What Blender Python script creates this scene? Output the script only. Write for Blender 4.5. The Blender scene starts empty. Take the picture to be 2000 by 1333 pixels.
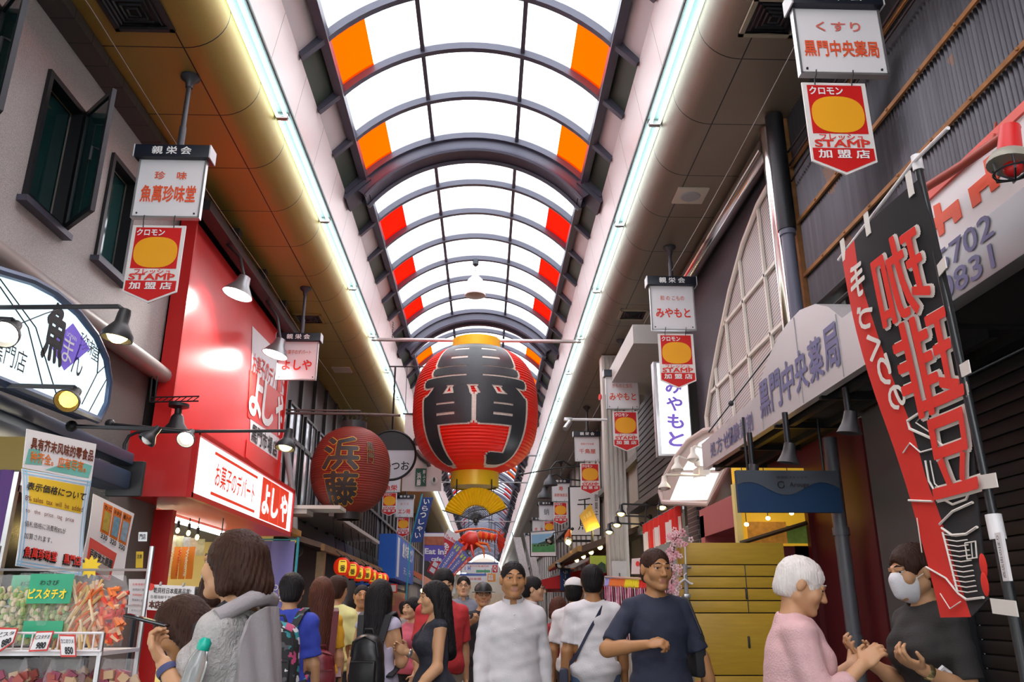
import bpy, bmesh, math, random
import numpy as np
from mathutils import Vector, Matrix
# ---------------------------------------------------------------- camera, sky, exposure
SC = bpy.context.scene
COL = SC.collection
PI = math.pi
FPX = 1580.0                                   # focal length in pixels of the 2000 px wide frame
PITCH = math.atan(529 / FPX)
YAW = math.atan(52 / (FPX / math.cos(PITCH)))
CAM = Vector((0, 0, 1.4))
cd = bpy.data.cameras.new('camera'); cam = bpy.data.objects.new('camera', cd); COL.objects.link(cam)
cd.sensor_width = 36; cd.lens = FPX / 2000 * 36; cd.clip_start = .05; cd.clip_end = 400
cam.location = CAM; cam.rotation_euler = (PI / 2 + PITCH, 0, -YAW)
SC.camera = cam
FW = Vector((math.sin(YAW) * math.cos(PITCH), math.cos(YAW) * math.cos(PITCH), math.sin(PITCH)))
RT = Vector((math.cos(YAW), -math.sin(YAW), 0)); UP = RT.cross(FW)
SC.view_settings.view_transform = 'Standard'; SC.view_settings.look = 'None'
SC.view_settings.gamma = 1; SC.view_settings.use_curve_mapping = False
SC.view_settings.exposure = 0.3
SC.cycles.max_bounces = 7; SC.cycles.diffuse_bounces = 4; SC.cycles.glossy_bounces = 3
SC.cycles.transmission_bounces = 4; SC.cycles.transparent_max_bounces = 8
SC.cycles.sample_clamp_indirect = 6; SC.cycles.use_denoising = True
SC.cycles.caustics_reflective = False; SC.cycles.caustics_refractive = False
wd = bpy.data.worlds.new('overcast_sky'); SC.world = wd; wd.use_nodes = True
wd.node_tree.nodes['Background'].inputs[0].default_value = (.93, .96, 1, 1)
wd.node_tree.nodes['Background'].inputs[1].default_value = 4.6

# arcade cross-section (metres)
XC = -.22; XL = -3.52; XR = 2.92               # centre line, left and right shop walls
ZS = 6.0                                       # soffit height
Y0, Y1 = -9.0, 100.0

# ---------------------------------------------------------------- helpers
def ray(px, py): return FW * FPX + RT * (px - 1000) + UP * (666.5 - py)
def at(px, py, Y):
    d = ray(px, py); return CAM + d * (Y / d.y)
def atx(px, py, X):
    d = ray(px, py); return CAM + d * (X / d.x)
def atz(px, py, Z):
    d = ray(px, py); return CAM + d * ((Z - CAM.z) / d.z)
def V(*a): return Vector(a)
XA, YA, ZA = V(1, 0, 0), V(0, 1, 0), V(0, 0, 1)

def tag(o, label=None, cat=None, group=None, kind=None):
    if label: o['label'] = label
    if cat: o['category'] = cat
    if group: o['group'] = group
    if kind: o['kind'] = kind
    return o
def thing(name, label, cat, loc=(0, 0, 0), group=None):
    o = bpy.data.objects.new(name, None); COL.objects.link(o); o.location = loc
    o.empty_display_size = .1
    return tag(o, label, cat, group)
def root_of(o):
    while o.parent: o = o.parent
    return o
def copy_tree(o, parent=None):
    c = o.copy(); COL.objects.link(c)
    if parent is not None: c.parent = parent
    for ch in list(o.children): copy_tree(ch, c)
    return c

class MB:
    def __init__(s): s.v = []; s.f = []; s.m = []; s.s = []
    def add(s, vs, fs, mi=0, sm=False):
        b = len(s.v); s.v += [tuple(p) for p in vs]
        for f in fs: s.f.append(tuple(b + i for i in f)); s.m.append(mi); s.s.append(sm)
        return s
    def box(s, c, size, R=None, mi=0, ch=0):
        c = Vector(c); hx, hy, hz = [k / 2 for k in size]
        R = R or Matrix.Identity(3)
        if ch <= 0:
            vs = [c + R @ V(x * hx, y * hy, z * hz) for z in (-1, 1) for y in (-1, 1) for x in (-1, 1)]
            return s.add(vs, [(0, 2, 3, 1), (4, 5, 7, 6), (0, 1, 5, 4), (2, 6, 7, 3), (0, 4, 6, 2), (1, 3, 7, 5)], mi)
        ch = min(ch, hx * .9, hy * .9, hz * .9)
        bm = bmesh.new(); bmesh.ops.create_cube(bm, size=1)
        for q in bm.verts: q.co = V(q.co.x * size[0], q.co.y * size[1], q.co.z * size[2])
        bmesh.ops.bevel(bm, geom=list(bm.edges), offset=ch, segments=2, affect='EDGES', profile=.6)
        bm.verts.index_update()
        s.add([c + R @ q.co for q in bm.verts], [[q.index for q in f.verts] for f in bm.faces], mi, True)
        bm.free(); return s
    def cyl(s, a, b, r, r2=None, n=12, mi=0, cap=True):
        return s.tube([a, b], [r, r if r2 is None else r2], n, mi, cap)
    def tube(s, pts, r, n=8, mi=0, cap=True):
        pts = [Vector(p) for p in pts]; N = len(pts)
        rs = r if isinstance(r, (list, tuple)) else [r] * N
        vs = []; u = None
        for i, p in enumerate(pts):
            t = (pts[min(i + 1, N - 1)] - pts[max(i - 1, 0)])
            if t.length < 1e-9: t = V(0, 0, 1)
            t.normalize()
            if u is None: u = t.cross(V(0, 0, 1) if abs(t.z) < .9 else V(1, 0, 0)).normalized()
            else: u = (u - t * u.dot(t)).normalized()
            w = t.cross(u)
            for k in range(n):
                a = 2 * PI * k / n; vs.append(p + (u * math.cos(a) + w * math.sin(a)) * rs[i])
        fs = [(i * n + k, i * n + (k + 1) % n, (i + 1) * n + (k + 1) % n, (i + 1) * n + k) for i in range(N - 1) for k in range(n)]
        s.add(vs, fs, mi, True)
        if cap:
            b = len(s.v) - N * n
            s.f.append(tuple(b + k for k in reversed(range(n)))); s.m.append(mi); s.s.append(False)
            s.f.append(tuple(b + (N - 1) * n + k for k in range(n))); s.m.append(mi); s.s.append(False)
        return s
    def lathe(s, prof, c, axis=ZA, n=20, mi=0, sm=True, sx=1.0):
        c = Vector(c); axis = Vector(axis).normalized()
        u = axis.cross(V(0, 1, 0) if abs(axis.y) < .9 else V(1, 0, 0)).normalized(); w = axis.cross(u)
        vs = []
        for r, z in prof:
            for k in range(n):
                a = 2 * PI * k / n; vs.append(c + axis * z + u * (r * math.cos(a)) + w * (r * math.sin(a) * sx))
        N = len(prof)
        fs = [(i * n + k, i * n + (k + 1) % n, (i + 1) * n + (k + 1) % n, (i + 1) * n + k) for i in range(N - 1) for k in range(n)]
        s.add(vs, fs, mi, sm); return s
    def ball(s, c, r, n=12, mi=0, R=None):
        c = Vector(c); r = r if isinstance(r, (tuple, list)) else (r, r, r); R = R or Matrix.Identity(3)
        m = max(4, n // 2 + 1); vs = [c + R @ V(0, 0, -r[2])]
        for i in range(1, m):
            t = PI * i / m
            for k in range(n):
                a = 2 * PI * k / n
                vs.append(c + R @ V(r[0] * math.sin(t) * math.cos(a), r[1] * math.sin(t) * math.sin(a), -r[2] * math.cos(t)))
        vs.append(c + R @ V(0, 0, r[2])); L = len(vs) - 1
        fs = [(0, 1 + (k + 1) % n, 1 + k) for k in range(n)]
        for i in range(m - 2):
            fs += [(1 + i * n + k, 1 + i * n + (k + 1) % n, 1 + (i + 1) * n + (k + 1) % n, 1 + (i + 1) * n + k) for k in range(n)]
        fs += [(1 + (m - 2) * n + k, 1 + (m - 2) * n + (k + 1) % n, L) for k in range(n)]
        return s.add(vs, fs, mi, True)
    def prism(s, pts, d, mi=0, sm=False):
        pts = [Vector(p) for p in pts]; d = Vector(d); n = len(pts)
        fs = [tuple(range(n)), tuple(reversed(range(n, 2 * n)))] + [(k, n + k, n + (k + 1) % n, (k + 1) % n) for k in range(n)]
        return s.add(pts + [p + d for p in pts], fs, mi, sm)
    def quad(s, a, b, c, d, mi=0): return s.add([a, b, c, d], [(0, 1, 2, 3)], mi)
    def sheet(s, rows, th=.003, mi=0, sm=True, mi2=None):
        # rows of points -> a closed thin sheet (cloth, paper, film) of thickness th
        R = len(rows); C = len(rows[0]); g = [[Vector(p) for p in r] for r in rows]; top = []; bot = []
        for i in range(R):
            for j in range(C):
                a = g[min(i + 1, R - 1)][j] - g[max(i - 1, 0)][j]; b = g[i][min(j + 1, C - 1)] - g[i][max(j - 1, 0)]
                n = a.cross(b); n = n.normalized() if n.length > 1e-12 else V(0, 0, 1)
                top.append(g[i][j] + n * th / 2); bot.append(g[i][j] - n * th / 2)
        q = [(i * C + j, i * C + j + 1, (i + 1) * C + j + 1, (i + 1) * C + j) for i in range(R - 1) for j in range(C - 1)]
        N = R * C; fs = []
        for a in q: fs.append(a)
        s.add(top + bot, fs + [tuple(N + k for k in reversed(a)) for a in q], mi, sm)
        b = len(s.v) - 2 * N
        rim = [j for j in range(C)] + [i * C + C - 1 for i in range(1, R)] + [(R - 1) * C + j for j in range(C - 2, -1, -1)] + [i * C for i in range(R - 2, 0, -1)]
        for k in range(len(rim)):
            a, c = rim[k], rim[(k + 1) % len(rim)]
            s.f.append((b + a, b + c, b + N + c, b + N + a)); s.m.append(mi); s.s.append(False)
        return s
    def build(s, name, mats, parent=None, sharp=40):
        me = bpy.data.meshes.new(name)
        off = Vector(root_of(parent).location) if parent is not None else V(0, 0, 0)
        me.from_pydata([(a - off.x, b - off.y, c - off.z) for a, b, c in s.v], [], s.f)
        for m in (mats if isinstance(mats, (list, tuple)) else [mats]): me.materials.append(m)
        if any(s.m): me.polygons.foreach_set('material_index', s.m)
        me.polygons.foreach_set('use_smooth', s.s)
        if any(s.s): me.set_sharp_from_angle(angle=math.radians(sharp))
        me.update()
        o = bpy.data.objects.new(name, me); COL.objects.link(o)
        if parent is not None: o.parent = parent
        return o

def arc(n, a0, a1): return [a0 + (a1 - a0) * i / (n - 1) for i in range(n)]
def lerp(a, b, t): return Vector(a) * (1 - t) + Vector(b) * t

# ---------------------------------------------------------------- procedural materials
_M = {}
def mat(name, c, r=.5, m=0.0, var=.07, sc=7.0, bump=0.0, bsc=80.0, emit=0.0, ec=None, st=(1, 1, 1), spec=.5, alpha=1.0, trans=0.0):
    if name in _M: return _M[name]
    M = bpy.data.materials.new(name); M.use_nodes = True; nt = M.node_tree; N = nt.nodes; L = nt.links
    b = N['Principled BSDF']; b.inputs['Roughness'].default_value = r; b.inputs['Metallic'].default_value = m
    b.inputs['Specular IOR Level'].default_value = spec
    c = tuple(c[:3])
    tc = N.new('ShaderNodeTexCoord'); mp = N.new('ShaderNodeMapping'); mp.inputs['Scale'].default_value = st
    L.new(tc.outputs['Object'], mp.inputs[0])
    if var > 0:
        no = N.new('ShaderNodeTexNoise'); no.inputs['Scale'].default_value = sc; no.inputs['Detail'].default_value = 4
        mx = N.new('ShaderNodeMix'); mx.data_type = 'RGBA'
        mx.inputs[6].default_value = (*[max(0, k * (1 - var)) for k in c], 1); mx.inputs[7].default_value = (*[min(1, k * (1 + var)) for k in c], 1)
        L.new(mp.outputs[0], no.inputs[0]); L.new(no.outputs[0], mx.inputs[0]); L.new(mx.outputs[2], b.inputs['Base Color'])
    else: b.inputs['Base Color'].default_value = (*c, 1)
    if bump > 0:
        nb = N.new('ShaderNodeTexNoise'); nb.inputs['Scale'].default_value = bsc; nb.inputs['Detail'].default_value = 3
        bp = N.new('ShaderNodeBump'); bp.inputs['Strength'].default_value = bump; bp.inputs['Distance'].default_value = .01
        L.new(mp.outputs[0], nb.inputs[0]); L.new(nb.outputs[0], bp.inputs['Height']); L.new(bp.outputs[0], b.inputs['Normal'])
    if emit > 0:
        b.inputs['Emission Color'].default_value = (*(ec or c), 1); b.inputs['Emission Strength'].default_value = emit
    if alpha < 1: b.inputs['Alpha'].default_value = alpha
    if trans > 0: b.inputs['Transmission Weight'].default_value = trans
    _M[name] = M; return M
def nodes(M): return M.node_tree.nodes, M.node_tree.links, M.node_tree.nodes['Principled BSDF']
def math_node(N, L, op, a, b=None, c=None):
    n = N.new('ShaderNodeMath'); n.operation = op
    for i, x in enumerate((a, b, c)):
        if x is None: continue
        if isinstance(x, (int, float)): n.inputs[i].default_value = x
        else: L.new(x, n.inputs[i])
    return n.outputs[0]
def mix_node(N, L, f, a, b):
    n = N.new('ShaderNodeMix'); n.data_type = 'RGBA'
    for i, x in ((0, f), (6, a), (7, b)):
        if isinstance(x, (int, float)): n.inputs[i].default_value = x
        elif isinstance(x, tuple): n.inputs[i].default_value = (*x[:3], 1)
        else: L.new(x, n.inputs[i])
    return n.outputs[2]
def seam_mat(name, c, r, m, step, seam, axis='Y', off=0.0, extra=(), speck=.2, bump=.15, width=.012):
    M = mat(name, c, r, m, speck, 260, bump, 260); N, L, b = nodes(M)
    src = b.inputs['Base Color'].links[0].from_socket
    tc = N.new('ShaderNodeTexCoord'); sp = N.new('ShaderNodeSeparateXYZ'); L.new(tc.outputs['Object'], sp.inputs[0])
    f = math_node(N, L, 'WRAP', math_node(N, L, 'ADD', sp.outputs[axis], off), step, 0.0)
    f = math_node(N, L, 'LESS_THAN', f, width)
    for ax, pos in extra:
        g = math_node(N, L, 'LESS_THAN', math_node(N, L, 'ABSOLUTE', math_node(N, L, 'SUBTRACT', sp.outputs[ax], pos)), width / 2)
        f = math_node(N, L, 'MAXIMUM', f, g)
    L.new(mix_node(N, L, f, src, seam), b.inputs['Base Color']); return M
def film(name, c, tr=.6, emit=0):
    # thin translucent sheet: part straight through, part scattered
    if name in _M: return _M[name]
    M = bpy.data.materials.new(name); M.use_nodes = True; N = M.node_tree.nodes; L = M.node_tree.links
    N.remove(N['Principled BSDF']); out = N['Material Output']
    a = N.new('ShaderNodeBsdfTransparent'); b = N.new('ShaderNodeBsdfTranslucent'); d = N.new('ShaderNodeBsdfDiffuse')
    tc = N.new('ShaderNodeTexCoord'); no = N.new('ShaderNodeTexNoise'); no.inputs['Scale'].default_value = 1.2; L.new(tc.outputs['Object'], no.inputs[0])
    col = mix_node(N, L, no.outputs[0], tuple(k * .94 for k in c), tuple(min(1, k * 1.03) for k in c))
    for n in (a, b, d): L.new(col, n.inputs[0])
    m1 = N.new('ShaderNodeMixShader'); m1.inputs[0].default_value = .35; L.new(b.outputs[0], m1.inputs[1]); L.new(d.outputs[0], m1.inputs[2])
    m2 = N.new('ShaderNodeMixShader'); m2.inputs[0].default_value = tr; L.new(m1.outputs[0], m2.inputs[1]); L.new(a.outputs[0], m2.inputs[2])
    L.new(m2.outputs[0], out.inputs[0]); _M[name] = M; return M
def glow(name, c, e): return mat(name, c, .5, 0, 0, emit=e, ec=c)

# ---------------------------------------------------------------- lettering
_TC = {}
def text_geo(body, bold=0.0, spacing=1.0, line=1.0, shear=0.0):
    key = (body, bold, spacing, line, shear)
    if key not in _TC:
        c = bpy.data.curves.new('t', 'FONT'); c.body = body; c.offset = bold; c.align_x = 'CENTER'; c.align_y = 'CENTER'
        c.space_character = spacing; c.space_line = line; c.shear = shear; c.resolution_u = 3
        o = bpy.data.objects.new('t', c); COL.objects.link(o)
        dg = bpy.context.evaluated_depsgraph_get(); dg.update()
        me = bpy.data.meshes.new_from_object(o.evaluated_get(dg))
        _TC[key] = ([tuple(q.co[:2]) for q in me.vertices], [tuple(p.vertices) for p in me.polygons])
        bpy.data.objects.remove(o); bpy.data.curves.remove(c); bpy.data.meshes.remove(me)
    return _TC[key]
def lettering(parent, body, o, u, v, w, h, m, bold=0.015, off=.004, name='lettering', mb=None, spacing=1.0, line=1.0, shear=0.0, fmap=None, mirror=False, cuts=None):
    """flat characters fitted into a w x h box centred at o in the plane of u, v (or bent through fmap(x, y))"""
    vs, fs = text_geo(body, 0.0, spacing, line, shear); NC = len(body.split('\n'))
    if not vs: return None
    xs = [p[0] for p in vs]; ys = [p[1] for p in vs]
    x0, x1, y0, y1 = min(xs), max(xs), min(ys), max(ys)
    pts = [((x - (x0 + x1) / 2) / max(1e-6, x1 - x0) * w * (-1 if mirror else 1), (y - (y0 + y1) / 2) / max(1e-6, y1 - y0) * h) for x, y in vs]
    if cuts:
        bm = bmesh.new(); bv = [bm.verts.new((x, y, 0)) for x, y in pts]
        for f in fs:
            try: bm.faces.new([bv[i] for i in f])
            except ValueError: pass
        nx, ny = cuts
        for k in range(1, nx):
            bmesh.ops.bisect_plane(bm, geom=bm.verts[:] + bm.edges[:] + bm.faces[:], plane_co=(-w / 2 + w * k / nx, 0, 0), plane_no=(1, 0, 0))
        for k in range(1, ny):
            bmesh.ops.bisect_plane(bm, geom=bm.verts[:] + bm.edges[:] + bm.faces[:], plane_co=(0, -h / 2 + h * k / ny, 0), plane_no=(0, 1, 0))
        bm.verts.index_update(); pts = [(q.co.x, q.co.y) for q in bm.verts]; fs = [tuple(q.index for q in f.verts) for f in bm.faces]; bm.free()
    ex = w / max(1e-6, x1 - x0) * bold; ey = h / max(1e-6, y1 - y0) * bold            # stroke thickening in the fitted box
    if not fmap:
        o = Vector(o); u = Vector(u).normalized(); v = Vector(v).normalized(); n = u.cross(v)
        fmap = lambda x, y: o + u * x + v * y + n * off
        nrm = lambda x, y: n
    else:
        def nrm(x, y):
            q = (fmap(x + .004, y) - fmap(x - .004, y)).cross(fmap(x, y + .004) - fmap(x, y - .004)); return q.normalized() if q.length > 1e-12 else V(0, -1, 0)
    rings = [(0.0, 1)] + ([(1.0, 8)] if bold >= .008 else []) + ([(.5, 8)] if bold > .035 else [])
    if fmap and bold > .035 and cuts: rings = [(0.0, 1), (1.0, 10), (.5, 6)]
    co = []; gs = []; layer = 0; N0 = [nrm(x, y) for x, y in pts]; step = min(.00012, abs(off) * .04 + .00003)
    for rad_, cnt_ in rings:
        for k in range(cnt_):
            dx, dy = rad_ * ex * math.cos(2 * PI * k / cnt_), rad_ * ey * math.sin(2 * PI * k / cnt_); base_ = len(co)
            co += [fmap(x + dx, y + dy) + q * (layer * step) for (x, y), q in zip(pts, N0)]; gs += [tuple(i + base_ for i in f) for f in fs]; layer += 1
    fs = gs
    if mirror: fs = [tuple(reversed(f)) for f in fs]
    own = mb is None; mb = mb or MB()
    mb.add(co, fs)
    return mb.build(name, m, parent) if own else mb
def patch(mb, o, u, v, w, h, off=.002, mi=0):
    o = Vector(o); u = Vector(u).normalized(); v = Vector(v).normalized(); n = u.cross(v); o = o + n * off
    return mb.add([o - u * w / 2 - v * h / 2, o + u * w / 2 - v * h / 2, o + u * w / 2 + v * h / 2, o - u * w / 2 + v * h / 2], [(0, 1, 2, 3)], mi)

# shared materials
BLACK = mat('black_paint', (.018, .018, .02), .45)
DARKMETAL = mat('dark_metal', (.035, .037, .042), .4, .6)
IRON = mat('slate_painted_steel', (.075, .075, .105), .45, .2, .1)
CHROME = mat('polished_steel', (.78, .74, .73), .14, 1.0, .05)
ALU = mat('brushed_aluminium', (.55, .55, .56), .35, .9, .06, 12)
WHITE = mat('white_enamel', (.82, .80, .81), .4, 0, .04)
CREAM = mat('cream_enamel', (.80, .76, .68), .45, 0, .05)
RED = mat('red_enamel', (.62, .012, .012), .4, 0, .05)
GREY = mat('grey_paint', (.32, .32, .33), .5, 0, .06)
NAVY = mat('navy_black_board', (.008, .011, .022), .4, 0, .1)
REDINK = mat('red_ink', (.75, .035, .02), .5, 0, 0)
BLACKINK = mat('black_ink', (.012, .012, .014), .5, 0, 0)
WHITEINK = mat('white_ink', (.88, .87, .85), .5, 0, 0)
# ================================================================ the arcade shell
def structure(o, label=None): o['kind'] = 'structure'; return o
M_floor = mat('stone_paving', (.12, .115, .11), .5, 0, .15, 3, .1, 40)
fl = MB(); fl.box((XC, (Y0 + Y1) / 2, -.05), (9.5, Y1 - Y0, .1)); structure(fl.build('floor', M_floor))

M_sofL = seam_mat('lamp_warmed_soffit_panel', (.38, .265, .06), .42, .45, 1.0, (.01, .01, .01), 'Y', .13, (('X', XC - 2.42),), .35, .25)  # warm glow of the shop lamps is mixed into the left panel colour
M_sofR = seam_mat('taupe_soffit_panel', (.22, .175, .13), .42, .45, 1.0, (.01, .01, .01), 'Y', .13, (('X', XC + 2.42),), .3, .25)
M_fas = seam_mat('blush_fascia_panel', (.74, .62, .60), .33, .25, 1.0, (.12, .08, .08), 'Y', .4, (), .12, .1, .009)
M_tray = mat('white_light_tray', (.20, .32, .32), .4, 0, .03)
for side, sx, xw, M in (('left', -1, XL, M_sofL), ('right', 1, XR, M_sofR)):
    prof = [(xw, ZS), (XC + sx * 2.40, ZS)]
    for a in arc(10, 0, PI / 2)[1:]:
        prof.append((XC + sx * (2.40 - .34 * math.sin(a)), ZS + .34 * (1 - math.cos(a))))
    prof.append((XC + sx * 2.06, ZS + .40))
    mb = MB(); n = len(prof); ys = [Y0, 0, 10, 30, Y1]
    vs = [(x, y, z) for y in ys for x, z in prof]
    mb.add(vs, [(i * n + j, i * n + j + 1, (i + 1) * n + j + 1, (i + 1) * n + j) for i in range(len(ys) - 1) for j in range(n - 1)], 0, True)
    mb.box((sx * 4.8, (Y0 + Y1) / 2, ZS + .75), (5.0, Y1 - Y0, .25)); mb.box((XC + sx * 2.16, (Y0 + Y1) / 2, ZS + .7), (.3, Y1 - Y0, .35))
    mb.box((sx * 7.2, (Y0 + Y1) / 2, 3.4), (.2, Y1 - Y0, 6.9))  # unseen outer wall, with the wide slab above, added to stop sky light leaking
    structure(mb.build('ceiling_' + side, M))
    # light tray and leaning fascia
    mb = MB()
    mb.box((XC + sx * 1.98, (Y0 + Y1) / 2, ZS + .47), (.17, Y1 - Y0, .05))
    structure(mb.build('trim_' + side + '_light_tray', M_tray))
    mb = MB()
    pf = [(1.90, ZS + .44), (1.81, ZS + 1.01), (1.86, ZS + 1.03), (1.95, ZS + .46)]
    for i in range(4):
        (xa, za), (xb, zb) = pf[i], pf[(i + 1) % 4]
        mb.quad((XC + sx * xa, Y0, za), (XC + sx * xa, Y1, za), (XC + sx * xb, Y1, zb), (XC + sx * xb, Y0, zb))
    structure(mb.build('trim_' + side + '_fascia', M_fas))

# fluorescent fittings, one pair of tubes each, in a row along both fascias
M_tube = glow('fluorescent_tube', (.88, 1.0, .97), 5.0)
def make_fluo():
    t = thing('fluorescent_light', '', 'light')
    mb = MB(); mb.box((0, 1.2, .018), (.15, 2.38, .035), ch=.006); mb.build('batten', M_tray, t)
    for y in (.02, 2.38):
        mb = MB(); mb.box((0, y, -.022), (.13, .035, .04), ch=.006); mb.box((0, y, -.036), (.12, .022, .04), ch=.004); mb.build('lamp_holder', ALU, t)
    for x in (-.045, .045):
        mb = MB(); mb.cyl((x, .04, -.035), (x, 2.36, -.035), .017, n=8); mb.build('tube', M_tube, t)
    return t
proto_fluo = make_fluo(); first = True
for side, sx in (('left', -1), ('right', 1)):
    for k in range(-4, 40):
        if 2.5 + 2.4 * k > 96: break
        o = proto_fluo if first else copy_tree(proto_fluo); first = False
        o.location = (XC + sx * 1.985, 2.65 + 2.4 * k, ZS + .405)
        tag(o, 'twin tube fluorescent light in the row below the %s pink fascia of the arcade roof' % side, 'light', 'fluorescent lights along the %s fascia' % side)

# the barrel vault: ribs, purlins, glazing
HS, ZSP, RISE = 1.57, 7.25, .70
RR = (HS * HS + RISE * RISE) / (2 * RISE); ZCV = ZSP + RISE - RR; AMAX = math.asin(HS / RR)
def vault(a, r=0.0): return (XC + (RR + r) * math.sin(a), ZCV + (RR + r) * math.cos(a))
roof = bpy.data.objects.new('ceiling_arcade_roof', None); COL.objects.link(roof); roof['kind'] = 'structure'
M_clear = film('milky_polycarbonate', (.95, .955, .97), .62)
M_orange = film('orange_polycarbonate', (1.0, .05, .0), .5)
M_redp = film('scarlet_polycarbonate', (.85, .004, .001), .5)
M_green = mat('green_side_glass', (.035, .055, .04), .5, 0, .3, 2.0)
M_pale = mat('pale_side_glass', (.60, .55, .56), .5, 0, .1, 2.0)
ribs = []; PER = 7.2
trusses = [10.37 + PER * k for k in range(-2, 13)]
for T in trusses:
    for k in range(7): ribs.append(T + .18 + .977 * (k + 1))
    ribs.append(T + .18)
ribs = sorted(y for y in ribs if Y0 < y < Y1)
def rib_geo(mb, w=.075, dep=.11, r0=-.055):
    A = arc(25, -AMAX, AMAX)
    for s0 in range(len(A) - 1):
        pts = []
        for a in (A[s0], A[s0 + 1]):
            for r in (r0, r0 + dep):
                x, z = vault(a, r)
                for y in (-w / 2, w / 2): pts.append((x, y, z))
        mb.add(pts, [(0, 1, 5, 4), (2, 6, 7, 3), (0, 4, 6, 2), (1, 3, 7, 5)], 0, False)
    for s in (-1, 1):
        d_ = V(.24 * s, 0, -.24); mb.box((XC + s * 1.69, 0, ZSP - .12), (.36, w, .10), Matrix.Rotation(s * PI / 4, 3, 'Y'))
rm = MB(); rib_geo(rm); rib_proto = rm.build('rib', IRON, roof); rib_proto.location.y = ribs[0]
for y in ribs[1:]:
    o = rib_proto.copy(); COL.objects.link(o); o.parent = roof; o.location.y = y
# every eighth rib is a deep double arch
tm = MB(); A = arc(29, -AMAX - .1, AMAX + .1)
for a, b in zip(A[:-1], A[1:]):
    pts = []
    for q in (a, b):
        for r in (-.20, -.02):
            x, z = vault(q, r)
            for y in (-.16, .16): pts.append((x, y, z))
    tm.add(pts, [(0, 1, 5, 4), (2, 6, 7, 3), (0, 4, 6, 2), (1, 3, 7, 5)])
for y in (-.16, .16):
    for q, r in ((y, -.215),):
        for a, b in zip(A[:-1], A[1:]):
            xa, za = vault(a, r); xb, zb = vault(b, r); tm.tube([(xa, y, za), (xb, y, zb)], .035, 6)
for s in (-1, 1):
    tm.box((XC + s * 1.68, 0, ZSP - .15), (.46, .38, .16), Matrix.Rotation(s * PI / 4, 3, 'Y')); tm.box((XC + s * 1.50, 0, ZSP - .12), (.05, .3, .2))
tproto = tm.build('arch_truss', IRON, roof); tproto.location.y = trusses[0]
for T in trusses[1:]:
    if T > Y1: continue
    o = tproto.copy(); COL.objects.link(o); o.parent = roof; o.location.y = T
for a in (-math.asin(.605 / RR), math.asin(.605 / RR), -AMAX, AMAX):
    x, z = vault(a, 0); mb = MB(); mb.box((x, (Y0 + Y1) / 2, z), (.05 if abs(a) < .5 else .10, Y1 - Y0, .06 if abs(a) < .5 else .12)); mb.build('purlin', IRON, roof)
# glazing bays
edges = sorted(ribs); cnt = 0; rest = {0: MB(), 1: MB(), 2: MB()}
A1 = math.asin(1.165 / RR); A2 = math.asin(.605 / RR)
def bay_panel(mb, a0, a1, ya, yb):
    q = arc(9, a0, a1); vs = []
    for a in q:
        x, z = vault(a, .03); vs += [(x, ya, z), (x, yb, z)]
    mb.add(vs, [(2 * i, 2 * i + 1, 2 * i + 3, 2 * i + 2) for i in range(len(q) - 1)], 0, True)
order = [i for i in range(len(edges) - 1)]
order.sort(key=lambda i: (edges[i] < 5.0, abs(edges[i] - 9)))
n_ind = 0
for i in order:
    ya, yb = edges[i], edges[i + 1]
    T = max(t for t in trusses + [-20] if t <= ya + .1); sec = trusses.index(T) if T in trusses else 0
    k = round((ya - T - .18) / .977)
    colr = k % 2 == (1 if T > 7 else 0) and yb - ya > .6
    orange = sec % 2 == 1
    for a0, a1, c in ((-AMAX, -A1, colr), (-A1, -A2, 0), (-A2, A2, 0), (A2, A1, 0), (A1, AMAX, colr)):
        mi = (1 if orange else 2) if c else 0
        m = (M_clear, M_orange, M_redp)[mi]
        if n_ind < 100 and edges[i] >= 5.0 and yb - ya > .6:
            mb = MB(); bay_panel(mb, a0, a1, ya, yb); mb.build('roof_panel', m, roof); n_ind += 1
        else: bay_panel(rest[mi], a0, a1, ya, yb)
for mi, m in ((0, M_clear), (1, M_orange), (2, M_redp)):
    o = rest[mi].build('roof_panel', m, roof); o['kind'] = 'stuff'
# upright side glazing between fascia and vault
for s, nm in ((-1, 'left'), (1, 'right')):
    mb = MB()
    for i in range(len(edges) - 1):
        x0, x1 = XC + s * 1.83, XC + s * (HS + .02)
        mb.quad((x0, edges[i], ZS + 1.01), (x0, edges[i + 1], ZS + 1.01), (x1, edges[i + 1], ZSP + .04), (x1, edges[i], ZSP + .04), i % 2)
    mb.build('side_glazing', [M_green, M_pale], roof)
# steel wires slung below the soffits
M_wire = mat('galvanised_wire', (.35, .33, .3), .4, .7)
for nm, sx, off in (('left', -1, 2.75), ('right', 1, 2.62)):
    pts = [(XC + sx * off, y, ZS - .35 - .05 * math.sin((y % 5) / 5 * PI)) for y in np.arange(1, 60, 1.0)]
    mb = MB(); mb.tube(pts, .004, 5); tag(mb.build('steel_wire', M_wire), 'thin steel wire strung below the %s soffit past the hanging signs' % nm, 'wire')
# unseen low wall added behind the viewer to cut the frontal sky fill
mb = MB(); mb.box((XC, Y0 - .2, 1.5), (9, .3, 3.0)); structure(mb.build('wall_fill_blocker', mat('fill_blocker_paint', (.30, .27, .25), .7, 0, .2, 2)))
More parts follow.
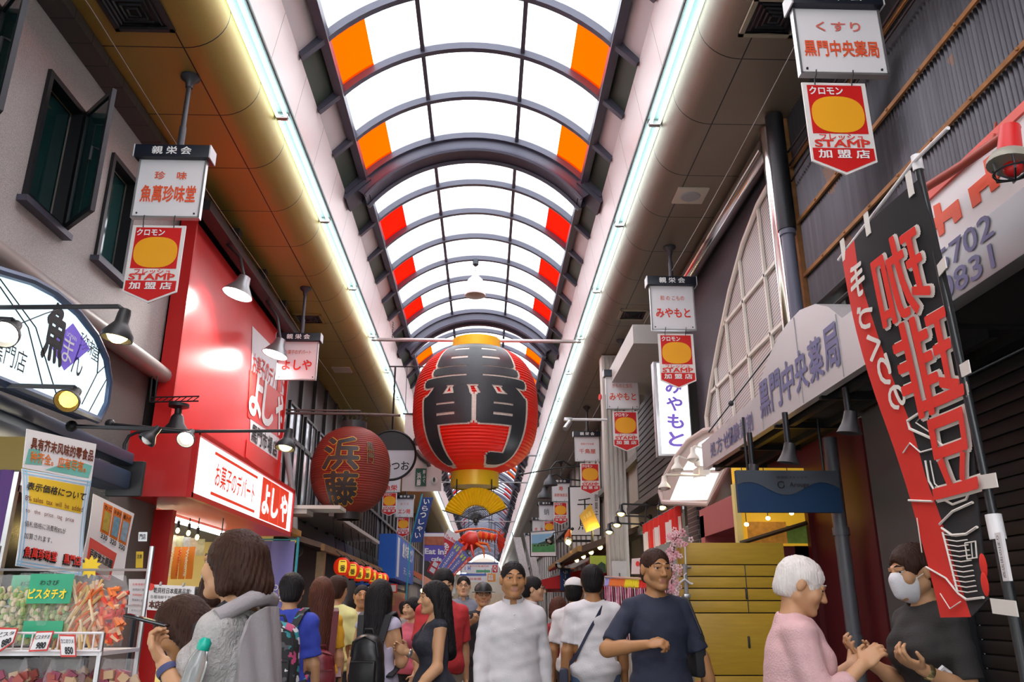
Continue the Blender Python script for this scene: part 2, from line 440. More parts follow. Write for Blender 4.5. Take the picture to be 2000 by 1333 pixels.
# ================================================================ shop fronts either side
def wall_holes(name, X, y0, y1, z0, z1, holes, th, m):
    ys = sorted({y0, y1, *[h[0] for h in holes], *[h[1] for h in holes]}); zs = sorted({z0, z1, *[h[2] for h in holes], *[h[3] for h in holes]})
    mb = MB(); s = -1 if X < 0 else 1
    for a, b in zip(ys[:-1], ys[1:]):
        for c, d in zip(zs[:-1], zs[1:]):
            if any(h[0] <= a and b <= h[1] and h[2] <= c and d <= h[3] for h in holes): continue
            mb.box((X + s * th / 2, (a + b) / 2, (c + d) / 2), (th, b - a, d - c))
    return structure(mb.build(name, m))
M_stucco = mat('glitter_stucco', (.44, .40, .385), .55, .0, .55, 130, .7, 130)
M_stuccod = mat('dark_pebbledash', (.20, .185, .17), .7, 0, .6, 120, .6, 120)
M_glass = mat('dark_teal_window_glass', (.012, .05, .05), .06, 0, .1, spec=.8)
M_interior = mat('white_shop_interior', (.78, .77, .74), .6)
wins = [(2.9, 3.5, 4.4, 5.5), (4.25, 4.85, 4.4, 5.5), (5.53, 6.13, 4.36, 5.5), (6.70, 7.27, 4.40, 5.46)]
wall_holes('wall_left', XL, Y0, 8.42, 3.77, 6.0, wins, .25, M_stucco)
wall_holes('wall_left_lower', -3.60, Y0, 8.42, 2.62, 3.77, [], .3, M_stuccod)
mb = MB(); mb.tube([(XL + .08, y, 3.78) for y in (-2, 2, 5, 8.52)], .085, 12); mb.ball((XL + .08, 8.52, 3.78), .085, 12)
structure(mb.build('trim_left_moulding', mat('grey_pink_pipe', (.34, .29, .27), .4, .1)))
mb = MB(); mb.box((XL + .10, -.2, 5.94), (.20, 17.4, .10)); structure(mb.build('trim_left_cornice', seam_mat('dark_cornice_tiles', (.06, .05, .045), .6, 0, .3, (.015, .012, .012))))
for i, (a, b, c, d) in enumerate(wins):
    w = thing('window_%d' % (i + 1), None, None, (XL, (a + b) / 2, c)); w['kind'] = 'structure'
    mb = MB(); f = .05
    for y in (a, b): mb.box((XL - .02, y + (f / 2 if y == a else -f / 2), (c + d) / 2), (.1, f, d - c))
    for z in (c, d): mb.box((XL - .02, (a + b) / 2, z + (f / 2 if z == c else -f / 2)), (.1, b - a - 2 * f, f))
    mb.build('frame', DARKMETAL, w)
    mb = MB(); mb.box((XL + .02, (a + b) / 2, c - .03), (.12, b - a + .1, .05)); mb.build('sill', IRON, w)
    mb = MB(); mb.box((XL - .09, (a + b) / 2, (c + d) / 2), (.012, b - a - 2 * f, d - c - 2 * f)); mb.build('pane', M_glass, w)
    if i < 3:                               # casement standing open, hinged on its far side
        ang = math.radians(47); hy = b if i == 2 else b
        R = Matrix.Rotation(ang, 3, 'Z'); L_ = (b - a) * .9
        def P(t, n, z): return V(XL + .03, hy, z) + V(math.sin(ang) * t * L_, -math.cos(ang) * t * L_, 0) + V(math.cos(ang) * n, math.sin(ang) * n, 0)
        mb = MB()
        R2 = Matrix.Rotation(ang - PI / 2, 3, 'Z')
        for t in (.04, .96): mb.box(P(t, 0, (c + d) / 2), (.045, .035, d - c - .02), R2)
        for z in (c + .035, d - .035): mb.box(P(.5, 0, z), (L_ * .9, .035, .05), R2)
        mb.build('sash', DARKMETAL, w)
        mb = MB(); mb.box(P(.5, 0, (c + d) / 2), (L_ * .88, .012, d - c - .1), R2); mb.build('sash_pane', M_glass, w)
        mb = MB(); mb.tube([P(.9, -.02, (c + d) / 2), P(.9, -.07, (c + d) / 2), P(.9, -.07, (c + d) / 2 - .12)], .012, 6); mb.build('handle', BLACK, w)
# pillar between the two shops and the shop rooms behind
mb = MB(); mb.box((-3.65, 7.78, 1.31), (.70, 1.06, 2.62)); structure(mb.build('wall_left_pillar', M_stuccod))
mb = MB(); mb.box((-6.3, 1, 1.4), (.1, 13, 2.9)); mb.box((-4.9, 7.3, 1.4), (2.8, .08, 2.9)); mb.box((-4.95, 1, 2.72), (2.8, 13, .1)); structure(mb.build('wall_left_shop_room', M_interior))
mb = MB(); mb.box((-3.62, 6.35, 1.3), (.06, .05, 2.6)); mb.box((-3.62, 7.2, 1.3), (.06, .05, 2.6)); mb.box((-3.62, 6.78, 2.3), (.06, .85, .05)); mb.box((-3.63, 6.78, 1.2), (.02, .8, 2.2), mi=1)
structure(mb.build('door_1', [ALU, mat('smoked_door_glass', (.03, .035, .035), .12, 0, .1)]))
# shop room behind the sweets shop
M_wallY = mat('pale_yellow_shop_wall', (.80, .66, .25), .6)
mb = MB(); mb.box((-5.9, 10.4, 1.3), (.1, 4.6, 2.7)); mb.box((-4.6, 12.75, 1.3), (2.7, .1, 2.7)); mb.box((-4.9, 8.15, 1.3), (2.6, .1, 2.7)); structure(mb.build('wall_left_sweets_room', M_wallY))
mb = MB(); mb.box((-4.35, 10.3, 2.52), (3.1, 4.7, .08))
structure(mb.build('ceiling_sweets_room', mat('orange_pine_soffit', (.55, .24, .04), .45, 0, .3, 3, 0, 80, st=(6, .6, 1))))
# long continuing walls
mb = MB(); mb.box((-3.75, 8.6, 4.0), (.3, .4, 4.2)); mb.box((-3.95, 11.0, 4.2), (.6, 5.2, 3.6)); structure(mb.build('wall_left_behind_sweets_sign', mat('dark_wall', (.05, .045, .045), .7)))
segsL = [(13.4, 19.5, (.055, .05, .05), 'steel'), (19.5, 26, (.10, .085, .075), 'slats'), (26, 33, (.05, .05, .055), 'steel'), (33, 44, (.24, .2, .17), 'steel'), (44, 58, (.10, .09, .09), 'slats'), (58, 100, (.22, .2, .19), 'steel')]
for i, (a, b, c, kind) in enumerate(segsL):
    m = mat('facade_left_%d' % i, c, .6, .1, .3, 3)
    mb = MB(); mb.box((XL - .2, (a + b) / 2, 3.0), (.4, b - a - .02, 6.0))
    step = .55 if kind == 'slats' else 1.15
    y = a + .3
    while y < b and y < 60:
        mb.box((XL + .03, y, 4.4), (.07, .07 if kind == 'slats' else .13, 3.1), mi=1); y += step
    mb.box((XL + .06, (a + b) / 2, 2.85), (.14, b - a, .22), mi=1); mb.box((XL + .04, (a + b) / 2, 4.3), (.1, b - a, .08), mi=1)
    structure(mb.build('wall_left_row_%s' % 'abcdef'[i], [m, mat('facade_left_trim_%d' % i, tuple(k * .6 for k in c), .45, .4, .2)]))
# lit and reflecting upper windows on the dark building
M_pane = mat('grey_reflecting_glass', (.32, .33, .36), .12, .3, .5, .8)
for i, (a, b, c, d) in enumerate([(13.9, 14.9, 3.2, 4.9), (15.2, 16.2, 3.2, 4.9), (16.5, 17.4, 3.2, 4.9)]):
    w = thing('window_%d' % (i + 5), None, None, (XL, (a + b) / 2, c)); w['kind'] = 'structure'
    mb = MB(); mb.box((XL + .05, (a + b) / 2, (c + d) / 2), (.02, b - a, d - c)); mb.build('pane', M_pane, w)
    mb = MB()
    for y in (a, (a + b) / 2, b): mb.box((XL + .06, y, (c + d) / 2), (.06, .05, d - c))
    for z in (c, d): mb.box((XL + .06, (a + b) / 2, z), (.06, b - a, .05))
    mb.build('frame', BLACK, w)

# ---- right
M_corr = mat('weathered_corrugated_iron', (.075, .07, .08), .30, .6, .45, 2.5, st=(1, 6, .35))
N, L, b_ = nodes(M_corr)
src = b_.inputs['Base Color'].links[0].from_socket
no = N.new('ShaderNodeTexNoise'); no.inputs['Scale'].default_value = 1.6; no.inputs['Detail'].default_value = 6
tc = N.new('ShaderNodeTexCoord'); L.new(tc.outputs['Object'], no.inputs[0])
L.new(mix_node(N, L, math_node(N, L, 'MULTIPLY', math_node(N, L, 'GREATER_THAN', no.outputs[0], .66), .5), src, (.2, .09, .04)), b_.inputs['Base Color'])
mb = MB(); ys = np.arange(-3, 6.78, .0105); vs = []; n = len(ys)
for k, y in enumerate(ys):
    x = XR + .016 * math.cos(k * PI / 2)
    for z in (3.98, 6.6): vs.append((x, y, z))
mb.add(vs, [(2 * k, 2 * k + 2, 2 * k + 3, 2 * k + 1) for k in range(n - 1)], 0, True)
mb.box((XR + .2, 1.9, 5.3), (.3, 9.7, 2.6), mi=1)
structure(mb.build('wall_right_corrugated', [M_corr, BLACK], sharp=80))
M_rust = mat('rusty_batten', (.34, .15, .05), .7, .1, .5, 9)
for k, z in enumerate((4.32, 4.86, 5.45)):
    mb = MB(); mb.box((XR - .03, 1.9, z), (.02, 9.7, .035))
    for y in np.arange(0, 6.6, .45): mb.ball((XR - .045, y, z), .012, 6)
    structure(mb.build('trim_right_batten_%d' % (k + 1), M_rust))
mb = MB(); mb.box((XR - .02, 6.78, 5.0), (.06, .05, 2.1)); structure(mb.build('trim_right_corner_batten', M_rust))
M_plum = mat('plum_stucco', (.075, .062, .075), .6, 0, .5, 110, .5, 110)
mb = MB(); mb.box((XR + .22, 9.6, 4.3), (.36, 5.2, 3.4)); structure(mb.build('wall_right_plum', M_plum))
mb = MB(); mb.box((XR + .35, -1, 3.4), (.3, 15, 1.3)); structure(mb.build('wall_right_upper_shop', mat('soot_wall', (.02, .02, .022), .8)))
# shutter and jambs of the closed shop
M_shut = mat('charcoal_shutter', (.016, .015, .018), .45, .4, .2, 4)
sh = thing('roller_shutter', 'dark grey closed roller shutter below the pharmacy awning, behind the coffee flag', 'shutter', (XR + .1, 2.2, 0))
mb = MB()
for k in range(34): mb.box((XR + .12, 2.0, .05 + k * .082), (.03, 6.4, .076), ch=.012)
mb.box((XR + .145, 2.0, 1.4), (.02, 6.4, 2.8))
mb.build('slats', M_shut, sh)
for y in (-1.1, 2.6, 5.25):
    mb = MB(); mb.box((XR + .09, y, 1.42), (.08, .09, 2.84)); mb.build('guide_rail', DARKMETAL, sh)
mb = MB(); mb.box((XR + .14, 2.0, 2.95), (.26, 6.5, .24)); mb.build('shutter_box', DARKMETAL, sh)
mb = MB(); mb.box((XR + .12, 5.72, 1.5), (.3, .62, 3.0)); mb.box((XR - .0, 5.42, 1.5), (.06, .05, 3.0)); structure(mb.build('wall_right_pier', mat('grey_pier', (.085, .08, .08), .6)))
M_maroon = mat('maroon_wall', (.10, .008, .012), .45)
mb = MB(); mb.box((XR + .16, 7.35, 1.4), (.3, 2.4, 2.9)); structure(mb.build('wall_right_maroon', M_maroon))
# lit restaurant window set back behind the wooden partition
mb = MB(); mb.box((XR + .65, 10.6, 1.4), (1.1, .1, 2.9)); mb.box((XR + 1.2, 9.3, 1.4), (.1, 2.6, 2.9)); mb.box((XR + .65, 9.3, 2.75), (1.1, 2.6, .1)); structure(mb.build('wall_right_restaurant_room', mat('amber_room_wall', (.72, .45, .06), .6, 0, .3, 4)))
M_brick = mat('dark_brick', (.06, .055, .06), .6, 0, 0)
N, L, b_ = nodes(M_brick); br = N.new('ShaderNodeTexBrick'); tc = N.new('ShaderNodeTexCoord'); mp = N.new('ShaderNodeMapping'); mp.inputs['Rotation'].default_value = (PI / 2, 0, 0)
br.inputs['Scale'].default_value = 4.2; br.inputs['Color1'].default_value = (.045, .04, .046, 1); br.inputs['Color2'].default_value = (.075, .066, .07, 1); br.inputs['Mortar'].default_value = (.30, .27, .25, 1)
br.inputs['Mortar Size'].default_value = .018
L.new(tc.outputs['Object'], mp.inputs[0]); L.new(mp.outputs[0], br.inputs[0]); L.new(br.outputs[0], b_.inputs['Base Color'])
mb = MB(); mb.box((2.82, 10.6, 1.5), (.30, .5, 3.0)); structure(mb.build('column_right_brick', M_brick))
mb = MB(); mb.box((XR + .12, 13.0, 4.0), (.4, 4.0, 2.0), mi=0)
for k in range(18): mb.box((XR - .09, 13.0, 3.1 + k * .11), (.03, 4.0, .085))
structure(mb.build('wall_right_siding', mat('brown_siding', (.055, .045, .042), .5)))
mb = MB(); mb.box((XR - .25, 12.9, 5.35), (1.0, 3.0, .3)); structure(mb.build('ceiling_right_white_canopy', mat('off_white_soffit', (.55, .53, .50), .5)))
segsR = [(15.0, 21, (.30, .27, .24)), (21, 28, (.50, .46, .41)), (28, 37, (.20, .18, .17)), (37, 50, (.48, .46, .44)), (50, 70, (.3, .28, .27)), (70, 100, (.4, .38, .36))]
for i, (a, b, c) in enumerate(segsR):
    m = mat('facade_right_%d' % i, c, .6, 0, .2, 2)
    mb = MB(); mb.box((XR + .2, (a + b) / 2, 3.0), (.4, b - a - .02, 6.0))
    y = a + .4
    while y < b and y < 60: mb.box((XR - .02, y, 3.6), (.05, .08, 4.8), mi=1); y += 1.3
    for z in (2.8, 4.2): mb.box((XR - .05, (a + b) / 2, z), (.12, b - a, .14), mi=1)
    structure(mb.build('wall_right_row_%s' % 'abcdef'[i], [m, mat('facade_right_trim_%d' % i, tuple(k * .55 for k in c), .5, .2, .2)]))
# end of the arcade: bright fan light over the exit
mb = MB(); A = arc(17, 0, PI); pts = [(XC + 2.1 * math.cos(a), Y1 - .3, 5.6 + 1.9 * math.sin(a)) for a in A]
mb.prism([(XC + 3.3, Y1 - .3, 2.9), (XC + 3.3, Y1 - .3, 5.6)] + pts + [(XC - 3.3, Y1 - .3, 5.6), (XC - 3.3, Y1 - .3, 2.9)], (0, .2, 0))
structure(mb.build('wall_end', mat('beige_end_wall', (.55, .5, .42), .6)))
# chrome gutter, chrome pipe and grey downpipe on the right wall
o = MB().tube([(2.80, 7.05, 5.86), (2.80, 9, 5.86), (2.80, 12.2, 5.86)], .10, 16).build('gutter', CHROME); tag(o, 'polished steel gutter under the right soffit edge beside the arched screen', 'gutter')
o = MB().tube([(2.78, 6.93, 5.98), (2.78, 6.93, 4), (2.78, 6.93, 3.62)], .075, 16).build('steel_pipe', CHROME); tag(o, 'bright chrome upright pipe at the near edge of the arched screen', 'pipe')
mb = MB(); mb.tube([(2.76, 6.70, 4.75), (2.76, 6.70, 3.60)], .06, 12); mb.tube([(2.76, 6.70, 4.78), (2.76, 6.70, 4.70)], .075, 12); mb.tube([(2.76, 6.70, 5.98), (2.76, 6.70, 4.75)], .085, 12, mi=1)
tag(mb.build('downpipe', [mat('slate_blue_pvc', (.13, .135, .19), .4), DARKMETAL]), 'slate grey downpipe between the chrome pipe and the corrugated wall', 'pipe')
mb = MB(); mb.tube([(2.80, 6.45, 2.75), (2.80, 6.45, 1.5), (2.80, 6.45, 0)], .055, 12)
for z in (2.0, 1.2, .5): mb.tube([(2.80, 6.45, z - .03), (2.80, 6.45, z + .03)], .065, 12)
tag(mb.build('drainpipe', mat('steel_grey_pvc', (.10, .105, .12), .35)), 'grey drainpipe beside the maroon wall right of the wooden partition', 'pipe')
# arched lattice screen
scr = thing('arched_screen', 'white lattice screen with a curved top on the dark plum wall', 'screen', (XR, 8.8, 3.2))
oc = [(10.35, 3.84), (10.0, 4.2), (9.5, 4.62), (8.9, 5.06), (8.3, 5.38), (7.7, 5.56), (7.05, 5.62)]
edge = lambda y: float(np.interp(y, [q[0] for q in oc][::-1], [q[1] for q in oc][::-1]))
M_mesh = mat('ribbed_screen_panel', (.62, .57, .55), .45, .1, .05)
N, L, b_ = nodes(M_mesh); src = b_.inputs['Base Color'].links[0].from_socket
tc = N.new('ShaderNodeTexCoord'); sp = N.new('ShaderNodeSeparateXYZ'); L.new(tc.outputs['Object'], sp.inputs[0])
L.new(mix_node(N, L, math_node(N, L, 'LESS_THAN', math_node(N, L, 'WRAP', math_node(N, L, 'ADD', sp.outputs['Z'], math_node(N, L, 'MULTIPLY', sp.outputs['Y'], .12)), .035, 0.0), .013), src, (.25, .22, .22)), b_.inputs['Base Color'])
mb = MB(); mb.prism([(XR, 7.05, 3.1), (XR, 10.35, 3.1)] + [(XR, y, z) for y, z in oc], (.035, 0, 0)); mb.build('panel', M_mesh, scr)
mb = MB(); mb.tube([(XR - .03, 10.35, 3.1)] + [(XR - .03, y, z) for y, z in oc], .03, 8); mb.build('rim', CREAM, scr)
for y in (7.75, 8.5, 9.2, 9.8):
    mb = MB(); mb.box((XR - .02, y, (3.1 + edge(y)) / 2), (.03, .035, edge(y) - 3.1)); mb.build('bar', CREAM, scr)
for z in (3.45, 4.1, 4.75):
    ye = float(np.interp(z, [q[1] for q in oc], [q[0] for q in oc])) if z > 3.84 else 10.35
    mb = MB(); mb.box((XR - .02, (7.05 + ye) / 2, z), (.03, ye - 7.05, .035)); mb.build('bar', CREAM, scr)
# ================================================================ hanging shop signs and their stamp plates
M_board = mat('white_sign_board', (.80, .78, .80), .35, 0, .04, 3)
M_stampw = mat('stamp_plate_white', (.82, .79, .76), .4, 0, .1, 5)
M_stampr = mat('stamp_plate_red', (.66, .012, .012), .4, 0, .06, 5)
M_stampy = mat('stamp_plate_amber', (.93, .42, .015), .4, 0, .04, 5)
def hanging_sign(px, py, Y, lines, where, mats=None, hp=.57, wp=.56, sc=1.0, rod=True):
    """px, py: middle of the dark cap board"""
    p = at(px, py, Y); t = thing('hanging_shop_sign', 'white hanging sign with %s characters under a dark cap board, %s' % ('black' if lines[0][4] is BLACKINK else 'red', where), 'sign', p, 'hanging shop signs under the soffits')
    w = .64 * sc; x, y, z = p
    mb = MB(); mb.box(p, (w, .15, .12), ch=.008); cap = mb.build('cap_board', NAVY, t)
    lettering(cap, '親 栄 会', (x, y - .076, z), XA, ZA, w * .52, .075, WHITEINK, .02)
    for s in (-1, 1):
        mb = MB(); mb.box((x + s * (w / 2 + .003), y, z), (.01, .15, .12)); mb.build('end_cap', mat('pale_end_cap', (.6, .6, .62), .4), cap)
    zc = z - .06 - hp / 2
    mb = MB(); mb.box((x, y, zc), (wp, .035, hp)); pa = mb.build('panel', M_board, t)
    mb = MB()
    for s in (-1, 1): mb.box((x + s * wp / 2, y, zc), (.016, .05, hp))
    mb.box((x, y, zc - hp / 2), (wp + .016, .05, .016)); mb.build('frame', ALU, t)
    for s in (-1, 1):
        mb = MB(); mb.ball((x + s * (wp / 2 - .04), y - .022, zc - hp / 2 + .035), .009, 6); mb.build('screw', DARKMETAL, pa)
    for txt, dz, ww, hh, m, b in lines:
        lettering(pa, txt, (x, y - .018, zc + dz * hp), XA, ZA, ww, hh, m, b)
    if rod:
        mb = MB(); mb.tube([(x + .02, y + .03, z + .05), (x + .02, y + .03, ZS - .09)], .022, 10); mb.tube([(x + .02, y + .03, z + .06), (x + .02, y + .03, z + .3)], .03, 10)
        mb.lathe([(.03, -.12), (.04, -.06), (.085, -.02), (.085, 0.0)], (x + .02, y + .03, ZS), n=14); mb.build('hanging_rod', mat('grey_rod', (.06, .06, .07), .45, .4), t)
    return t, V(x, y, zc - hp / 2)
def stamp(p, where, sc=1.0, hs=0.0):
    """p: top middle of the plate"""
    x, y, z = p; w = .44 * sc; h = .70 * (hs or sc)
    t = thing('stamp_plate', 'red white stamp plate, pointed foot, %s' % where, 'sign', (x, y, z), 'stamp member shop plates')
    R = lambda a, b, d=0.0: V(x + a * w, y - d, z - b * h)
    out = [(-.5, 0), (.5, 0), (.5, .86), (0, 1), (-.5, .86)]
    mb = MB(); mb.prism([R(a, b) for a, b in out], (0, .012, 0)); pl = mb.build('plate', M_stampw, t)
    mb = MB(); mb.add([R(a, b, .002) for a, b in [(-.43, .565), (.43, .565), (.43, .03), (-.43, .03)]], [(0, 1, 2, 3)])
    mb.add([R(a, b, .002) for a, b in [(-.47, .845), (0, .975), (.47, .845), (.47, .72), (-.47, .72)]], [(0, 1, 2, 3, 4)]); mb.build('red_field', M_stampr, pl)
    mb = MB(); mb.add([R(.41 * (abs(math.cos(q)) ** .8) * (1 if math.cos(q) > 0 else -1), .355 - .20 * (abs(math.sin(q)) ** .8) * (1 if math.sin(q) > 0 else -1), .004) for q in arc(33, 0, 2 * PI)[:-1]], [tuple(range(32))]); mb.build('amber_field', M_stampy, pl)
    lettering(pl, 'クロモン', R(-.14, .095, 0), XA, ZA, .52 * w, .085 * h, WHITEINK, .03, .006)
    lettering(pl, 'フレッシュ', R(0, .605, 0), XA, ZA, .68 * w, .065 * h, REDINK, .018, .004)
    lettering(pl, 'STAMP', R(0, .672, 0), XA, ZA, .84 * w, .075 * h, REDINK, .03, .004)
    lettering(pl, '加 盟 店', R(0, .785, 0), XA, ZA, .78 * w, .088 * h, WHITEINK, .025, .006)
    for a in (-.3, .28):
        mb = MB(); mb.tube([R(a, .03, .006), R(a, -.02, .012), R(a + .01, -.055, .03), R(a + .02, -.11, .036)], .004, 6); mb.build('hook', DARKMETAL, t)
    return t
RI, BI = REDINK, BLACKINK
M_orangeink = mat('orange_red_ink', (.80, .10, .03), .5, 0, 0); M_pinkink = mat('faded_red_ink', (.72, .16, .12), .5, 0, 0); M_lilac = mat('violet_ink', (.22, .17, .55), .5, 0, 0)
S1, b1 = hanging_sign(342, 303, 6.25, [('珍　味', .22, .27, .075, M_orangeink, .015), ('魚萬珍味堂', -.10, .46, .155, M_orangeink, .025)], 'nearest on the left', hp=.55)
stamp(b1 + V(-.04, 0, -.07), 'hung below the nearest left sign by the grey windows', 1.0)
S2, b2 = hanging_sign(585, 661, 11.3, [('お菓子のデパート', .22, .38, .065, M_pinkink, .015), ('よしや', -.12, .42, .15, RI, .025)], 'by the red billboard')
S3, b3 = hanging_sign(1627, 8, 4.45, [('くすり', .22, .30, .075, M_pinkink, .02), ('黒門中央薬局', -.12, .50, .125, M_orangeink, .025)], 'nearest on the right', hp=.52, wp=.58, sc=.97)
stamp(b3 + V(-.08, 0, -.06), 'hung against the corrugated iron wall on the right', .96, .98)
S4, b4 = hanging_sign(1310, 552, 9.7, [('和 の こもの', .22, .31, .065, M_pinkink, .01), ('みやもと', -.12, .44, .125, RI, .025)], 'second along the right', hp=.60)
stamp(b4 + V(.015, 0, -.05), 'hung above the violet lettered light box', 1.03)
S5, b5 = hanging_sign(1214, 731, 13.6, [('きものと宝石', .22, .35, .07, M_pinkink, .01), ('みやもと', -.12, .46, .13, M_orangeink, .02)], 'third along the right', hp=.57)
stamp(b5 + V(.03, 0, -.04), 'hung in front of the cream post', 1.0)
S6, b6 = hanging_sign(1146, 849, 18.6, [('御菓子司本舗', .2, .3, .05, M_pinkink, .0), ('千鳥屋', -.1, .38, .11, M_pinkink, .015)], 'left of the cream post')
stamp(b6 + V(.05, 0, -.05), 'left of the cream post', 1.02)
S7, b7 = hanging_sign(1095, 941, 26.0, [('寿', .2, .14, .14, M_pinkink, .02), ('高野海産店', -.16, .42, .1, M_pinkink, .015)], 'fifth along the right', sc=.96)
stamp(b7 + V(-.02, 0, -.03), 'fifth along the right', 1.0)
S8, b8 = hanging_sign(1067, 984, 31.5, [('蛸', .05, .2, .24, BI, .0)], 'sixth along the right', sc=.9)
stamp(b8 + V(.10, 0, -.03), 'sixth along the right above the meadow picture', .9)
S9, b9 = hanging_sign(1052, 1014, 37.0, [('焼　鳥', -.2, .36, .14, M_pinkink, .02)], 'seventh along the right', sc=.9)
S10, b10 = hanging_sign(1037, 1044, 44.0, [('玉', 0, .2, .2, M_pinkink, .02)], 'farthest one along the right')
S11, b11 = hanging_sign(765, 918, 25.0, [('魚栄', -.3, .40, .18, RI, .02)], 'behind the dark lantern', hp=.62)
stamp(b11 + V(-.02, 0, -.02), 'left of the white banner', 1.0)
S12, b12 = hanging_sign(791, 971, 28.0, [('まぐろ', .2, .28, .08, M_pinkink, .0), ('エン時', -.2, .4, .16, RI, .02)], 'below the white banner', hp=.62, wp=.6)
stamp(b12 + V(-.02, 0, -.0), 'lower of the two beyond the dark red lantern', .95)
# ================================================================ left hand shops
M_litw = glow('lit_white_panel', (.93, .97, 1.0), .9)
M_litc = glow('lit_ice_blue_panel', (.70, .90, 1.0), .95)
M_slate = mat('slate_blue_frame', (.055, .09, .165), .35, .3, .1)
X1 = -2.72
P1 = lambda x, y, d=0.0: atx(x, y, X1 + d)
# arched light box of the dried fish shop
t = thing('arched_light_box', 'lit pale blue arched sign box with black brush lettering and a purple diamond', 'sign', P1(100, 790))
outl = [(-70, 508), (0, 530), (60, 548), (105, 572), (150, 610), (185, 655), (205, 700), (212, 745), (206, 790), (190, 820), (150, 804), (100, 784), (40, 760), (-70, 716)]
pts = [P1(*q) for q in outl]
mb = MB(); mb.prism(pts, (-.02, 0, 0)); face = mb.build('lit_face', M_litc, t)
mb = MB(); mb.prism([p + V(-.03, 0, 0) for p in pts], (-.12, 0, 0)); mb.build('case', M_slate, t)
mb = MB(); mb.tube(pts + [pts[0]], .03, 8); mb.build('frame', M_slate, t)
for c in ([(0, 560), (55, 640), (85, 760)], [(0, 545), (70, 640), (110, 770)], [(20, 640), (90, 612), (130, 600)], [(160, 790), (190, 730), (206, 715)], [(170, 812), (195, 765), (208, 742)], [(186, 640), (193, 680), (190, 730)]):
    mb = MB(); mb.tube([P1(*q, .004) for q in c], .004, 5); mb.build('line_work', BLACKINK, face)
dia = [P1(*q, .004) for q in [(143, 632), (176, 682), (126, 724), (98, 672)]]
M_viol = mat('violet_panel', (.16, .10, .55), .5, emit=.35, ec=(.16, .10, .55))
mb = MB(); mb.prism(dia, (-.004, 0, 0)); mb.build('diamond', M_viol, face)
def onX(parent, txt, x, y, w, h, m, X, bold=.02, s=1, mirror=False, **k):
    return lettering(parent, txt, atx(x, y, X), (0, s, 0), ZA, w, h, m, bold, **k)
onX(face, '魚', 108, 652, .24, .36, BLACKINK, X1, .04)
onX(face, 'ま', 132, 684, .13, .17, WHITEINK, X1 + .006, .0)
onX(face, 'UOMAN', 139, 658, .13, .03, WHITEINK, X1 + .006, .0)
onX(face, 'ん', 152, 702, .14, .22, BLACKINK, X1, .0)
onX(face, '珍', 163, 668, .11, .12, BLACKINK, X1, .0); onX(face, '味', 175, 678, .11, .11, BLACKINK, X1, .0); onX(face, '堂', 186, 690, .11, .11, BLACKINK, X1, .0)
onX(face, '黒門店', 18, 694, .34, .13, BLACKINK, X1, .0)
# retracted awning cassette
X2 = -3.08
t = thing('awning_cassette', 'slate blue retracted awning housing below the pale blue arched sign', 'awning', (X2, 5, 2.5))
mb = MB(); mb.box((X2, 4.0, 2.63), (.16, 5.9, .1), ch=.02); mb.build('upper_rail', M_slate, t)
mb = MB(); mb.box((X2 - .05, 4.0, 2.45), (.26, 5.9, .16), ch=.03); mb.build('roll_case', M_slate, t)
mb = MB(); mb.box((X2 + .02, 6.98, 2.47), (.3, .05, .3), ch=.02); mb.build('end_plate', BLACK, t)
mb = MB(); mb.box((X2 - .35, 4, 2.66), (.6, 5.9, .05)); mb.build('bracket', BLACK, t)
for z in (2.9, 3.05):
    mb = MB(); mb.box((-3.4, 6.9, z + .1), (.06, .30, .06), ch=.01); tag(mb.build('cable_clip_bar', BLACK), 'short black bar fixed to the dark stucco, %s' % ('lower of the two' if z < 3 else 'upper of the two'), 'bracket')
# ---- lamps
M_bulbw = glow('warm_bulb', (1.0, .72, .25), 8.0); M_bulbh = glow('white_hot_bulb', (1, .93, .75), 14.0)
M_amb = glow('amber_lamp_glass', (1.0, .55, .08), 3.5); M_shw = mat('white_inside_of_shade', (.85, .83, .78), .4)
def arm_lamp(a, b, head, aim, label, r=.075, lit=None, light=0.0, body=BLACK, extra=None, col=(1, .78, .45), group='arm lamps over the left shop fronts'):
    t = thing('arm_lamp', label, 'lamp', a, group); aim = Vector(aim).normalized(); head = Vector(head)
    mb = MB(); mb.tube(extra or [a, lerp(a, b, .5), b], .014, 8); mb.build('arm', body, t)
    mb = MB(); mb.ball(a, .04, 10); mb.build('mount', body, t)
    sh = MB(); sh.lathe([(.0, -.6 * r), (.36 * r, -.62 * r), (.42 * r, -.3 * r), (.45 * r, .35 * r), (.62 * r, .6 * r), (r, 1.15 * r), (r * 1.03, 1.5 * r), (r * .95, 1.5 * r), (r * .9, 1.2 * r), (.5 * r, .7 * r)], head, aim, 18); s_ = sh.build('shade', body, t)
    mb = MB(); mb.tube([b, head - aim * .5 * r], .013, 6); mb.build('knuckle', body, t)
    mb = MB(); mb.ball(head + aim * 1.05 * r, (.72 * r,) * 3, 12); mb.build('bulb', lit or M_bulbw, t)
    if light:
        ld = bpy.data.lights.new('lamp_light', 'SPOT'); ld.energy = light; ld.color = col; ld.spot_size = math.radians(120); ld.spot_blend = .6; ld.shadow_soft_size = .05
        lo = bpy.data.objects.new('lamp_light', ld); COL.objects.link(lo); lo.parent = t
        lo.location = head + aim * (1.9 * r) - Vector(a); lo.rotation_euler = aim.to_track_quat('-Z', 'Y').to_euler()
    return t
arm_lamp(at(-30, 601, 4.2), at(232, 599, 4.2), at(240, 622, 4.2), (-.12, -.05, -1), 'black arm lamp pointing down across the pale blue arched sign', .082, light=10)
arm_lamp(at(-30, 622, 3.9), at(24, 625, 3.9), at(26, 640, 3.9), (.1, -.75, -.6), 'glowing arm lamp at the far left edge of the picture', .07, M_bulbh, 8)
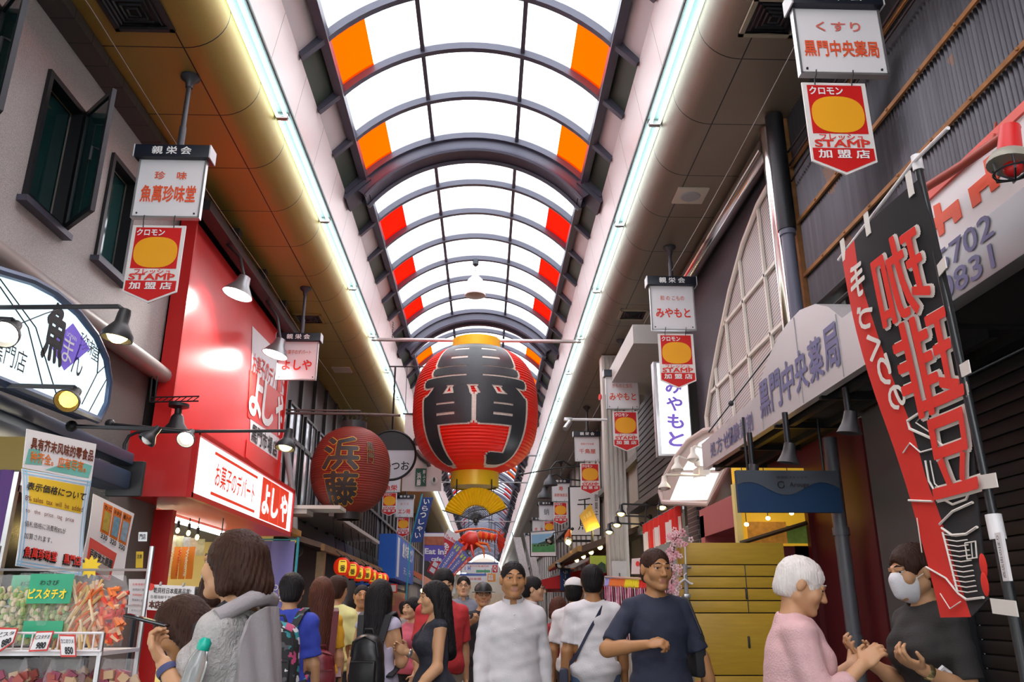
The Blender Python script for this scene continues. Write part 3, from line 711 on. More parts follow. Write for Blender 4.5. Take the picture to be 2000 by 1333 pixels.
arm_lamp(at(-30, 752, 4.5), at(146, 757, 4.5), at(145, 770, 4.5), (.05, -.75, -.6), 'amber arm lamp below the purple diamond sign', .068, M_amb, 8)
arm_lamp(at(140, 833, 5.5), at(304, 839, 5.5), at(303, 843, 5.5), (-.45, -.3, -.8), 'small arm lamp nearest the big black bell lamp, white inside', .06, M_shw, 6)
arm_lamp(at(215, 829, 6.3), at(370, 843, 6.3), at(371, 848, 6.3), (0, -.75, -.6), 'bright arm lamp in front of the lit white shop sign', .068, M_bulbh, 10)
arm_lamp(at(241, 890, 6.95), at(558, 842, 6.95), at(563, 850, 6.95), (-.1, -.2, -1), 'long arm lamp reaching across the lit white shop sign', .085, M_bulbw, 16,
         extra=[at(241, 890, 6.95), at(243, 868, 6.95), at(252, 852, 6.95), at(268, 845, 6.95), at(400, 843, 6.95), at(558, 842, 6.95)])
# bell lamp on lattice bracket
t = thing('bell_lamp', 'big unlit black bell lamp hanging from a lattice bracket by the red billboard', 'lamp', at(350, 785, 8.1))
mb = MB(); p = at(350, 790, 8.1)
mb.lathe([(.10, .0), (.10, -.03), (.035, -.05), (.035, -.13)], p, ZA, 16); mb.build('canopy', BLACK, t)
mb = MB(); mb.lathe([(.035, -.10), (.06, -.13), (.075, -.2), (.12, -.26), (.135, -.34), (.12, -.34), (.1, -.26), (0, -.2)], p, ZA, 20); mb.build('shade', BLACK, t)
mb = MB(); a, b = at(292, 786, 8.1), at(388, 784, 8.1)
for dz in (0, .05): mb.tube([a + V(0, 0, dz), b + V(0, 0, dz)], .008, 5)
for k in range(8): mb.tube([lerp(a, b, k / 8), lerp(a, b, (k + 1) / 8) + V(0, 0, .05)], .005, 4)
for dx in (0, .05): mb.tube([a + V(dx, 0, 0), at(297, 735, 8.1) + V(dx, 0, 0)], .008, 5)
mb.build('lattice_bracket', DARKMETAL, t)
# ---- red billboard and the lit sign below
X3 = -3.36
t = thing('billboard', 'tall red billboard of the sweets shop with white lettering panels', 'sign', (X3, 10.7, 3.1))
mb = MB(); mb.box((X3 - .06, 10.72, 4.36), (.12, 4.64, 2.6)); mb.build('board', mat('glossy_red_board', (.68, .03, .03), .3, 0, .05), t)
for y in (8.4, 13.04):
    mb = MB(); mb.box((X3 - .04, y, 4.36), (.18, .04, 2.62)); mb.build('edge_trim', RED, t)
M_red2 = mat('bright_red_panel', (.70, .035, .025), .4, 0, .04)
q = lambda x, y: atx(x, y, X3)
mb = MB(); mb.add([q(487, 880) + V(.006, 0, 0), q(548, 955) + V(.006, 0, 0), q(556, 702) + V(.006, 0, 0), q(492, 637) + V(.006, 0, 0)], [(0, 1, 2, 3)]); wp = mb.build('white_panel', M_board, t)
mb = MB(); mb.add([q(483, 815) + V(.009, 0, 0), q(553, 862) + V(.009, 0, 0), q(556, 776) + V(.009, 0, 0), q(487, 722) + V(.009, 0, 0)], [(0, 1, 2, 3)]); mb.build('red_band', M_red2, t)
mb = MB(); mb.add([q(478, 893) + V(.009, 0, 0), q(547, 950) + V(.009, 0, 0), q(549, 905) + V(.009, 0, 0), q(481, 858) + V(.009, 0, 0)], [(0, 1, 2, 3)]); mb.build('red_foot_band', M_red2, t)
def chars(parent, txt, p0, p1, hh, m, X, bold, off=.012):
    for i, ch in enumerate(txt):
        f = i / max(1, len(txt) - 1); a = atx(p0[0] + (p1[0] - p0[0]) * f, p0[1] + (p1[1] - p0[1]) * f, X)
        w = (atx(p1[0], p1[1], X).y - atx(p0[0], p0[1], X).y) / max(1, len(txt) - 1) * .85
        lettering(parent, ch, a, YA, ZA, w, hh, m, bold, off)
chars(wp, 'お菓子のデパート', (496, 712), (552, 752), .3, RI, X3, .01, .014)
chars(wp, 'よしや', (499, 772), (546, 812), .62, WHITEINK, X3, .03, .016)
chars(wp, '黒門市場店', (495, 848), (536, 876), .24, BLACKINK, X3, .02, .014)
X4 = -2.76
t = thing('lit_shop_sign', 'lit white box sign of the sweets shop with red lettering in a red case', 'sign', (X4, 9.5, 2.36))
p_bl, p_br, p_tr, p_tl = atx(361, 972, X4), atx(565, 1046, X4), atx(572, 955, X4), atx(386, 848, X4)
y0_, y1_ = (p_bl.y + p_tl.y) / 2, (p_br.y + p_tr.y) / 2; z0_, z1_ = (p_bl.z + p_br.z) / 2, (p_tl.z + p_tr.z) / 2
mb = MB(); mb.box((X4 - .31, (y0_ + y1_) / 2, (z0_ + z1_) / 2), (.6, y1_ - y0_, z1_ - z0_), ch=.01); mb.build('case', RED, t)
mb = MB(); mb.box((X4 + .0, (y0_ + y1_) / 2, (z0_ + z1_) / 2), (.03, y1_ - y0_ - .1, z1_ - z0_ - .1)); lf = mb.build('lit_face', M_litw, t)
mb = MB()
for z in (z0_ + .02, z1_ - .02): mb.box((X4 + .01, (y0_ + y1_) / 2, z), (.05, y1_ - y0_, .05))
for y in (y0_ + .02, y1_ - .02): mb.box((X4 + .01, y, (z0_ + z1_) / 2), (.05, .05, z1_ - z0_))
mb.build('frame', RED, t)
M_redlit = mat('backlit_red', (.80, .05, .02), .5, 0, 0, emit=.3, ec=(.9, .05, .01))
zm = (z0_ + z1_) / 2; ym = atx(460, 932, X4).y
for k in range(3):
    a, b = atx(507 + 17.5 * k, 975 + 7 * k, X4).y, atx(524 + 17.5 * k, 982 + 7 * k, X4).y
    mb = MB(); mb.box((X4 + .018, (a + b) / 2, zm), (.006, b - a - .01, .50)); mb.build('red_panel', M_redlit, lf)
    lettering(lf, 'よしや'[k], (X4 + .02, (a + b) / 2, zm), YA, ZA, (b - a) * .72, .34, glow('backlit_white', (1, 1, 1), 1.1), .035, .006)
lettering(lf, 'お菓子のデパート', (X4 + .016, ym, zm), YA, ZA, 1.45, .24, M_redlit, .012, .004)
for dz in (.2, -.2):
    mb = MB(); mb.box((X4 + .018, ym, zm + dz), (.004, 1.6, .03)); mb.build('red_rule', M_redlit, lf)
# flood lamps over the billboard
def flood(p, label, energy, aim):
    t = thing('flood_lamp', label, 'lamp', p, 'flood lamps above the red billboard'); aim = Vector(aim).normalized()
    mb = MB(); mb.lathe([(.02, -.24), (.07, -.22), (.09, -.12), (.15, -.03), (.19, .03), (.18, .03), (.14, -.02)], p, aim, 22); mb.build('reflector', mat('grey_cast_metal', (.28, .27, .28), .35, .6), t)
    mb = MB(); mb.lathe([(0, .02), (.17, .02), (.17, .028), (0, .03)], p, aim, 20); mb.build('lens', glow('flood_lens', (1, 1, .97), 12.0), t)
    mb = MB(); top = V(p.x - .2, p.y, 5.66); mb.tube([p - aim * .2, lerp(p - aim * .2, top, .5) + V(.05, 0, .05), top], .02, 8); mb.build('stem', DARKMETAL, t)
    ld = bpy.data.lights.new('flood_light', 'SPOT'); ld.energy = energy; ld.color = (1, .96, .88); ld.spot_size = math.radians(150); ld.spot_blend = .7; ld.shadow_soft_size = .15
    lo = bpy.data.objects.new('flood_light', ld); COL.objects.link(lo); lo.parent = t; lo.location = aim * .06
    lo.rotation_euler = aim.to_track_quat('-Z', 'Y').to_euler()
flood(at(465, 572, 9.1), 'shining flood lamp at the near end of the red billboard', 120, (-.25, -.1, -1))
flood(at(538, 690, 11.0), 'shining flood lamp behind the sweets shop hanging sign', 120, (-.25, -.1, -1))
mb = MB(); mb.box((-3.2, 10.7, 5.72), (.16, 5, .12)); mb.box((-3.35, 10.7, 5.85), (.3, 5, .08))
for y in (9.4, 10.7, 11.9): mb.box((-3.2, y, 5.85), (.1, .12, .3))
tag(mb.build('lamp_rail', BLACK), 'dark rail under the soffit carrying the billboard flood lamps', 'rail')
# red door frame below the lit sign
mb = MB(); mb.box((-3.2, 8.30, 1.18), (.18, .1, 2.36)); structure(mb.build('door_2', RED))
# interior fittings of the sweets shop
t = thing('tube_lamp', 'white tube lamp under the orange ceiling of the sweets shop', 'light', (-3.5, 9.2, 2.4))
mb = MB(); mb.box((-3.55, 10.0, 2.44), (.12, 2.6, .05)); mb.build('batten', WHITE, t)
mb = MB(); mb.box((-3.55, 10.0, 2.39), (.08, 2.5, .04), ch=.015); mb.build('tube', glow('shop_tube', (1, .97, .88), 14), t)
for k, (x, y) in enumerate([(328, 1040), (347, 1037), (368, 1042), (385, 1050), (431, 1060)]):
    p = at(x, y, 8.9); t = thing('hanging_bulb', 'bare warm bulb on a black cord in the sweets shop window row', 'bulb', p, 'bare bulbs in the sweets shop')
    mb = MB(); mb.tube([p + V(0, 0, .05), V(p.x, p.y, 2.35)], .006, 5); mb.tube([p + V(0, 0, .03), p + V(0, 0, .1)], .018, 8); mb.build('cord', BLACK, t)
    mb = MB(); mb.ball(p, (.022, .022, .03), 8); mb.build('bulb_glass', M_bulbw, t)
M_flag1 = mat('orange_welcome_strip', (.90, .28, .03), .6, 0, .25, 5)
for k, x in enumerate((325, 343, 357, 372)):
    p = at(x, 1100, 9.2); t = thing('welcome_banner', 'orange paper strip reading Welcome hanging in the sweets shop', 'banner', p, 'orange welcome strips')
    rows = [[p + V(-.035 + .07 * j, .01 * math.sin(i + k), .17 - .34 * i / 6) for j in (0, 1)] for i in range(7)]
    MB().sheet(rows, .003).build('strip', M_flag1, t)
    lettering(t, 'Welcome', p + V(-.05 + .01, -.01, 0), -ZA, XA, .28, .03, WHITEINK if k % 2 else RI, .01, .01)
for k in range(6):
    p = at(322 + 14 * k, 1060 + 2 * k, 9.3); rows = [[p + V(-.04 + .04 * j, .01 * math.sin(2 * i + k), .09 - .18 * i / 4) for j in range(3)] for i in range(5)]
    o = MB().sheet(rows, .003).build('paper_charm', mat('paper_charm_%d' % (k % 3), [(.55, .66, .75), (.7, .72, .6), (.6, .68, .45)][k % 3], .6, 0, .4, 30))
    tag(o, 'small pale blue and green paper charm in the row above the welcome strips', 'decoration', 'paper charms in the sweets shop')
# glowing yellow cut-out figure board: plain yellow panel
# ================================================================ lanterns and things hung over the street
YL = 14.8; ZL = 4.98
t = thing('lantern_beam', 'pale steel pipe spanning the arcade above the big red lantern', 'beam', (XC, YL, 6.38))
mb = MB(); mb.tube([(XC - 2.02, YL, 6.36), (XC, YL, 6.36), (XC + 2.02, YL, 6.36)], .035, 12); mb.build('pipe', mat('pale_pipe', (.55, .5, .5), .35, .5), t)
for x in (-.36, .36):
    mb = MB(); mb.box((XC + x, YL, 6.36), (.09, .1, .17), ch=.01); mb.box((XC + x, YL - .052, 6.40), (.02, .006, .02), mi=1); mb.build('clamp', [WHITE, BLACK], t)
mb = MB()
for k in range(8): mb.tube([(XC - 1.62 + .012 * (k % 2), YL, 6.34 + .05 * k), (XC - 1.62 - .012 * (k % 2), YL, 6.38 + .05 * k)], .008, 5)
mb.build('chain', DARKMETAL, t)
def lantern(t, c, r, hh, rc, nrib, m_body, ex=2.5, amp=.018):
    """ribbed paper lantern body; returns the surface radius at height z"""
    def rad(z):
        tt = min(1, abs(z) / (hh * 1.02)); return max(rc, r * (1 - tt ** ex) ** (1 / ex))
    prof = []
    for k in range(nrib * 4 + 1):
        z = -hh + 2 * hh * k / (nrib * 4); prof.append((rad(z) - amp * r * abs(math.sin(PI * k / 4)) * 0 - amp * r * (1 - abs(math.sin(PI * k / 4))), z))
    mb = MB(); mb.lathe(prof, c, ZA, 72); o = mb.build('paper_body', m_body, t, 80)
    return rad, o
t = thing('paper_lantern', 'giant red paper lantern with huge black characters outlined in white', 'lantern', (XC, YL, 3.55))
M_lred = mat('scarlet_lantern_paper', (.78, .016, .008), .45, 0, .08, 3, emit=.05, ec=(1, .02, .0))
M_gold = mat('yellow_gold_enamel', (.78, .50, .012), .35, .1, .1, 5)
C = V(XC, YL, ZL); rad, body = lantern(t, C, 1.17, 1.18, .47, 44, M_lred, 2.6)
for nm, z0, z1, r in (('top_ring', 1.14, 1.36, .46), ('bottom_ring', -1.44, -1.16, .44)):
    mb = MB(); mb.lathe([(r - .04, z0), (r, z0), (r, z1), (r - .03, z1), (r - .03, z0 + .02), (0, z0 + .02), (0, z0)], C, ZA, 48); mb.build(nm, M_gold, t)
def wrap(C, rad, off, r0, yaw=0.0):
    def f(x, y):
        a = x / r0 + yaw; rr = rad(y) + off; return V(C.x + rr * math.sin(a), C.y - rr * math.cos(a), C.z + y)
    return f
M_lblk = mat('lantern_black', (.028, .03, .036), .42, 0, .15, 6); M_lwht = mat('lantern_white_edge', (.72, .60, .52), .5, 0, .35, 25)
for txt, yc, hgt in (('黒', .50, 1.16), ('門', -.54, 1.10)):
    for nm, b, m, off, g in (('lettering_edge', .052, M_lwht, .010, 1.0), ('lettering', .030, M_lblk, .022, .985)):
        f = wrap(C + V(0, 0, yc), lambda y, yc=yc: rad(y + yc), off, 1.17)
        lettering(t, txt, None, None, None, 1.92 * g, hgt * (1 - (1 - g) * 1.2), m, b, name=nm, fmap=f, cuts=(26, 24))
mb = MB()
for s in (-1, 1): mb.tube([(XC + s * .36, YL, 6.30), (XC + s * .36, YL, 6.22)], .02, 6)
mb.build('hanger', DARKMETAL, t)
# folding fan
p = V(XC + .04, YL - .42, 2.90)
t = thing('folding_fan', 'gold folding fan with black sticks hung beneath the giant lantern', 'fan', p)
a0, a1, n = math.radians(163), math.radians(22), 44
def F(a, r, d): return p + V(r * math.cos(a), d, r * math.sin(a))
rows = [[F(a0 + (a1 - a0) * k / n, r, .02 * (1 if k % 2 else -1) * (r / .6)) for k in range(n + 1)] for r in (.26, .42, .58)]
mb = MB(); mb.sheet(rows, .004, sm=False); mb.build('leaf', mat('gold_fan_leaf', (.85, .55, .01), .4, .1, .15, 9), t, 10)
for k in range(0, 23):
    a = a0 + (a1 - a0) * k / 22; mb = MB(); mb.tube([F(a, 0, -.015), F(a, .28, -.015)], .007, 5); mb.build('stick', BLACK, t)
for a in (a0, a1):
    mb = MB(); mb.tube([F(a, -.06, -.025), F(a, .62, -.025)], .012, 6); mb.build('guard', BLACK, t)
mb = MB(); mb.ball(p + V(0, -.03, 0), (.05, .03, .05), 10); mb.ball(p + V(0, -.03, -.06), (.035, .03, .02), 8); mb.build('rivet', BLACK, t)
for s in (-1, 1):
    mb = MB(); mb.tube([V(XC + s * .31, YL - .33, 3.64), V(XC + s * .31, YL - .34, 3.5), V(XC + s * .31, YL - .4, 3.33)], .012, 6); mb.build('hook', BLACK, t)
# pendant lamp under the vault
p = at(928, 578, 14.45)
t = thing('pendant_lamp', 'white bell shaped pendant lamp hanging from the glazed vault', 'lamp', p)
mb = MB(); mb.lathe([(.02, .50), (.05, .46), (.07, .40), (.14, .33), (.19, .18), (.20, 0), (.185, 0), (.175, .18), (.1, .32), (0, .36)], p, ZA, 24); mb.build('shade', mat('grey_white_shade', (.55, .52, .53), .5), t)
mb = MB(); mb.tube([p + V(0, 0, .48), V(p.x, p.y, 7.84)], .008, 6); mb.lathe([(.06, 0), (.06, -.1), (.03, -.13), (0, -.13)], (p.x, p.y, 7.90), ZA, 12); mb.build('cord', DARKMETAL, t)
# weathered dark lantern on the left
c2 = at(685, 919, 13.35)
t = thing('paper_lantern', 'weathered dark red paper lantern with black characters edged in yellow', 'lantern', c2 - V(0, 0, .72))
M_ldark = mat('weathered_lantern_paper', (.20, .018, .008), .6, 0, .5, 2.2)
rad2, body = lantern(t, c2, .645, .70, .22, 38, M_ldark, 2.2)
for nm, z0, z1, r in (('top_ring', .67, .80, .22), ('bottom_ring', -.80, -.67, .22)):
    mb = MB(); mb.lathe([(r - .03, z0), (r, z0), (r, z1), (r - .03, z1), (0, z1), (0, z0)], c2, ZA, 32); mb.build(nm, BLACK, t)
M_yel = mat('yellow_edge_paint', (.72, .36, .02), .5, 0, .2); M_dk2 = mat('lantern_dark_ink', (.035, .03, .03), .5, 0, .2)
for txt, x0, yc, w, h, b in (('浜', -.08, .17, .58, .52, .032), ('藤', -.06, -.37, .58, .48, .030), ('黒門', .42, .20, .13, .34, .012)):
    for nm, bb, m, off in (('lettering_edge', b + .018, M_yel, .006), ('lettering', b, M_dk2, .013)):
        f0 = wrap(c2 + V(0, 0, yc), lambda y, yc=yc: rad2(y + yc), off, .645)
        lettering(t, '\n'.join(txt), None, None, None, w, h, m, bb, name=nm, fmap=lambda x, y, x0=x0, f0=f0: f0(x + x0, y), cuts=(10, 14))
a, b = at(596, 808, 13.35), at(782, 812, 13.35)
mb = MB(); mb.tube([V(c2.x - .1, c2.y, c2.z + .80), V(c2.x - .1, c2.y, a.z + .05)], .012, 6); mb.tube([V(c2.x + .1, c2.y, c2.z + .80), V(c2.x + .1, c2.y, a.z + .05)], .012, 6)
for k in range(6): mb.tube([V(c2.x - .2 + .08 * k, c2.y, a.z - .1), V(c2.x - .16 + .08 * k, c2.y + .03, a.z - .02)], .01, 5)
mb.build('hanger', DARKMETAL, t)
a, b = at(596, 808, 13.35), at(782, 812, 13.35)
mb = MB(); mb.tube([V(XL, 13.35, a.z), V(c2.x, 13.35, a.z + .0), b], .022, 8); mb.tube([V(XL, 13.35, a.z + .06), V(c2.x + .1, 13.35, a.z + .05)], .016, 6); tag(mb.build('bracket_arm', mat('rusty_steel', (.16, .12, .11), .6, .4, .4)), 'rusty horizontal bracket arm holding the weathered dark lantern', 'bracket')
mb = MB(); m_ = at(640, 995, 12.0); mb.box((m_.x - .25, 12.0, m_.z), (.95, .5, .05)); mb.box((m_.x - .5, 12.0, m_.z - .05), (.5, .45, .08)); tag(mb.build('eave_ledge', mat('pale_ledge', (.45, .42, .38), .6)), 'pale metal ledge below the weathered dark lantern', 'ledge')
# white cloth banner behind the giant lantern
p0 = at(826, 884, 16.6)
t = thing('cloth_banner', 'white cloth banner with a brown brush stroke and a green label behind the giant lantern', 'banner', p0)
rows = [[p0 + V(-.40 + .8 * j / 6, .02 * math.sin(j * 1.3 + i * .5), .80 - 1.6 * i / 8) for j in range(7)] for i in range(9)]
mb = MB(); mb.sheet(rows, .006); cl = mb.build('cloth', mat('white_cotton', (.80, .76, .74), .8, 0, .05), t)
mb = MB(); mb.tube([p0 + V(-.45, 0, .81), p0 + V(.45, 0, .81)], .015, 6)
for s in (-1, 1): mb.tube([p0 + V(s * .4, 0, .81), V(p0.x + s * .4, p0.y, 6.36)], .006, 4)
mb.tube([V(XC - 1.88, p0.y, 6.36), V(p0.x + .45, p0.y, 6.36)], .015, 6); mb.build('rod', DARKMETAL, t)
Mbr = mat('brown_brush_ink', (.09, .055, .05), .6)
mb = MB(); mb.tube([p0 + V(-.13, -.04, .02), p0 + V(-.02, -.045, -.12), p0 + V(.12, -.045, -.22), p0 + V(.14, -.045, -.30)], [.05, .055, .05, .04], 8); mb.build('brush_stroke', Mbr, cl)
mb = MB(); mb.ball(p0 + V(-.14, -.035, .22), (.07, .02, .09), 10); mb.build('brush_stroke', Mbr, cl)
mb = MB(); mb.box(p0 + V(-.02, -.035, -.52), (.22, .012, .36)); g = mb.build('green_label', mat('green_label', (.012, .10, .06), .5), cl)
lettering(g, '浜\n藤', p0 + V(-.06, -.042, -.56), XA, ZA, .085, .26, WHITEINK, .02)
lettering(g, '鮮\nふ\nぐ', p0 + V(.045, -.042, -.5), XA, ZA, .055, .26, WHITEINK, .01)
for x, z in ((-.29, -.40), (.25, -.60)):
    mb = MB(); mb.lathe([(0, -.004), (.075, -.004), (.08, 0), (.075, .004), (0, .004)], p0 + V(x, -.035, z), YA, 18); mb.lathe([(.0, -.008), (.05, -.008), (.05, -.005)], p0 + V(x, -.035, z + .03), YA, 12, mi=1, sx=.5); mb.build('round_crest', [mat('pale_crest', (.7, .72, .72), .6), mat('dark_green_leaf', (.03, .09, .06), .6)], cl)
# round black and white sign
p = at(764, 890, 15.4)
t = thing('round_sign', 'round white sign with a black upper half behind the weathered lantern', 'sign', p)
mb = MB(); mb.lathe([(0, .02), (.47, .02), (.47, -.02), (0, -.02)], p, YA, 40); d = mb.build('disc', mat('pale_grey_disc', (.62, .62, .68), .4), t)
mb = MB(); A = arc(15, math.radians(12), math.radians(168)); mb.prism([p + V(.47 * math.cos(a), -.03, .47 * math.sin(a)) for a in A], (0, .008, 0)); mb.build('black_cap', BLACK, d)
mb = MB(); mb.tube([p + V(.47 * math.cos(a), -.02, .47 * math.sin(a)) for a in arc(41, 0, 2 * PI)], .025, 6, cap=False); mb.build('rim', BLACK, d)
lettering(d, 'かつお', p + V(.1, -.022, -.2), XA, ZA, .5, .16, BLACKINK, .02)
mb = MB(); mb.tube([p + V(0, 0, .45), V(p.x, p.y, 6.0)], .02, 6); mb.build('hanger', DARKMETAL, t)
# ================================================================ posters and snacks of the left shop
M_paper = mat('white_poster_paper', (.80, .77, .77), .6, 0, .04)
def card(name, label, cat, tl, tr, br, bl, m=None, th=.004, bow=0.0, group=None, n=7, cord=0.0, stand=False):
    """a sheet of paper or board through four corners (pixel x, y, depth); returns the thing and a map from (0..1, 0..1) to its surface"""
    A, B, C_, D = [at(*q) for q in (tl, tr, br, bl)]
    nn = (B - A).cross(D - A); nn = nn.normalized()
    if nn.y > 0: nn = -nn
    f = lambda u, v, d=0.0: (A * (1 - u) + B * u) * (1 - v) + (D * (1 - u) + C_ * u) * v + nn * (d + bow * math.sin(PI * v) * math.cos(u * 2.5))
    t = thing(name, label, cat, f(.5, 1), group)
    rows = [[f(j / (n - 1), i / (n - 1)) for j in range(n)] for i in range(n)]
    MB().sheet(rows, th).build('sheet', m or M_paper, t)
    if cord:
        for u in (.1, .9):
            p = f(u, .02, -.006); mb = MB(); mb.tube([p, V(p.x, p.y, cord)], .003, 4); mb.build('cord', DARKMETAL, t)
    if stand:
        p = f(.5, .9, -.02); mb = MB(); mb.tube([p, V(p.x, p.y, .02)], .012, 6); mb.lathe([(.14, 0), (.14, .02), (.02, .03)], (p.x, p.y, 0), ZA, 14); mb.build('stand', DARKMETAL, t)
    return t, f
def on(t, f, txt, u, v, w, h, m=BLACKINK, bold=.01, shear=0.0, d=.005, name='lettering', mirror=False):
    g = lambda x, y: f(u + x, v - y, d)
    return lettering(t, txt, None, None, None, w, h, m, bold, fmap=g, cuts=(6, 3), shear=shear, name=name)
def blot(t, f, pts, m, name, d=.003):
    mb = MB(); mb.add([f(u, v, d) for u, v in pts], [tuple(range(len(pts)))]); return mb.build(name, m, t)
def rect(t, f, u0, v0, u1, v1, m, name, d=.003):
    g = [[f(u0 + (u1 - u0) * j / 6, v1 + (v0 - v1) * i / 6, d) for j in range(7)] for i in range(7)]; mb = MB()
    mb.add([p for r in g for p in r], [(i * 7 + j, i * 7 + j + 1, (i + 1) * 7 + j + 1, (i + 1) * 7 + j) for i in range(6) for j in range(6)], 0, True); return mb.build(name, m, t)
M_teal = mat('teal_print', (.18, .50, .42), .6, 0, .2); M_brown = mat('dark_brown_ink', (.16, .03, .01), .6); M_org = mat('orange_ink', (.75, .18, .02), .6)
M_sky = mat('sky_blue_print', (.30, .55, .75), .6); M_mus = mat('mustard_print', (.72, .47, .02), .6, 0, .06)
t, f = card('poster', 'white and teal poster of dark Chinese characters, clipped above the price notice', 'poster', (52, 838, 3.85), (188, 868, 4.2), (178, 940, 4.2), (44, 914, 3.85))
blot(t, f, [(.3, .95), (.95, .95), (.98, .6), (.7, .55), (.5, .75)], M_teal, 'teal_print'); blot(t, f, [(.02, .9), (.25, .85), (.2, .45), (.05, .5)], M_teal, 'teal_print')
on(t, f, '具有芥末风味的零食品', .52, .34, .90, .30, M_brown, .03); on(t, f, '种齐全。应有尽有。', .48, .68, .80, .28, M_org, .02)
t, f = card('poster', 'long white price notice with mustard heading and red shop name, curling at the foot', 'poster', (42, 916, 3.84), (178, 940, 4.19), (160, 1126, 4.15), (30, 1106, 3.8), bow=.02)
rect(t, f, .09, .07, .91, .36, M_mus, 'mustard_band')
for v in (.015, .05, .955, .985): rect(t, f, 0, v - .006, 1, v + .006, M_sky, 'blue_rule', .004)
for u in (.02, .06, .94, .98): rect(t, f, u - .008, 0, u + .008, 1, M_sky, 'blue_rule', .0045)
on(t, f, '表示価格について', .50, .18, .90, .085, BLACKINK, .02, .25); on(t, f, '8% sales  tax  will  be  added', .48, .315, .90, .055, M_brown, 0)
on(t, f, 'to   the   price   tag   price', .42, .45, .76, .055, M_brown, 0); on(t, f, '値札価格に消費税8%が', .36, .58, .64, .06, BLACKINK, .0)
on(t, f, '加算されます。', .26, .70, .42, .06, BLACKINK, 0)
on(t, f, '魚萬珍味堂　黒門店', .51, .865, .88, .105, BLACKINK, .05, 0, .005); on(t, f, '魚萬珍味堂　黒門店', .505, .86, .88, .10, RI, .02, 0, .016)
t, f = card('poster', 'white price sheet with three small orange framed product pictures', 'poster', (182, 965, 4.5), (262, 1004, 4.8), (240, 1136, 4.8), (160, 1092, 4.5), bow=.01, stand=True)
M_pic = [mat('product_picture_%d' % k, c, .5, 0, .5, 40) for k, c in enumerate([(.45, .33, .06), (.15, .3, .38), (.25, .35, .42)])]
for k in range(3):
    u = .36 + .24 * k; rect(t, f, u - .11, .05, u + .11, .50, M_org, 'picture_frame'); rect(t, f, u - .08, .17, u + .08, .46, M_pic[k], 'product_picture', .006)
    on(t, f, ['330', '320', '350'][k], u, .55, .16, .07, BLACKINK, .02); on(t, f, ['カニ', 'ホタテ', '鮭トバ'][k], u, .11, .18, .07, BLACKINK, .01)
t, f = card('poster', 'red framed brown notice card tilted against the price sheet', 'poster', (176, 1050, 4.3), (228, 1082, 4.4), (214, 1135, 4.4), (166, 1112, 4.3), mat('red_brown_card', (.50, .06, .04), .5, 0, .1), stand=True)
rect(t, f, .10, .30, .92, .95, mat('grey_taupe_card', (.38, .30, .27), .6), 'notice_field'); on(t, f, '百吃放太原園', .5, .45, .84, .28, BLACKINK, .02)
p = at(176, 1108, 4.2); mb = MB()
pts = [p + V((.055 if k % 2 else .035) * math.cos(k * PI / 10), 0, (.055 if k % 2 else .035) * math.sin(k * PI / 10)) for k in range(20)]
mb.prism(pts, (0, .004, 0)); t = mb.build('star_tag', mat('yellow_star_card', (.9, .62, .02), .5, 0, .1)); tag(t, 'yellow starburst price tag beside the red framed brown card', 'price tag')
t, f = card('paper_sheet', 'white paper sheet of faint red and black lines hanging from a metal clip', 'paper', (252, 1132, 4.6), (290, 1132, 4.7), (286, 1208, 4.7), (249, 1204, 4.6), bow=.005, stand=True)
for k in range(6): on(t, f, ['お客様各位', '当店商品のご案内', '全品税別価格です', '配送承ります', 'ご来店', 'ありがとうございます'][k], .5, .14 + .14 * k, .7, .06, RI if k % 2 == 0 else BLACKINK, 0)
t, f = card('price_board', 'handwritten white board announcing 本店特別价格 with red corner flowers', 'board', (292, 1142, 5.3), (381, 1146, 5.3), (376, 1198, 5.3), (288, 1192, 5.3), th=.012, stand=True)
on(t, f, '乾貝柱日本風高品質!', .52, .22, .82, .22, BLACKINK, .01, .1, .008); on(t, f, '各種海鮮干货日本直送特惠', .5, .48, .9, .14, BLACKINK, .0, 0, .008); on(t, f, '本店特別价格!!', .46, .78, .84, .30, BLACKINK, .04, 0, .008); on(t, f, '本店特別价格!!', .455, .775, .84, .29, M_brown, .01, 0, .01)
for u, v in ((.05, .10), (.93, .85)):
    mb = MB(); mb.lathe([(0, -.004), (.022, -.003), (.02, .003)], f(u, v, .008), YA, 8); mb.build('flower', RI, t)
for u in (.25, .75):
    mb = MB(); mb.tube([f(u, .02, .01), f(u, -.10, .0)], .008, 6); mb.build('clip', ALU, t)
t, f = card('price_board', 'small pink edged handwritten board below the 本店特別价格 board', 'board', (309, 1206, 5.25), (362, 1204, 5.25), (360, 1236, 5.25), (307, 1238, 5.25), mat('pink_edged_board', (.72, .42, .42), .5), th=.01, cord=at(335, 1190, 5.3).z)
rect(t, f, .04, .06, .96, .94, M_paper, 'field', .007); on(t, f, '食品売商品', .5, .28, .8, .3, BLACKINK, .02, 0, .01); on(t, f, '不是散装', .55, .72, .6, .3, BLACKINK, .02, 0, .01)
t, f = card('poster', 'blue checked white poster behind the display of the sweets shop', 'poster', (393, 1124, 7.2), (440, 1124, 7.2), (440, 1200, 7.2), (390, 1200, 7.2))
on(t, f, '西京漬', .4, .2, .5, .16, BLACKINK, .03); on(t, f, '産地直送', .5, .7, .7, .12, M_brown, 0)
for u in (.02, .06): rect(t, f, u - .015, 0, u + .015, 1, M_sky, 'blue_rule', .0045)
t, f = card('notice', 'small yellow notice stuck on the dark stucco pillar', 'notice', (266, 1078, 7.2), (280, 1078, 7.2), (279, 1110, 7.2), (265, 1110, 7.2), M_mus); on(t, f, '注意', .5, .3, .7, .25, BLACKINK, .01)
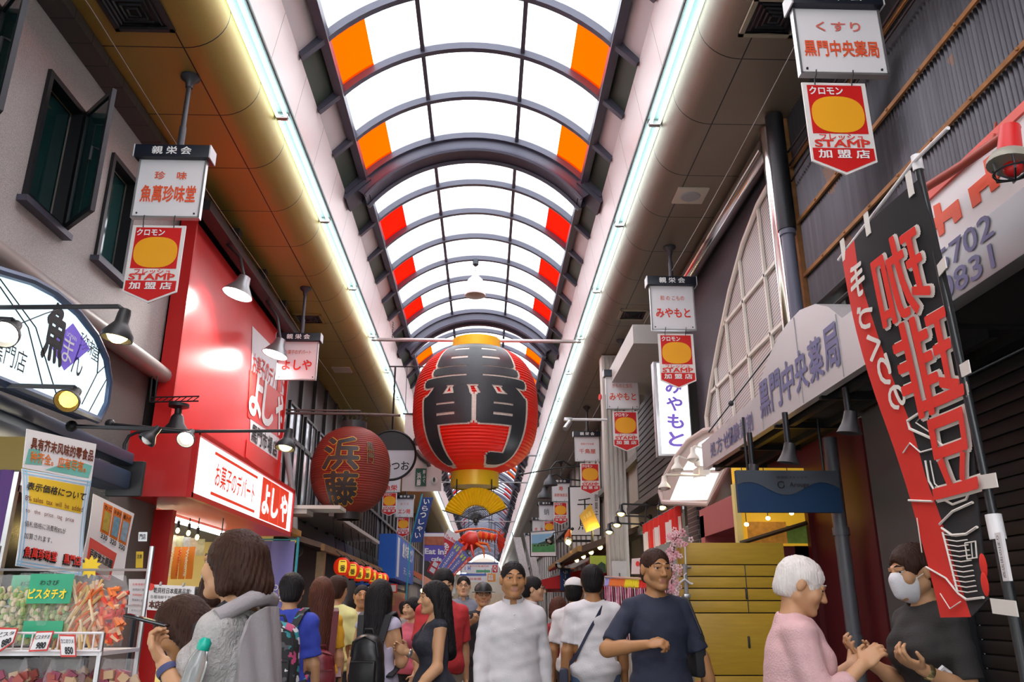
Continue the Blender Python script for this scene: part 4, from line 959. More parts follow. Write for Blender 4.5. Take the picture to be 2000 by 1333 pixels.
t, f = card('notice', 'small grey metal plate on the stucco pillar above the yellow notice', 'notice', (271, 1040, 7.2), (288, 1040, 7.2), (287, 1058, 7.2), (270, 1058, 7.2), ALU); on(t, f, '門店', .5, .5, .7, .6, BLACKINK, .01)
# purple curtain at the left edge and its rail box
p = at(0, 930, 4.4); rows = [[V(p.x - .35 + .42 * j / 9, 4.4 + .025 * math.sin(j * 2.1), p.z + .03 - .85 * i / 6) for j in range(10)] for i in range(7)]
t = thing('noren_curtain', 'purple cloth curtain hanging at the left edge behind the price notice', 'curtain', (p.x, 4.4, p.z - .8)); MB().sheet(rows, .006).build('cloth', mat('purple_cloth', (.075, .03, .16), .8, 0, .1), t)
mb = MB(); mb.box((p.x - .1, 4.42, p.z + .12), (.62, .06, .18)); mb.build('header_board', mat('olive_board', (.17, .12, .02), .5), t)
o = MB().box((-4.6, 4.9, 2.60), (1.9, .1, .05), ch=.01).build('tube_lamp', glow('shop_tube_white', (.95, 1, 1), 9)); tag(o, 'white tube lamp glowing inside the snack shop at the left edge', 'light')
# ---- rack and bags of snacks
M_film = mat('crinkled_clear_film', (.85, .84, .86), .16, 0, .1, 12, .8, 22, alpha=.11, spec=1.0)
YB = 3.35
t = thing('wire_rack', 'white wire snack rack with a mesh shelf front at the lower left', 'rack', (-1.75, YB, 0))
za = at(60, 1237, YB).z; zb = at(60, 1272, YB).z; xa, xb = -2.15, at(206, 1240, YB).x
mb = MB()
for z in (za, zb): mb.tube([(xa, YB - .02, z), (xb, YB - .02, z)], .005, 6)
for k in range(22): mb.tube([(xa + (xb - xa) * k / 21, YB - .02, za), (xa + (xb - xa) * k / 21, YB - .02, zb)], .003, 5)
mb.build('mesh_front', WHITE, t)
mb = MB(); mb.box(((xa + xb) / 2, YB + .17, zb - .01), (xb - xa, .36, .015)); mb.build('shelf', WHITE, t)
mb = MB(); mb.box(((xa + xb) / 2, YB + .17, .93), (xb - xa + .1, .40, .02)); mb.build('shelf', WHITE, t)
for x in (xa + .02, xb - .01):
    for y in (YB, YB + .36):
        mb = MB(); mb.cyl((x, y, 0), (x, y, za + (.35 if y > YB + .1 else 0)), .011, n=8); mb.build('post', ALU, t)
mb = MB()
for z in (za + .1, za + .25): mb.tube([(xa, YB + .36, z), (xb, YB + .36, z)], .006, 6)
mb.build('back_rail', ALU, t)
def bag(c, w, h, label, kind, seed, d=.07, lab=None):
    """clear bag of snacks; c = middle of the base"""
    rnd = random.Random(seed); c = Vector(c); t = thing('snack_bag', label, 'snack bag', c, 'clear bags of snacks')
    rows = []
    for s in (1, -1):
        rr = []
        for i in range(11):
            v = i / 10; row = []
            for j in range(9):
                u = j / 8 - .5
                bulge = d * .5 * (1 - abs(2 * u) ** 3) * math.sin(PI * min(1, v * 1.25 + .06)) if v < .8 else d * .12 * (1 - abs(2 * u))
                pin = 1 - .25 * max(0, (v - .75) / .25)
                row.append(c + V(u * w * pin, -s * (bulge + rnd.uniform(-.004, .004)), v * h + rnd.uniform(-.003, .003)))
            rr.append(row)
        rows.append(rr)
    mb = MB()
    for rr, flip in zip(rows, (False, True)):
        vs = [p for r in rr for p in r]; fs = [(i * 9 + j, i * 9 + j + 1, (i + 1) * 9 + j + 1, (i + 1) * 9 + j) for i in range(10) for j in range(8)]
        mb.add(vs, [tuple(reversed(q)) for q in fs] if flip else fs, 0, True)
    mb.build('film', M_film, t)
    mb = MB(); nm = {'stick': 110, 'nut': 170, 'candy': 130, 'mix': 70}[kind]
    for k in range(nm):
        v = rnd.uniform(.05, .80); u = rnd.uniform(-.42, .42); q = c + V(u * w, rnd.uniform(-.35, .35) * d * .8, v * h); mi = rnd.randrange(3)
        a = rnd.uniform(-.5, .9)
        if kind == 'stick': L = h * .16; mb.tube([q - V(math.sin(a) * L, 0, math.cos(a) * L), q + V(math.sin(a) * L, 0, math.cos(a) * L)], .006, 5, mi)
        elif kind == 'nut': mb.ball(q, (.011, .009, .013), 6, mi)
        elif kind == 'candy': L = .018; mb.tube([q - V(math.cos(a * 3) * L, 0, math.sin(a * 3) * L), q + V(math.cos(a * 3) * L, 0, math.sin(a * 3) * L)], [.007, .010], 5, mi)
        else: mb.box(q, (.03, .015, .035), Matrix.Rotation(a * 3, 3, 'Y'), mi)
    cols = {'stick': [(.62, .42, .16), (.70, .16, .04), (.78, .62, .38)], 'nut': [(.42, .45, .2), (.62, .52, .35), (.25, .36, .12)], 'candy': [(.75, .05, .02), (.85, .22, .05), (.8, .5, .3)], 'mix': [(.40, .08, .06), (.55, .36, .2), (.30, .05, .10)]}[kind]
    o = mb.build('contents', [mat('%s_snack_%d' % (kind, k), cc, .5, 0, .15, 20) for k, cc in enumerate(cols)], t)
    if lab:
        txt, lc = lab; f = lambda u, v, dd=0.0: c + V((u - .5) * w, -d * .5 - .006 - dd, h * (1 - v))
        mb = MB(); mb.sheet([[f(.03 + .94 * j / 6, .03 + .40 * i / 4, -.014 * abs(j / 3 - 1) ** 2) for j in range(7)] for i in range(5)], .003); lb = mb.build('label', mat('green_bag_label', lc, .4), t)
        on(lb, f, txt, .5, .30, .8, .13, mat('yellow_ink', (.95, .72, .03), .5), .03, 0, .004); on(lb, f, 'わさび', .5, .15, .4, .07, BLACKINK, .01, 0, .004)
        mb = MB(); mb.sheet([[f(.08 + .84 * j / 5, .66 + .22 * i / 3, -.008) for j in range(6)] for i in range(4)], .003); mb.build('label_foot', mat('green_bag_label', lc, .4), t)
    return t
GRN = (.02, .36, .18)
def base(px, y0, Y): return at(px, y0, Y)
zs = zb + .012
for px, Y, w, h, lb, kind, sd, d, lab in (
    (8, YB + .10, .17, .27, 'clear bag of pistachios cut by the left edge of the picture', 'nut', 1, .08, None),
    (52, YB + .20, .17, .28, 'green labelled pistachio bag behind and left of another like it', 'nut', 2, .07, ('ピスタチオ', GRN)),
    (93, YB + .08, .18, .28, 'green labelled pistachio bag in front, left of the orange stick bag', 'nut', 3, .08, ('ピスタチオ', GRN)),
    (146, YB + .10, .15, .27, 'clear bag of orange and cream crab sticks', 'stick', 4, .09, None),
    (199, YB + .12, .17, .27, 'clear bag of bright red crab snacks at the right end of the shelf', 'candy', 5, .09, None)):
    x = at(px, 1230, Y).x; bag((x, Y, zs), w, h, lb, kind, sd, d, lab)
for k, px in enumerate((20, 75, 130, 185, 235)):
    Y = YB + .07 + .12 * (k % 2); x = at(px, 1300, Y).x
    if x > xb + .05: x = xb - .02
    bag((x, Y, .955), .16, .27, ['dim clear bag of dark snacks on the lower shelf at the far left', 'clear bag on the lower shelf, second from the left', 'clear bag on the lower shelf below the white red price tag', 'clear bag on the lower shelf, second from its right end', 'clear bag at the right end of the lower shelf'][k], 'mix', 20 + k, .09)
M_tagr = mat('red_tag_edge', (.62, .04, .03), .5)
for k, (tl, tr, br, bl, txt, pr, lb) in enumerate((
    ((-6, 1226), (36, 1228), (26, 1256), (-8, 1280), 'ピスタ', '880', 'price tag card at the left edge of the wire shelf'),
    ((72, 1234), (106, 1233), (92, 1272), (56, 1274), 'ピスタチオ', '980', 'tilted price tag card below the green bags'),
    ((116, 1240), (147, 1241), (149, 1284), (119, 1284), 'カニのツメ', '850', 'white and red price tag reading 850 on the wire shelf'))):
    t, f = card('price_tag', lb, 'price tag', (*tl, YB - .05), (*tr, YB - .05), (*br, YB - .06), (*bl, YB - .06), M_tagr)
    rect(t, f, .05, .08, .95, .92, M_paper, 'field'); on(t, f, txt, .5, .3, .8, .2, BLACKINK, .01); on(t, f, pr, .58, .72, .5, .3, BLACKINK, .04)
# ================================================================ right hand shops
XA_ = 2.30
q = lambda x, y, d=0.0: atx(x, y, XA_ + d)
M_awn = mat('pale_grey_sign_metal', (.56, .54, .55), .35, .25, .08, 2)
M_vio = mat('slate_violet_ink', (.13, .13, .27), .5, 0, .1)
zb_ = 2.83
t = thing('pharmacy_awning', 'pale grey arched awning sign of the pharmacy in slate violet characters', 'awning', (XA_, 6.4, zb_))
top = [q(1370, 868), q(1480, 772), q(1488, 735), q(1500, 700), q(1516, 666), q(1536, 634), q(1562, 606), q(1592, 594), q(1618, 600), q(1645, 622), q(1692, 584), q(1760, 528)]
bot = [V(XA_, top[-1].y, zb_), V(XA_, top[0].y, zb_)]
mb = MB(); mb.prism(bot + top, (.06, 0, 0)); fa = mb.build('sign_face', M_awn, t)
ytop, ybot = top[0].y, top[-1].y
for x0, x1 in ((1478, 1490), (1560, 1578), (1644, 1658)):
    y_ = q(x0, 700).y; zt = float(np.interp(-y_, [-p.y for p in top], [p.z for p in top])); mb = MB(); mb.box((XA_ - .002, y_, (zb_ + zt) / 2), (.006, .008, zt - zb_ - .02)); mb.build('panel_seam', GREY, fa)
mb = MB(); mb.prism([V(XA_ + .05, ytop, zb_ + .02), V(XA_ + .05, ytop, zb_ + .22), V(XR - .1, ytop, 3.50), V(XR - .1, ytop, 3.42)], (0, ybot - ytop, 0)); mb.build('roof_slab', M_awn, t)
mb = MB(); mb.prism([p + V(.06, 0, 0) for p in top[1:10]], (.56, 0, 0)); mb.build('arch_hood', M_awn, t)
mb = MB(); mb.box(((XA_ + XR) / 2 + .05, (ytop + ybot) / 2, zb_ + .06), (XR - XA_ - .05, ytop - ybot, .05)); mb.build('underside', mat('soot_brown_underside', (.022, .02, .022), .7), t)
for x in (2.45, 2.75):
    mb = MB(); mb.box((x, (ytop + ybot) / 2, zb_ + .01), (.05, ytop - ybot, .05)); mb.build('rafter', DARKMETAL, t)
for k, y_ in enumerate(np.linspace(ybot + .4, ytop - .3, 5)):
    mb = MB(); mb.box((2.6, y_, zb_ + .0), (.55, .04, .05)); mb.build('crossbar', DARKMETAL, t)
def chars_r(parent, txt, y0, y1, z, wf, hh, m, X, bold, off=.006):
    st = (y1 - y0) / max(1, len(txt) - 1)
    for i, ch in enumerate(txt): lettering(parent, ch, (X, y0 + st * i, z), -YA, ZA, abs(st) * wf, hh if ch not in '・' else hh * .2, m, bold, off)
chars_r(fa, '処方せん', q(1392, 860).y, q(1425, 838).y * .5 + q(1438, 840).y * .5, zb_ + .135, .84, .15, M_vio, XA_, .015)
chars_r(fa, '・', q(1417, 870).y, q(1417, 870).y - .3, zb_ + .135, .2, .15, M_vio, XA_, .0)
chars_r(fa, '保険調剤', q(1427, 840).y, q(1464, 815).y, zb_ + .14, .84, .165, M_vio, XA_, .015)
chars_r(fa, '黒門中央薬局', q(1494, 780).y, q(1622, 660).y, zb_ + .25, .84, .29, M_vio, XA_, .025)
mb = MB(); a = q(1384, 845); mb.tube([a, lerp(a, V(XR, 7.4, 4.0), .5), V(XR, 7.4, 4.0)], .008, 6); mb.ball(lerp(a, V(XR, 7.4, 4.0), .3), .03, 8); mb.build('stay_wire', DARKMETAL, t)
for k, (x, y_) in enumerate(((1471, 925), (1541, 885), (1660, 825))):
    p = at(x, y_, 6.55 - .72 * k); t = thing('downlight', 'unlit grey spot lamp under the pharmacy awning, ' + ['the one by the blue sign', 'middle of the three', 'nearest to the coffee flag'][k], 'lamp', p, 'spot lamps under the pharmacy awning')
    mb = MB(); mb.tube([V(p.x, p.y, zb_ - .02), p + V(0, 0, .0)],   .022, 10); mb.build('stem', DARKMETAL, t)
    mb = MB(); mb.lathe([(.0, .08), (.04, .07), (.045, .02), (.055, -.02), (.08, -.075), (.075, -.075), (0, -.055)], p, V(.15, -.1, 1), 18); mb.build('shade', mat('dull_grey_shade', (.055, .052, .055), .45, .3), t)
# ---- red and white board over the grey telephone band
t = thing('shop_fascia_board', 'white board with bold red shapes over a grey band of phone numbers 702 and 831', 'sign', (XA_, 3, zb_))
ya, yb = ybot - .04, 1.2; zg = 3.14
mb = MB(); mb.box((XA_ + .05, (ya + yb) / 2, (zb_ + .03 + zg) / 2), (.1, ya - yb, zg - zb_ - .03), ch=.01); gb = mb.build('grey_band', mat('blue_grey_band', (.36, .38, .40), .4, .2, .12, 3), t)
mb = MB(); mb.box((XA_ + .07, (ya + yb) / 2, (zg + 3.46) / 2), (.1, ya - yb, 3.46 - zg)); wb = mb.build('white_board', M_board, t)
mb = MB(); mb.box((XA_ + .07, (ya + yb) / 2, 3.475), (.13, ya - yb, .045)); mb.box((XA_ + .07, ya, (zg + 3.46) / 2), (.13, .04, 3.46 - zg)); mb.build('red_edge', mat('coral_red_edge', (.75, .10, .07), .4), t)
M_verm = mat('vermilion_vinyl', (.80, .07, .01), .4, 0, .05)
for poly in ([(1822, 403), (1834, 396), (1838.5, 416), (1870, 389), (1878, 424), (1864, 437), (1859, 424), (1842, 435), (1844, 455), (1834, 463), (1830, 446), (1811, 464), (1805, 444), (1826, 425)],
             [(1935, 302), (1956, 337), (1948, 348), (1951, 363), (1935, 376), (1931, 361), (1912, 376), (1915.5, 393), (1899, 407), (1890, 370), (1925, 340), (1920, 314.5)]):
    pts = [atx(x, y, XA_ + .014) for x, y in poly]; mb = MB(); mb.prism([V(p.x, p.y, max(p.z, zg + .003)) for p in pts], (.004, 0, 0)); mb.build('red_lettering', M_verm, wb)
lettering(gb, '06-6631-5702', (XA_ - .0, atx(1925, 450, XA_).y + .62, atx(1880, 480, XA_).z), -YA, ZA, 1.35, .115, M_vio, .015)
lettering(gb, '06-6641-0831', (XA_ - .0, atx(1925, 500, XA_).y + .62, atx(1890, 525, XA_).z - .02), -YA, ZA, 1.35, .115, M_vio, .015)
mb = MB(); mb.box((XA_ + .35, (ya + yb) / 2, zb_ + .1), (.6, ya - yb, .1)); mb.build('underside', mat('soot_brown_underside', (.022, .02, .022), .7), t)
mb = MB(); mb.tube([atx(1790, 378, 2.2), atx(1880, 322, 2.2), atx(1985, 248, 2.2)], .022, 10); mb.tube([atx(1938, 290, 2.2), atx(1945, 240, 2.4)], .006, 5); tag(mb.build('red_pipe', mat('rust_red_pipe', (.35, .05, .03), .5)), 'thin rust red pipe running along the red and white board', 'pipe')
p = atx(1972, 300, 2.15); t = thing('alarm_lamp', 'caged alarm lamp with a bright red cap at the right edge of the picture', 'lamp', p)
mb = MB(); mb.lathe([(.0, .17), (.05, .165), (.06, .03), (.06, 0)], p, V(.2, 0, 1), 18); mb.build('red_cap', M_stampr, t)
mb = MB(); mb.lathe([(.055, .01), (.09, -.01), (.11, -.05), (.11, -.07), (.0, -.07)], p, V(.2, 0, 1), 20); mb.build('housing', mat('khaki_grey_metal', (.33, .32, .26), .5, .2, .2), t)
mb = MB()
for k in range(6):
    a = k * PI / 3; mb.tube([p + V(.1 * math.cos(a), .1 * math.sin(a), -.06), p + V(.09 * math.cos(a), .09 * math.sin(a), -.13), p + V(0, 0, -.16)], .006, 5)
mb.tube([p + V(.095 * math.cos(a), .095 * math.sin(a), -.11) for a in arc(19, 0, 2 * PI)], .006, 5, cap=False); mb.build('cage', DARKMETAL, t)
mb = MB(); mb.ball(p + V(0, 0, -.09), .05, 10); mb.build('lens', M_stampr, t)
mb = MB(); mb.tube([p + V(.02, 0, .03), V(2.5, p.y + .2, p.z + .03)], .02, 8); mb.build('arm', DARKMETAL, t)
for o_ in list(t.children): o_.scale = (.78, .78, .78)
for k, (z, r) in enumerate(((3.92, .03), (3.8, .02), (5.75, .012), (5.6, .012), (5.45, .01))):
    mb = MB(); mb.tube([V(XR - .06, y, z + (.03 * math.sin(y * 1.7 + k) if k > 1 else 0) - (0 if k < 2 else .04 * (y - 2))) for y in np.arange(-1, 6.7, .35)], r, 6)
    tag(mb.build('cable', BLACK), 'black cable along the corrugated wall, %s' % ['thick one just below its foot', 'thin one above the red pipe', 'top one under the soffit', 'middle one of those high up', 'lowest of those high up'][k], 'cable')
# ---- the coffee flag seen from behind
XF = 1.76
wav = lambda y, z: .022 * math.sin(2.4 * z + 3 * y) + .012 * math.sin(6 * y + 1.3 * z)
def fl(px, py, d=0.0):
    p = atx(px, py, XF); return V(XF + wav(p.y, p.z) - d, p.y, p.z)
LE = [(500, 1647), (560, 1662), (640, 1682), (760, 1714), (860, 1743), (960, 1769), (1050, 1790), (1150, 1815), (1207, 1829)]
RE = [(352, 1793), (470, 1822), (620, 1850), (780, 1879), (900, 1892), (1000, 1903), (1090, 1917), (1130, 1924), (1172, 1932)]
BE = [(470, 1680), (530, 1690), (620, 1716), (730, 1745), (840, 1778), (940, 1800), (1020, 1828), (1120, 1858), (1206, 1893)]
t = thing('nobori_flag', 'tall red and black coffee flag seen from behind with mirrored red lettering', 'flag', (XF, 2.9, 0))
def strip(E0, E1, n0, n1=6, rows=24):
    out = []
    for i in range(rows):
        f_ = i / (rows - 1) * (len(E0) - 1); k = min(int(f_), len(E0) - 2); g = f_ - k
        a = [E0[k][c] * (1 - g) + E0[k + 1][c] * g for c in (0, 1)]; b = [E1[k][c] * (1 - g) + E1[k + 1][c] * g for c in (0, 1)]
        out.append([fl(a[1] + (b[1] - a[1]) * j / n1, a[0] + (b[0] - a[0]) * j / n1) for j in range(n1 + 1)])
    return out
mb = MB(); mb.sheet(strip(LE, BE, 0, 4), .005, 0); mb.sheet(strip(BE, RE, 0, 8), .005, 1)
cl = mb.build('cloth', [mat('scarlet_flag_cloth', (.66, .022, .012), .75, 0, .06, 8), mat('black_flag_cloth', (.010, .010, .012), .8, 0, .15, 8)], t)
def fmap_at(px, py, d):
    c = atx(px, py, XF)
    def g(x, y):
        yy, zz = c.y - x, c.z + y; return V(XF + wav(yy, zz) - d, yy, zz)
    return g
def flag_char(ch, px, py, w, h, m, b, d):
    lettering(cl, ch, None, None, None, w, h, m, b, fmap=fmap_at(px, py, d), mirror=True, cuts=(6, 8))
M_flagred = mat('flag_red_print', (.72, .025, .012), .7, 0, .05); M_flagw = mat('flag_white_print', (.74, .70, .64), .7, 0, .06)
for ch, px, py, w, h in (('珈', 1767, 543, .33, .36), ('琲', 1807, 710, .36, .40), ('豆', 1848, 866, .32, .38)):
    flag_char(ch, px, py, w, h, M_flagw, .038, .008); flag_char(ch, px, py, w, h, M_flagred, .014, .020)
for ch, px, py, w, h in (('手', 1691, 548, .15, .16), ('づ', 1707, 618, .14, .12), ('く', 1722, 676, .10, .12), ('り', 1738, 724, .09, .13), ('の', 1757, 776, .11, .10)):
    flag_char(ch, px, py, w, h, M_flagw, .030, .012)
def flag_line(pts, r=.006):
    mb = MB(); mb.tube([fl(x, y, .008) for x, y in pts], r, 5); mb.build('white_line_art', M_flagw, cl)
flag_line([(1878, 775), (1840, 782), (1800, 800), (1772, 822), (1775, 838), (1820, 862), (1836, 878), (1840, 890)], .0062)
flag_line([(1800, 806), (1785, 826), (1822, 856)], .0031); flag_line([(1764, 885), (1775, 866), (1792, 884), (1830, 872), (1838, 884), (1830, 905)], .0037)
flag_line([(1800, 900), (1806, 940), (1822, 970), (1850, 986), (1878, 976), (1890, 950)], .0049); flag_line([(1808, 900), (1816, 945), (1838, 968), (1872, 962)], .0031)
flag_line([(1772, 978), (1812, 980)], .0049); flag_line([(1826, 1025), (1850, 1000), (1893, 982)], .0055); flag_line([(1830, 1032), (1850, 1046), (1880, 1044), (1905, 1030)], .0055)
for k in range(12): flag_line([(1832 + 2.6 * k, 1044 + 10 * k), (1858 + 2.6 * k, 1048 + 10 * k), (1880 + 2.6 * k, 1045 + 10 * k)], .0024)
flag_line([(1832, 1040), (1866, 1160), (1885, 1172), (1925, 1168)], .0049); flag_line([(1803, 1108), (1840, 1130), (1866, 1160)], .0043)
flag_line([(1878, 1062), (1902, 1058), (1906, 1090), (1884, 1093), (1878, 1062)], .0031); flag_line([(1892, 1060), (1896, 1092)], .0024)
for x, y in ((1921, 1105), (1926, 1142)):
    mb = MB(); mb.ball(fl(x, y, .006), (.004, .022, .042), 10); mb.build('bean_print', M_flagred, cl)
flag_line([(1786, 1012), (1795, 1080)], .0024); flag_line([(1830, 1160), (1850, 1190), (1872, 1176)], .0024)
M_pole = mat('black_pole', (.02, .022, .025), .3)
pt, pb = atx(1793, 325, XF + .03), V(XF + .03, 2.80, 0)
mid = atx(1946, 1035, XF + .03)
mb = MB(); mb.tube([pt, mid], .016, 10); mb.tube([mid, pb], .020, 10); mb.build('pole', M_pole, t)
mb = MB(); mb.tube([lerp(mid, pt, .035), lerp(mid, pb, .02)], .027, 12); mb.build('white_joint', WHITE, t)
mb = MB(); mb.tube([pt + V(0, 0, -.02), pt + V(0, 0, .05)], .022, 10); mb.build('end_cap', WHITE, t)
a, b = atx(1638, 508, XF), atx(1852, 250, XF)
mb = MB(); mb.tube([a, pt + V(-.015, 0, .02), b], .008, 8); mb.build('crossbar', WHITE, t)
st_ = atx(1960, 1088, XF + .005); mb = MB(); mb.box(st_, (.012, .035, .16)); lb = mb.build('sticker', M_paper, t)
lettering(lb, '商店街のぼり', st_ + V(-.008, 0, 0), ZA, YA, .14, .016, BLACKINK, 0, .001)
for (x0, y0), (x1, y1) in (((1824, 530), (1850, 512)), ((1858, 728), (1897, 716)), ((1900, 944), (1950, 938)), ((1944, 1184), (1990, 1190))):
    A, B = fl(x0, y0), atx(x1, y1, XF - .005); mb = MB(); mb.sheet([[lerp(A, B, k / 4) + V(-.006, 0, s) for k in range(5)] for s in (.025, -.025)], .004); mb.build('strap', M_flagw, t)
for x, y in ((1652, 490), (1710, 440), (1782, 362)):
    A = fl(x, y); mb = MB(); mb.sheet([[A + V(-.004, s, -.05), A + V(-.004, s, .06)] for s in (-.02, .02)], .004); mb.build('loop', M_flagw, t)
mb = MB(); mb.box(pb + V(0, 0, .06), (.4, .4, .12), ch=.04); mb.build('base', BLACK, t)
# ---- vertical lit sign, curved light box with cream lamps
p = at(1312, 800, 10.8); h = 1.33
t = thing('vertical_light_box', 'tall lit white sign box with four violet characters on the right', 'sign', p)
mb = MB(); mb.box(p, (.48, .16, h), ch=.01); mb.build('case', ALU, t)
mb = MB(); mb.box(p + V(.015, -.085, 0), (.41, .012, h - .06)); lf = mb.build('lit_face', M_litw, t)
M_viol2 = mat('backlit_violet', (.20, .12, .55), .5, 0, 0, emit=.25, ec=(.3, .2, .9))
for k, ch in enumerate('みやもと'): lettering(lf, ch, p + V(.02, -.092, .30 - .245 * k), XA, ZA, .21, .19, M_viol2, .03)
mb = MB()
for z in (-.35, .35): mb.box((2.68, p.y + .1, p.z + z), (.22, .05, .05))
mb.build('bracket', DARKMETAL, t)
t = thing('curved_light_box', 'white lit sign box in a cream curved frame beside the pharmacy awning', 'sign', at(1340, 980, 9.6))
D = lambda x, y, d=0.0: at(x, y, 10.25 - (x - 1290) * .010 - d)
fr = [(1290, 962), (1296, 982), (1385, 986), (1420, 915), (1398, 838), (1375, 842), (1345, 862), (1320, 895), (1300, 930)]
mb = MB(); mb.prism([D(*k) for k in fr], (.25, .28, 0)); mb.build('case', mat('cream_grey_frame', (.50, .44, .40), .4), t)
mb = MB(); mb.tube([D(*k, .01) for k in fr] + [D(*fr[0], .01)], .035, 8); mb.build('frame', mat('rose_cream_frame', (.58, .47, .43), .4), t)
for pts in ([(1309, 978), (1381, 977), (1404, 925), (1331, 924)], [(1333, 919), (1404, 918), (1390, 852), (1366, 866)]):
    mb = MB(); mb.prism([D(*k, .02) for k in pts], (-.004, -.006, 0)); mb.build('lit_face', M_litw, t)
mb = MB(); mb.box((2.6, 9.4, 2.95), (.3, .3, .1)); mb.build('bracket', CREAM, t)
for k, ((x, y), b, lb) in enumerate((((1353, 888), (1392, 880), 'cream caged lamp at the top of the curved light box'), ((1322, 908), (1362, 906), 'cream caged lamp half way down the curved light box'), ((1297, 944), (1405, 930), 'cream caged lamp on a long arm at the foot of the curved light box'))):
    Y = 9.25 - .0 * k; arm_lamp(at(b[0], b[1], Y + .1), at(x + 4, y - 16, Y), at(x, y - 6, Y), (-.05, -.15, -1), lb, .07, M_shw, 2, CREAM, None, group='cream lamps by the curved light box')
# ---- blue brand canopy, portal, restaurant window
p = at(1539, 961, 6.25)
t = thing('blue_sign', 'dark blue wave-patterned hanging sign under the pharmacy awning', 'sign', p)
w_, h_ = .80, .32
mb = MB(); mb.box(p, (w_, .05, h_)); bs = mb.build('board', mat('deep_blue_board', (.004, .034, .10), .45, 0, .2, 2), t)
mb = MB(); pts = [p + V(-w_ / 2 + w_ * k / 16, -.03, .02 + .05 * math.sin(k * .55 + .6)) for k in range(17)]; mb.prism([p + V(-w_ / 2, -.03, h_ / 2)] + pts + [p + V(w_ / 2, -.03, h_ / 2)], (0, .004, 0)); mb.build('grey_wave', mat('slate_print', (.06, .07, .09), .5), bs)
lettering(bs, 'Arouge', p + V(.08, -.034, .045), XA, ZA, .15, .045, BLACKINK, .01); lettering(bs, '敏感肌スキンケア', p + V(.03, -.034, .105), XA, ZA, .24, .02, BLACKINK, 0)
mb = MB(); mb.tube([p + V(-.06 + .025 * math.cos(a), -.034, .05 + .025 * math.sin(a)) for a in arc(17, .5, 6)], .004, 5); mb.build('ring_mark', BLACKINK, bs)
for s in (-.3, .3):
    mb = MB(); mb.tube([p + V(s, 0, .14), V(p.x + s, p.y, zb_ + .04)], .01, 6); mb.build('hanger', DARKMETAL, t)
t = thing('shop_portal', 'coral red shop door surround behind the wooden partition', 'portal', (2.45, 8.2, 0))
M_cor = mat('coral_red_panel', (.42, .10, .11), .4, 0, .1)
for y in (9.0, 7.75):
    mb = MB(); mb.box((2.62, y, 1.2), (.5, .16, 2.4)); mb.build('jamb', M_cor, t)
mb = MB(); mb.box((2.62, 8.38, 2.32), (.5, 1.4, .30)); mb.build('lintel', M_cor, t)
t = thing('restaurant_window', 'yellow lit restaurant window with posters above the wooden partition', 'window', at(1512, 1062, 7.3))
pa, pb_ = at(1445, 1066, 7.35), at(1582, 1000, 7.35)
mb = MB(); mb.box(((pa.x + pb_.x) / 2, 7.4, pa.z + .35), (pb_.x - pa.x, .03, .7)); mb.build('back_board', mat('amber_lit_board', (.75, .42, .03), .5, 0, .3, 5, emit=.35, ec=(.9, .5, .03)), t)
M_post = [mat('green_dish_poster', (.18, .28, .05), .4, 0, .6, 22, emit=.1), mat('orange_dish_poster', (.65, .28, .04), .4, 0, .5, 26, emit=.15)]
for x0, x1, y0, y1, m in ((1538, 1576, 1028, 1062, 0), (1462, 1534, 1020, 1062, 1)):
    a, b = at(x0, y1, 7.37), at(x1, y0, 7.37); mb = MB(); mb.box(((a.x + b.x) / 2, 7.37, (a.z + b.z) / 2), (b.x - a.x, .012, b.z - a.z)); mb.build('poster', M_post[m], t)
mb = MB(); a, b = at(1445, 1062, 7.3), at(1576, 1022, 7.3); mb.tube([a, b], .022, 6); mb.build('slanting_beam', mat('dark_timber', (.05, .03, .015), .6), t)
mb = MB(); mb.box(((pa.x + XR) / 2, 7.42, pa.z / 2), (XR - pa.x - .02, .06, pa.z - .01)); mb.box((XR - .08, 7.42, 2.2), (.14, .06, .9)); mb.build('lower_panel', M_maroon, t)
for x in (1443, 1584):
    a = at(x, 1040, 7.33); mb = MB(); mb.box((a.x, 7.33, 1.25), (.05, .08, 2.5)); mb.build('post', M_maroon if x > 1500 else M_wallY, t)
for k, (x, y) in enumerate(((1458, 1025), (1500, 1013), (1546, 1003))):
    p = at(x, y, 7.15); t = thing('pendant_bulb', 'small warm bulb in front of the yellow restaurant window', 'bulb', p, 'bulbs at the restaurant window')
    mb = MB(); mb.ball(p, (.022, .022, .018), 8); mb.build('bulb', M_bulbw, t); mb = MB(); mb.tube([p + V(0, 0, .01), V(p.x, p.y, 2.62)], .004, 4); mb.build('cord', BLACK, t)
# ---- wooden partition
pa, pb_ = at(1321, 1060, 6.45), at(1528, 1062, 6.45); W = pb_.x - pa.x; H = pa.z; cx = (pa.x + pb_.x) / 2; Yp = 6.45
t = thing('wooden_partition', 'yellow-brown wooden folding partition with dark horizontal grooves behind the white-haired woman', 'partition', (cx, Yp, 0))
M_ply = mat('ochre_plywood', (.50, .30, .022), .45, 0, .22, 5, 0, 80, st=(1, 1, 9))
zz = [H] + [at(1400, y, Yp).z for y in (1104, 1127, 1150, 1174, 1198)] + [.95, .45, .03]
for k in range(len(zz) - 1):
    mb = MB(); mb.box((cx, Yp, (zz[k] + zz[k + 1]) / 2), (W, .035, zz[k] - zz[k + 1] - .008), ch=.002); mb.build('board', M_ply, t)
mb = MB(); mb.box((cx, Yp + .022, H / 2), (W - .02, .015, H - .02)); mb.build('backing', BLACK, t)
for x, z0, z1 in ((1457, zz[1], zz[5]),):
    mb = MB(); mb.box((at(x, 1150, Yp).x, Yp - .018, (z0 + z1) / 2), (.006, .004, z0 - z1)); mb.build('joint', BLACK, t)
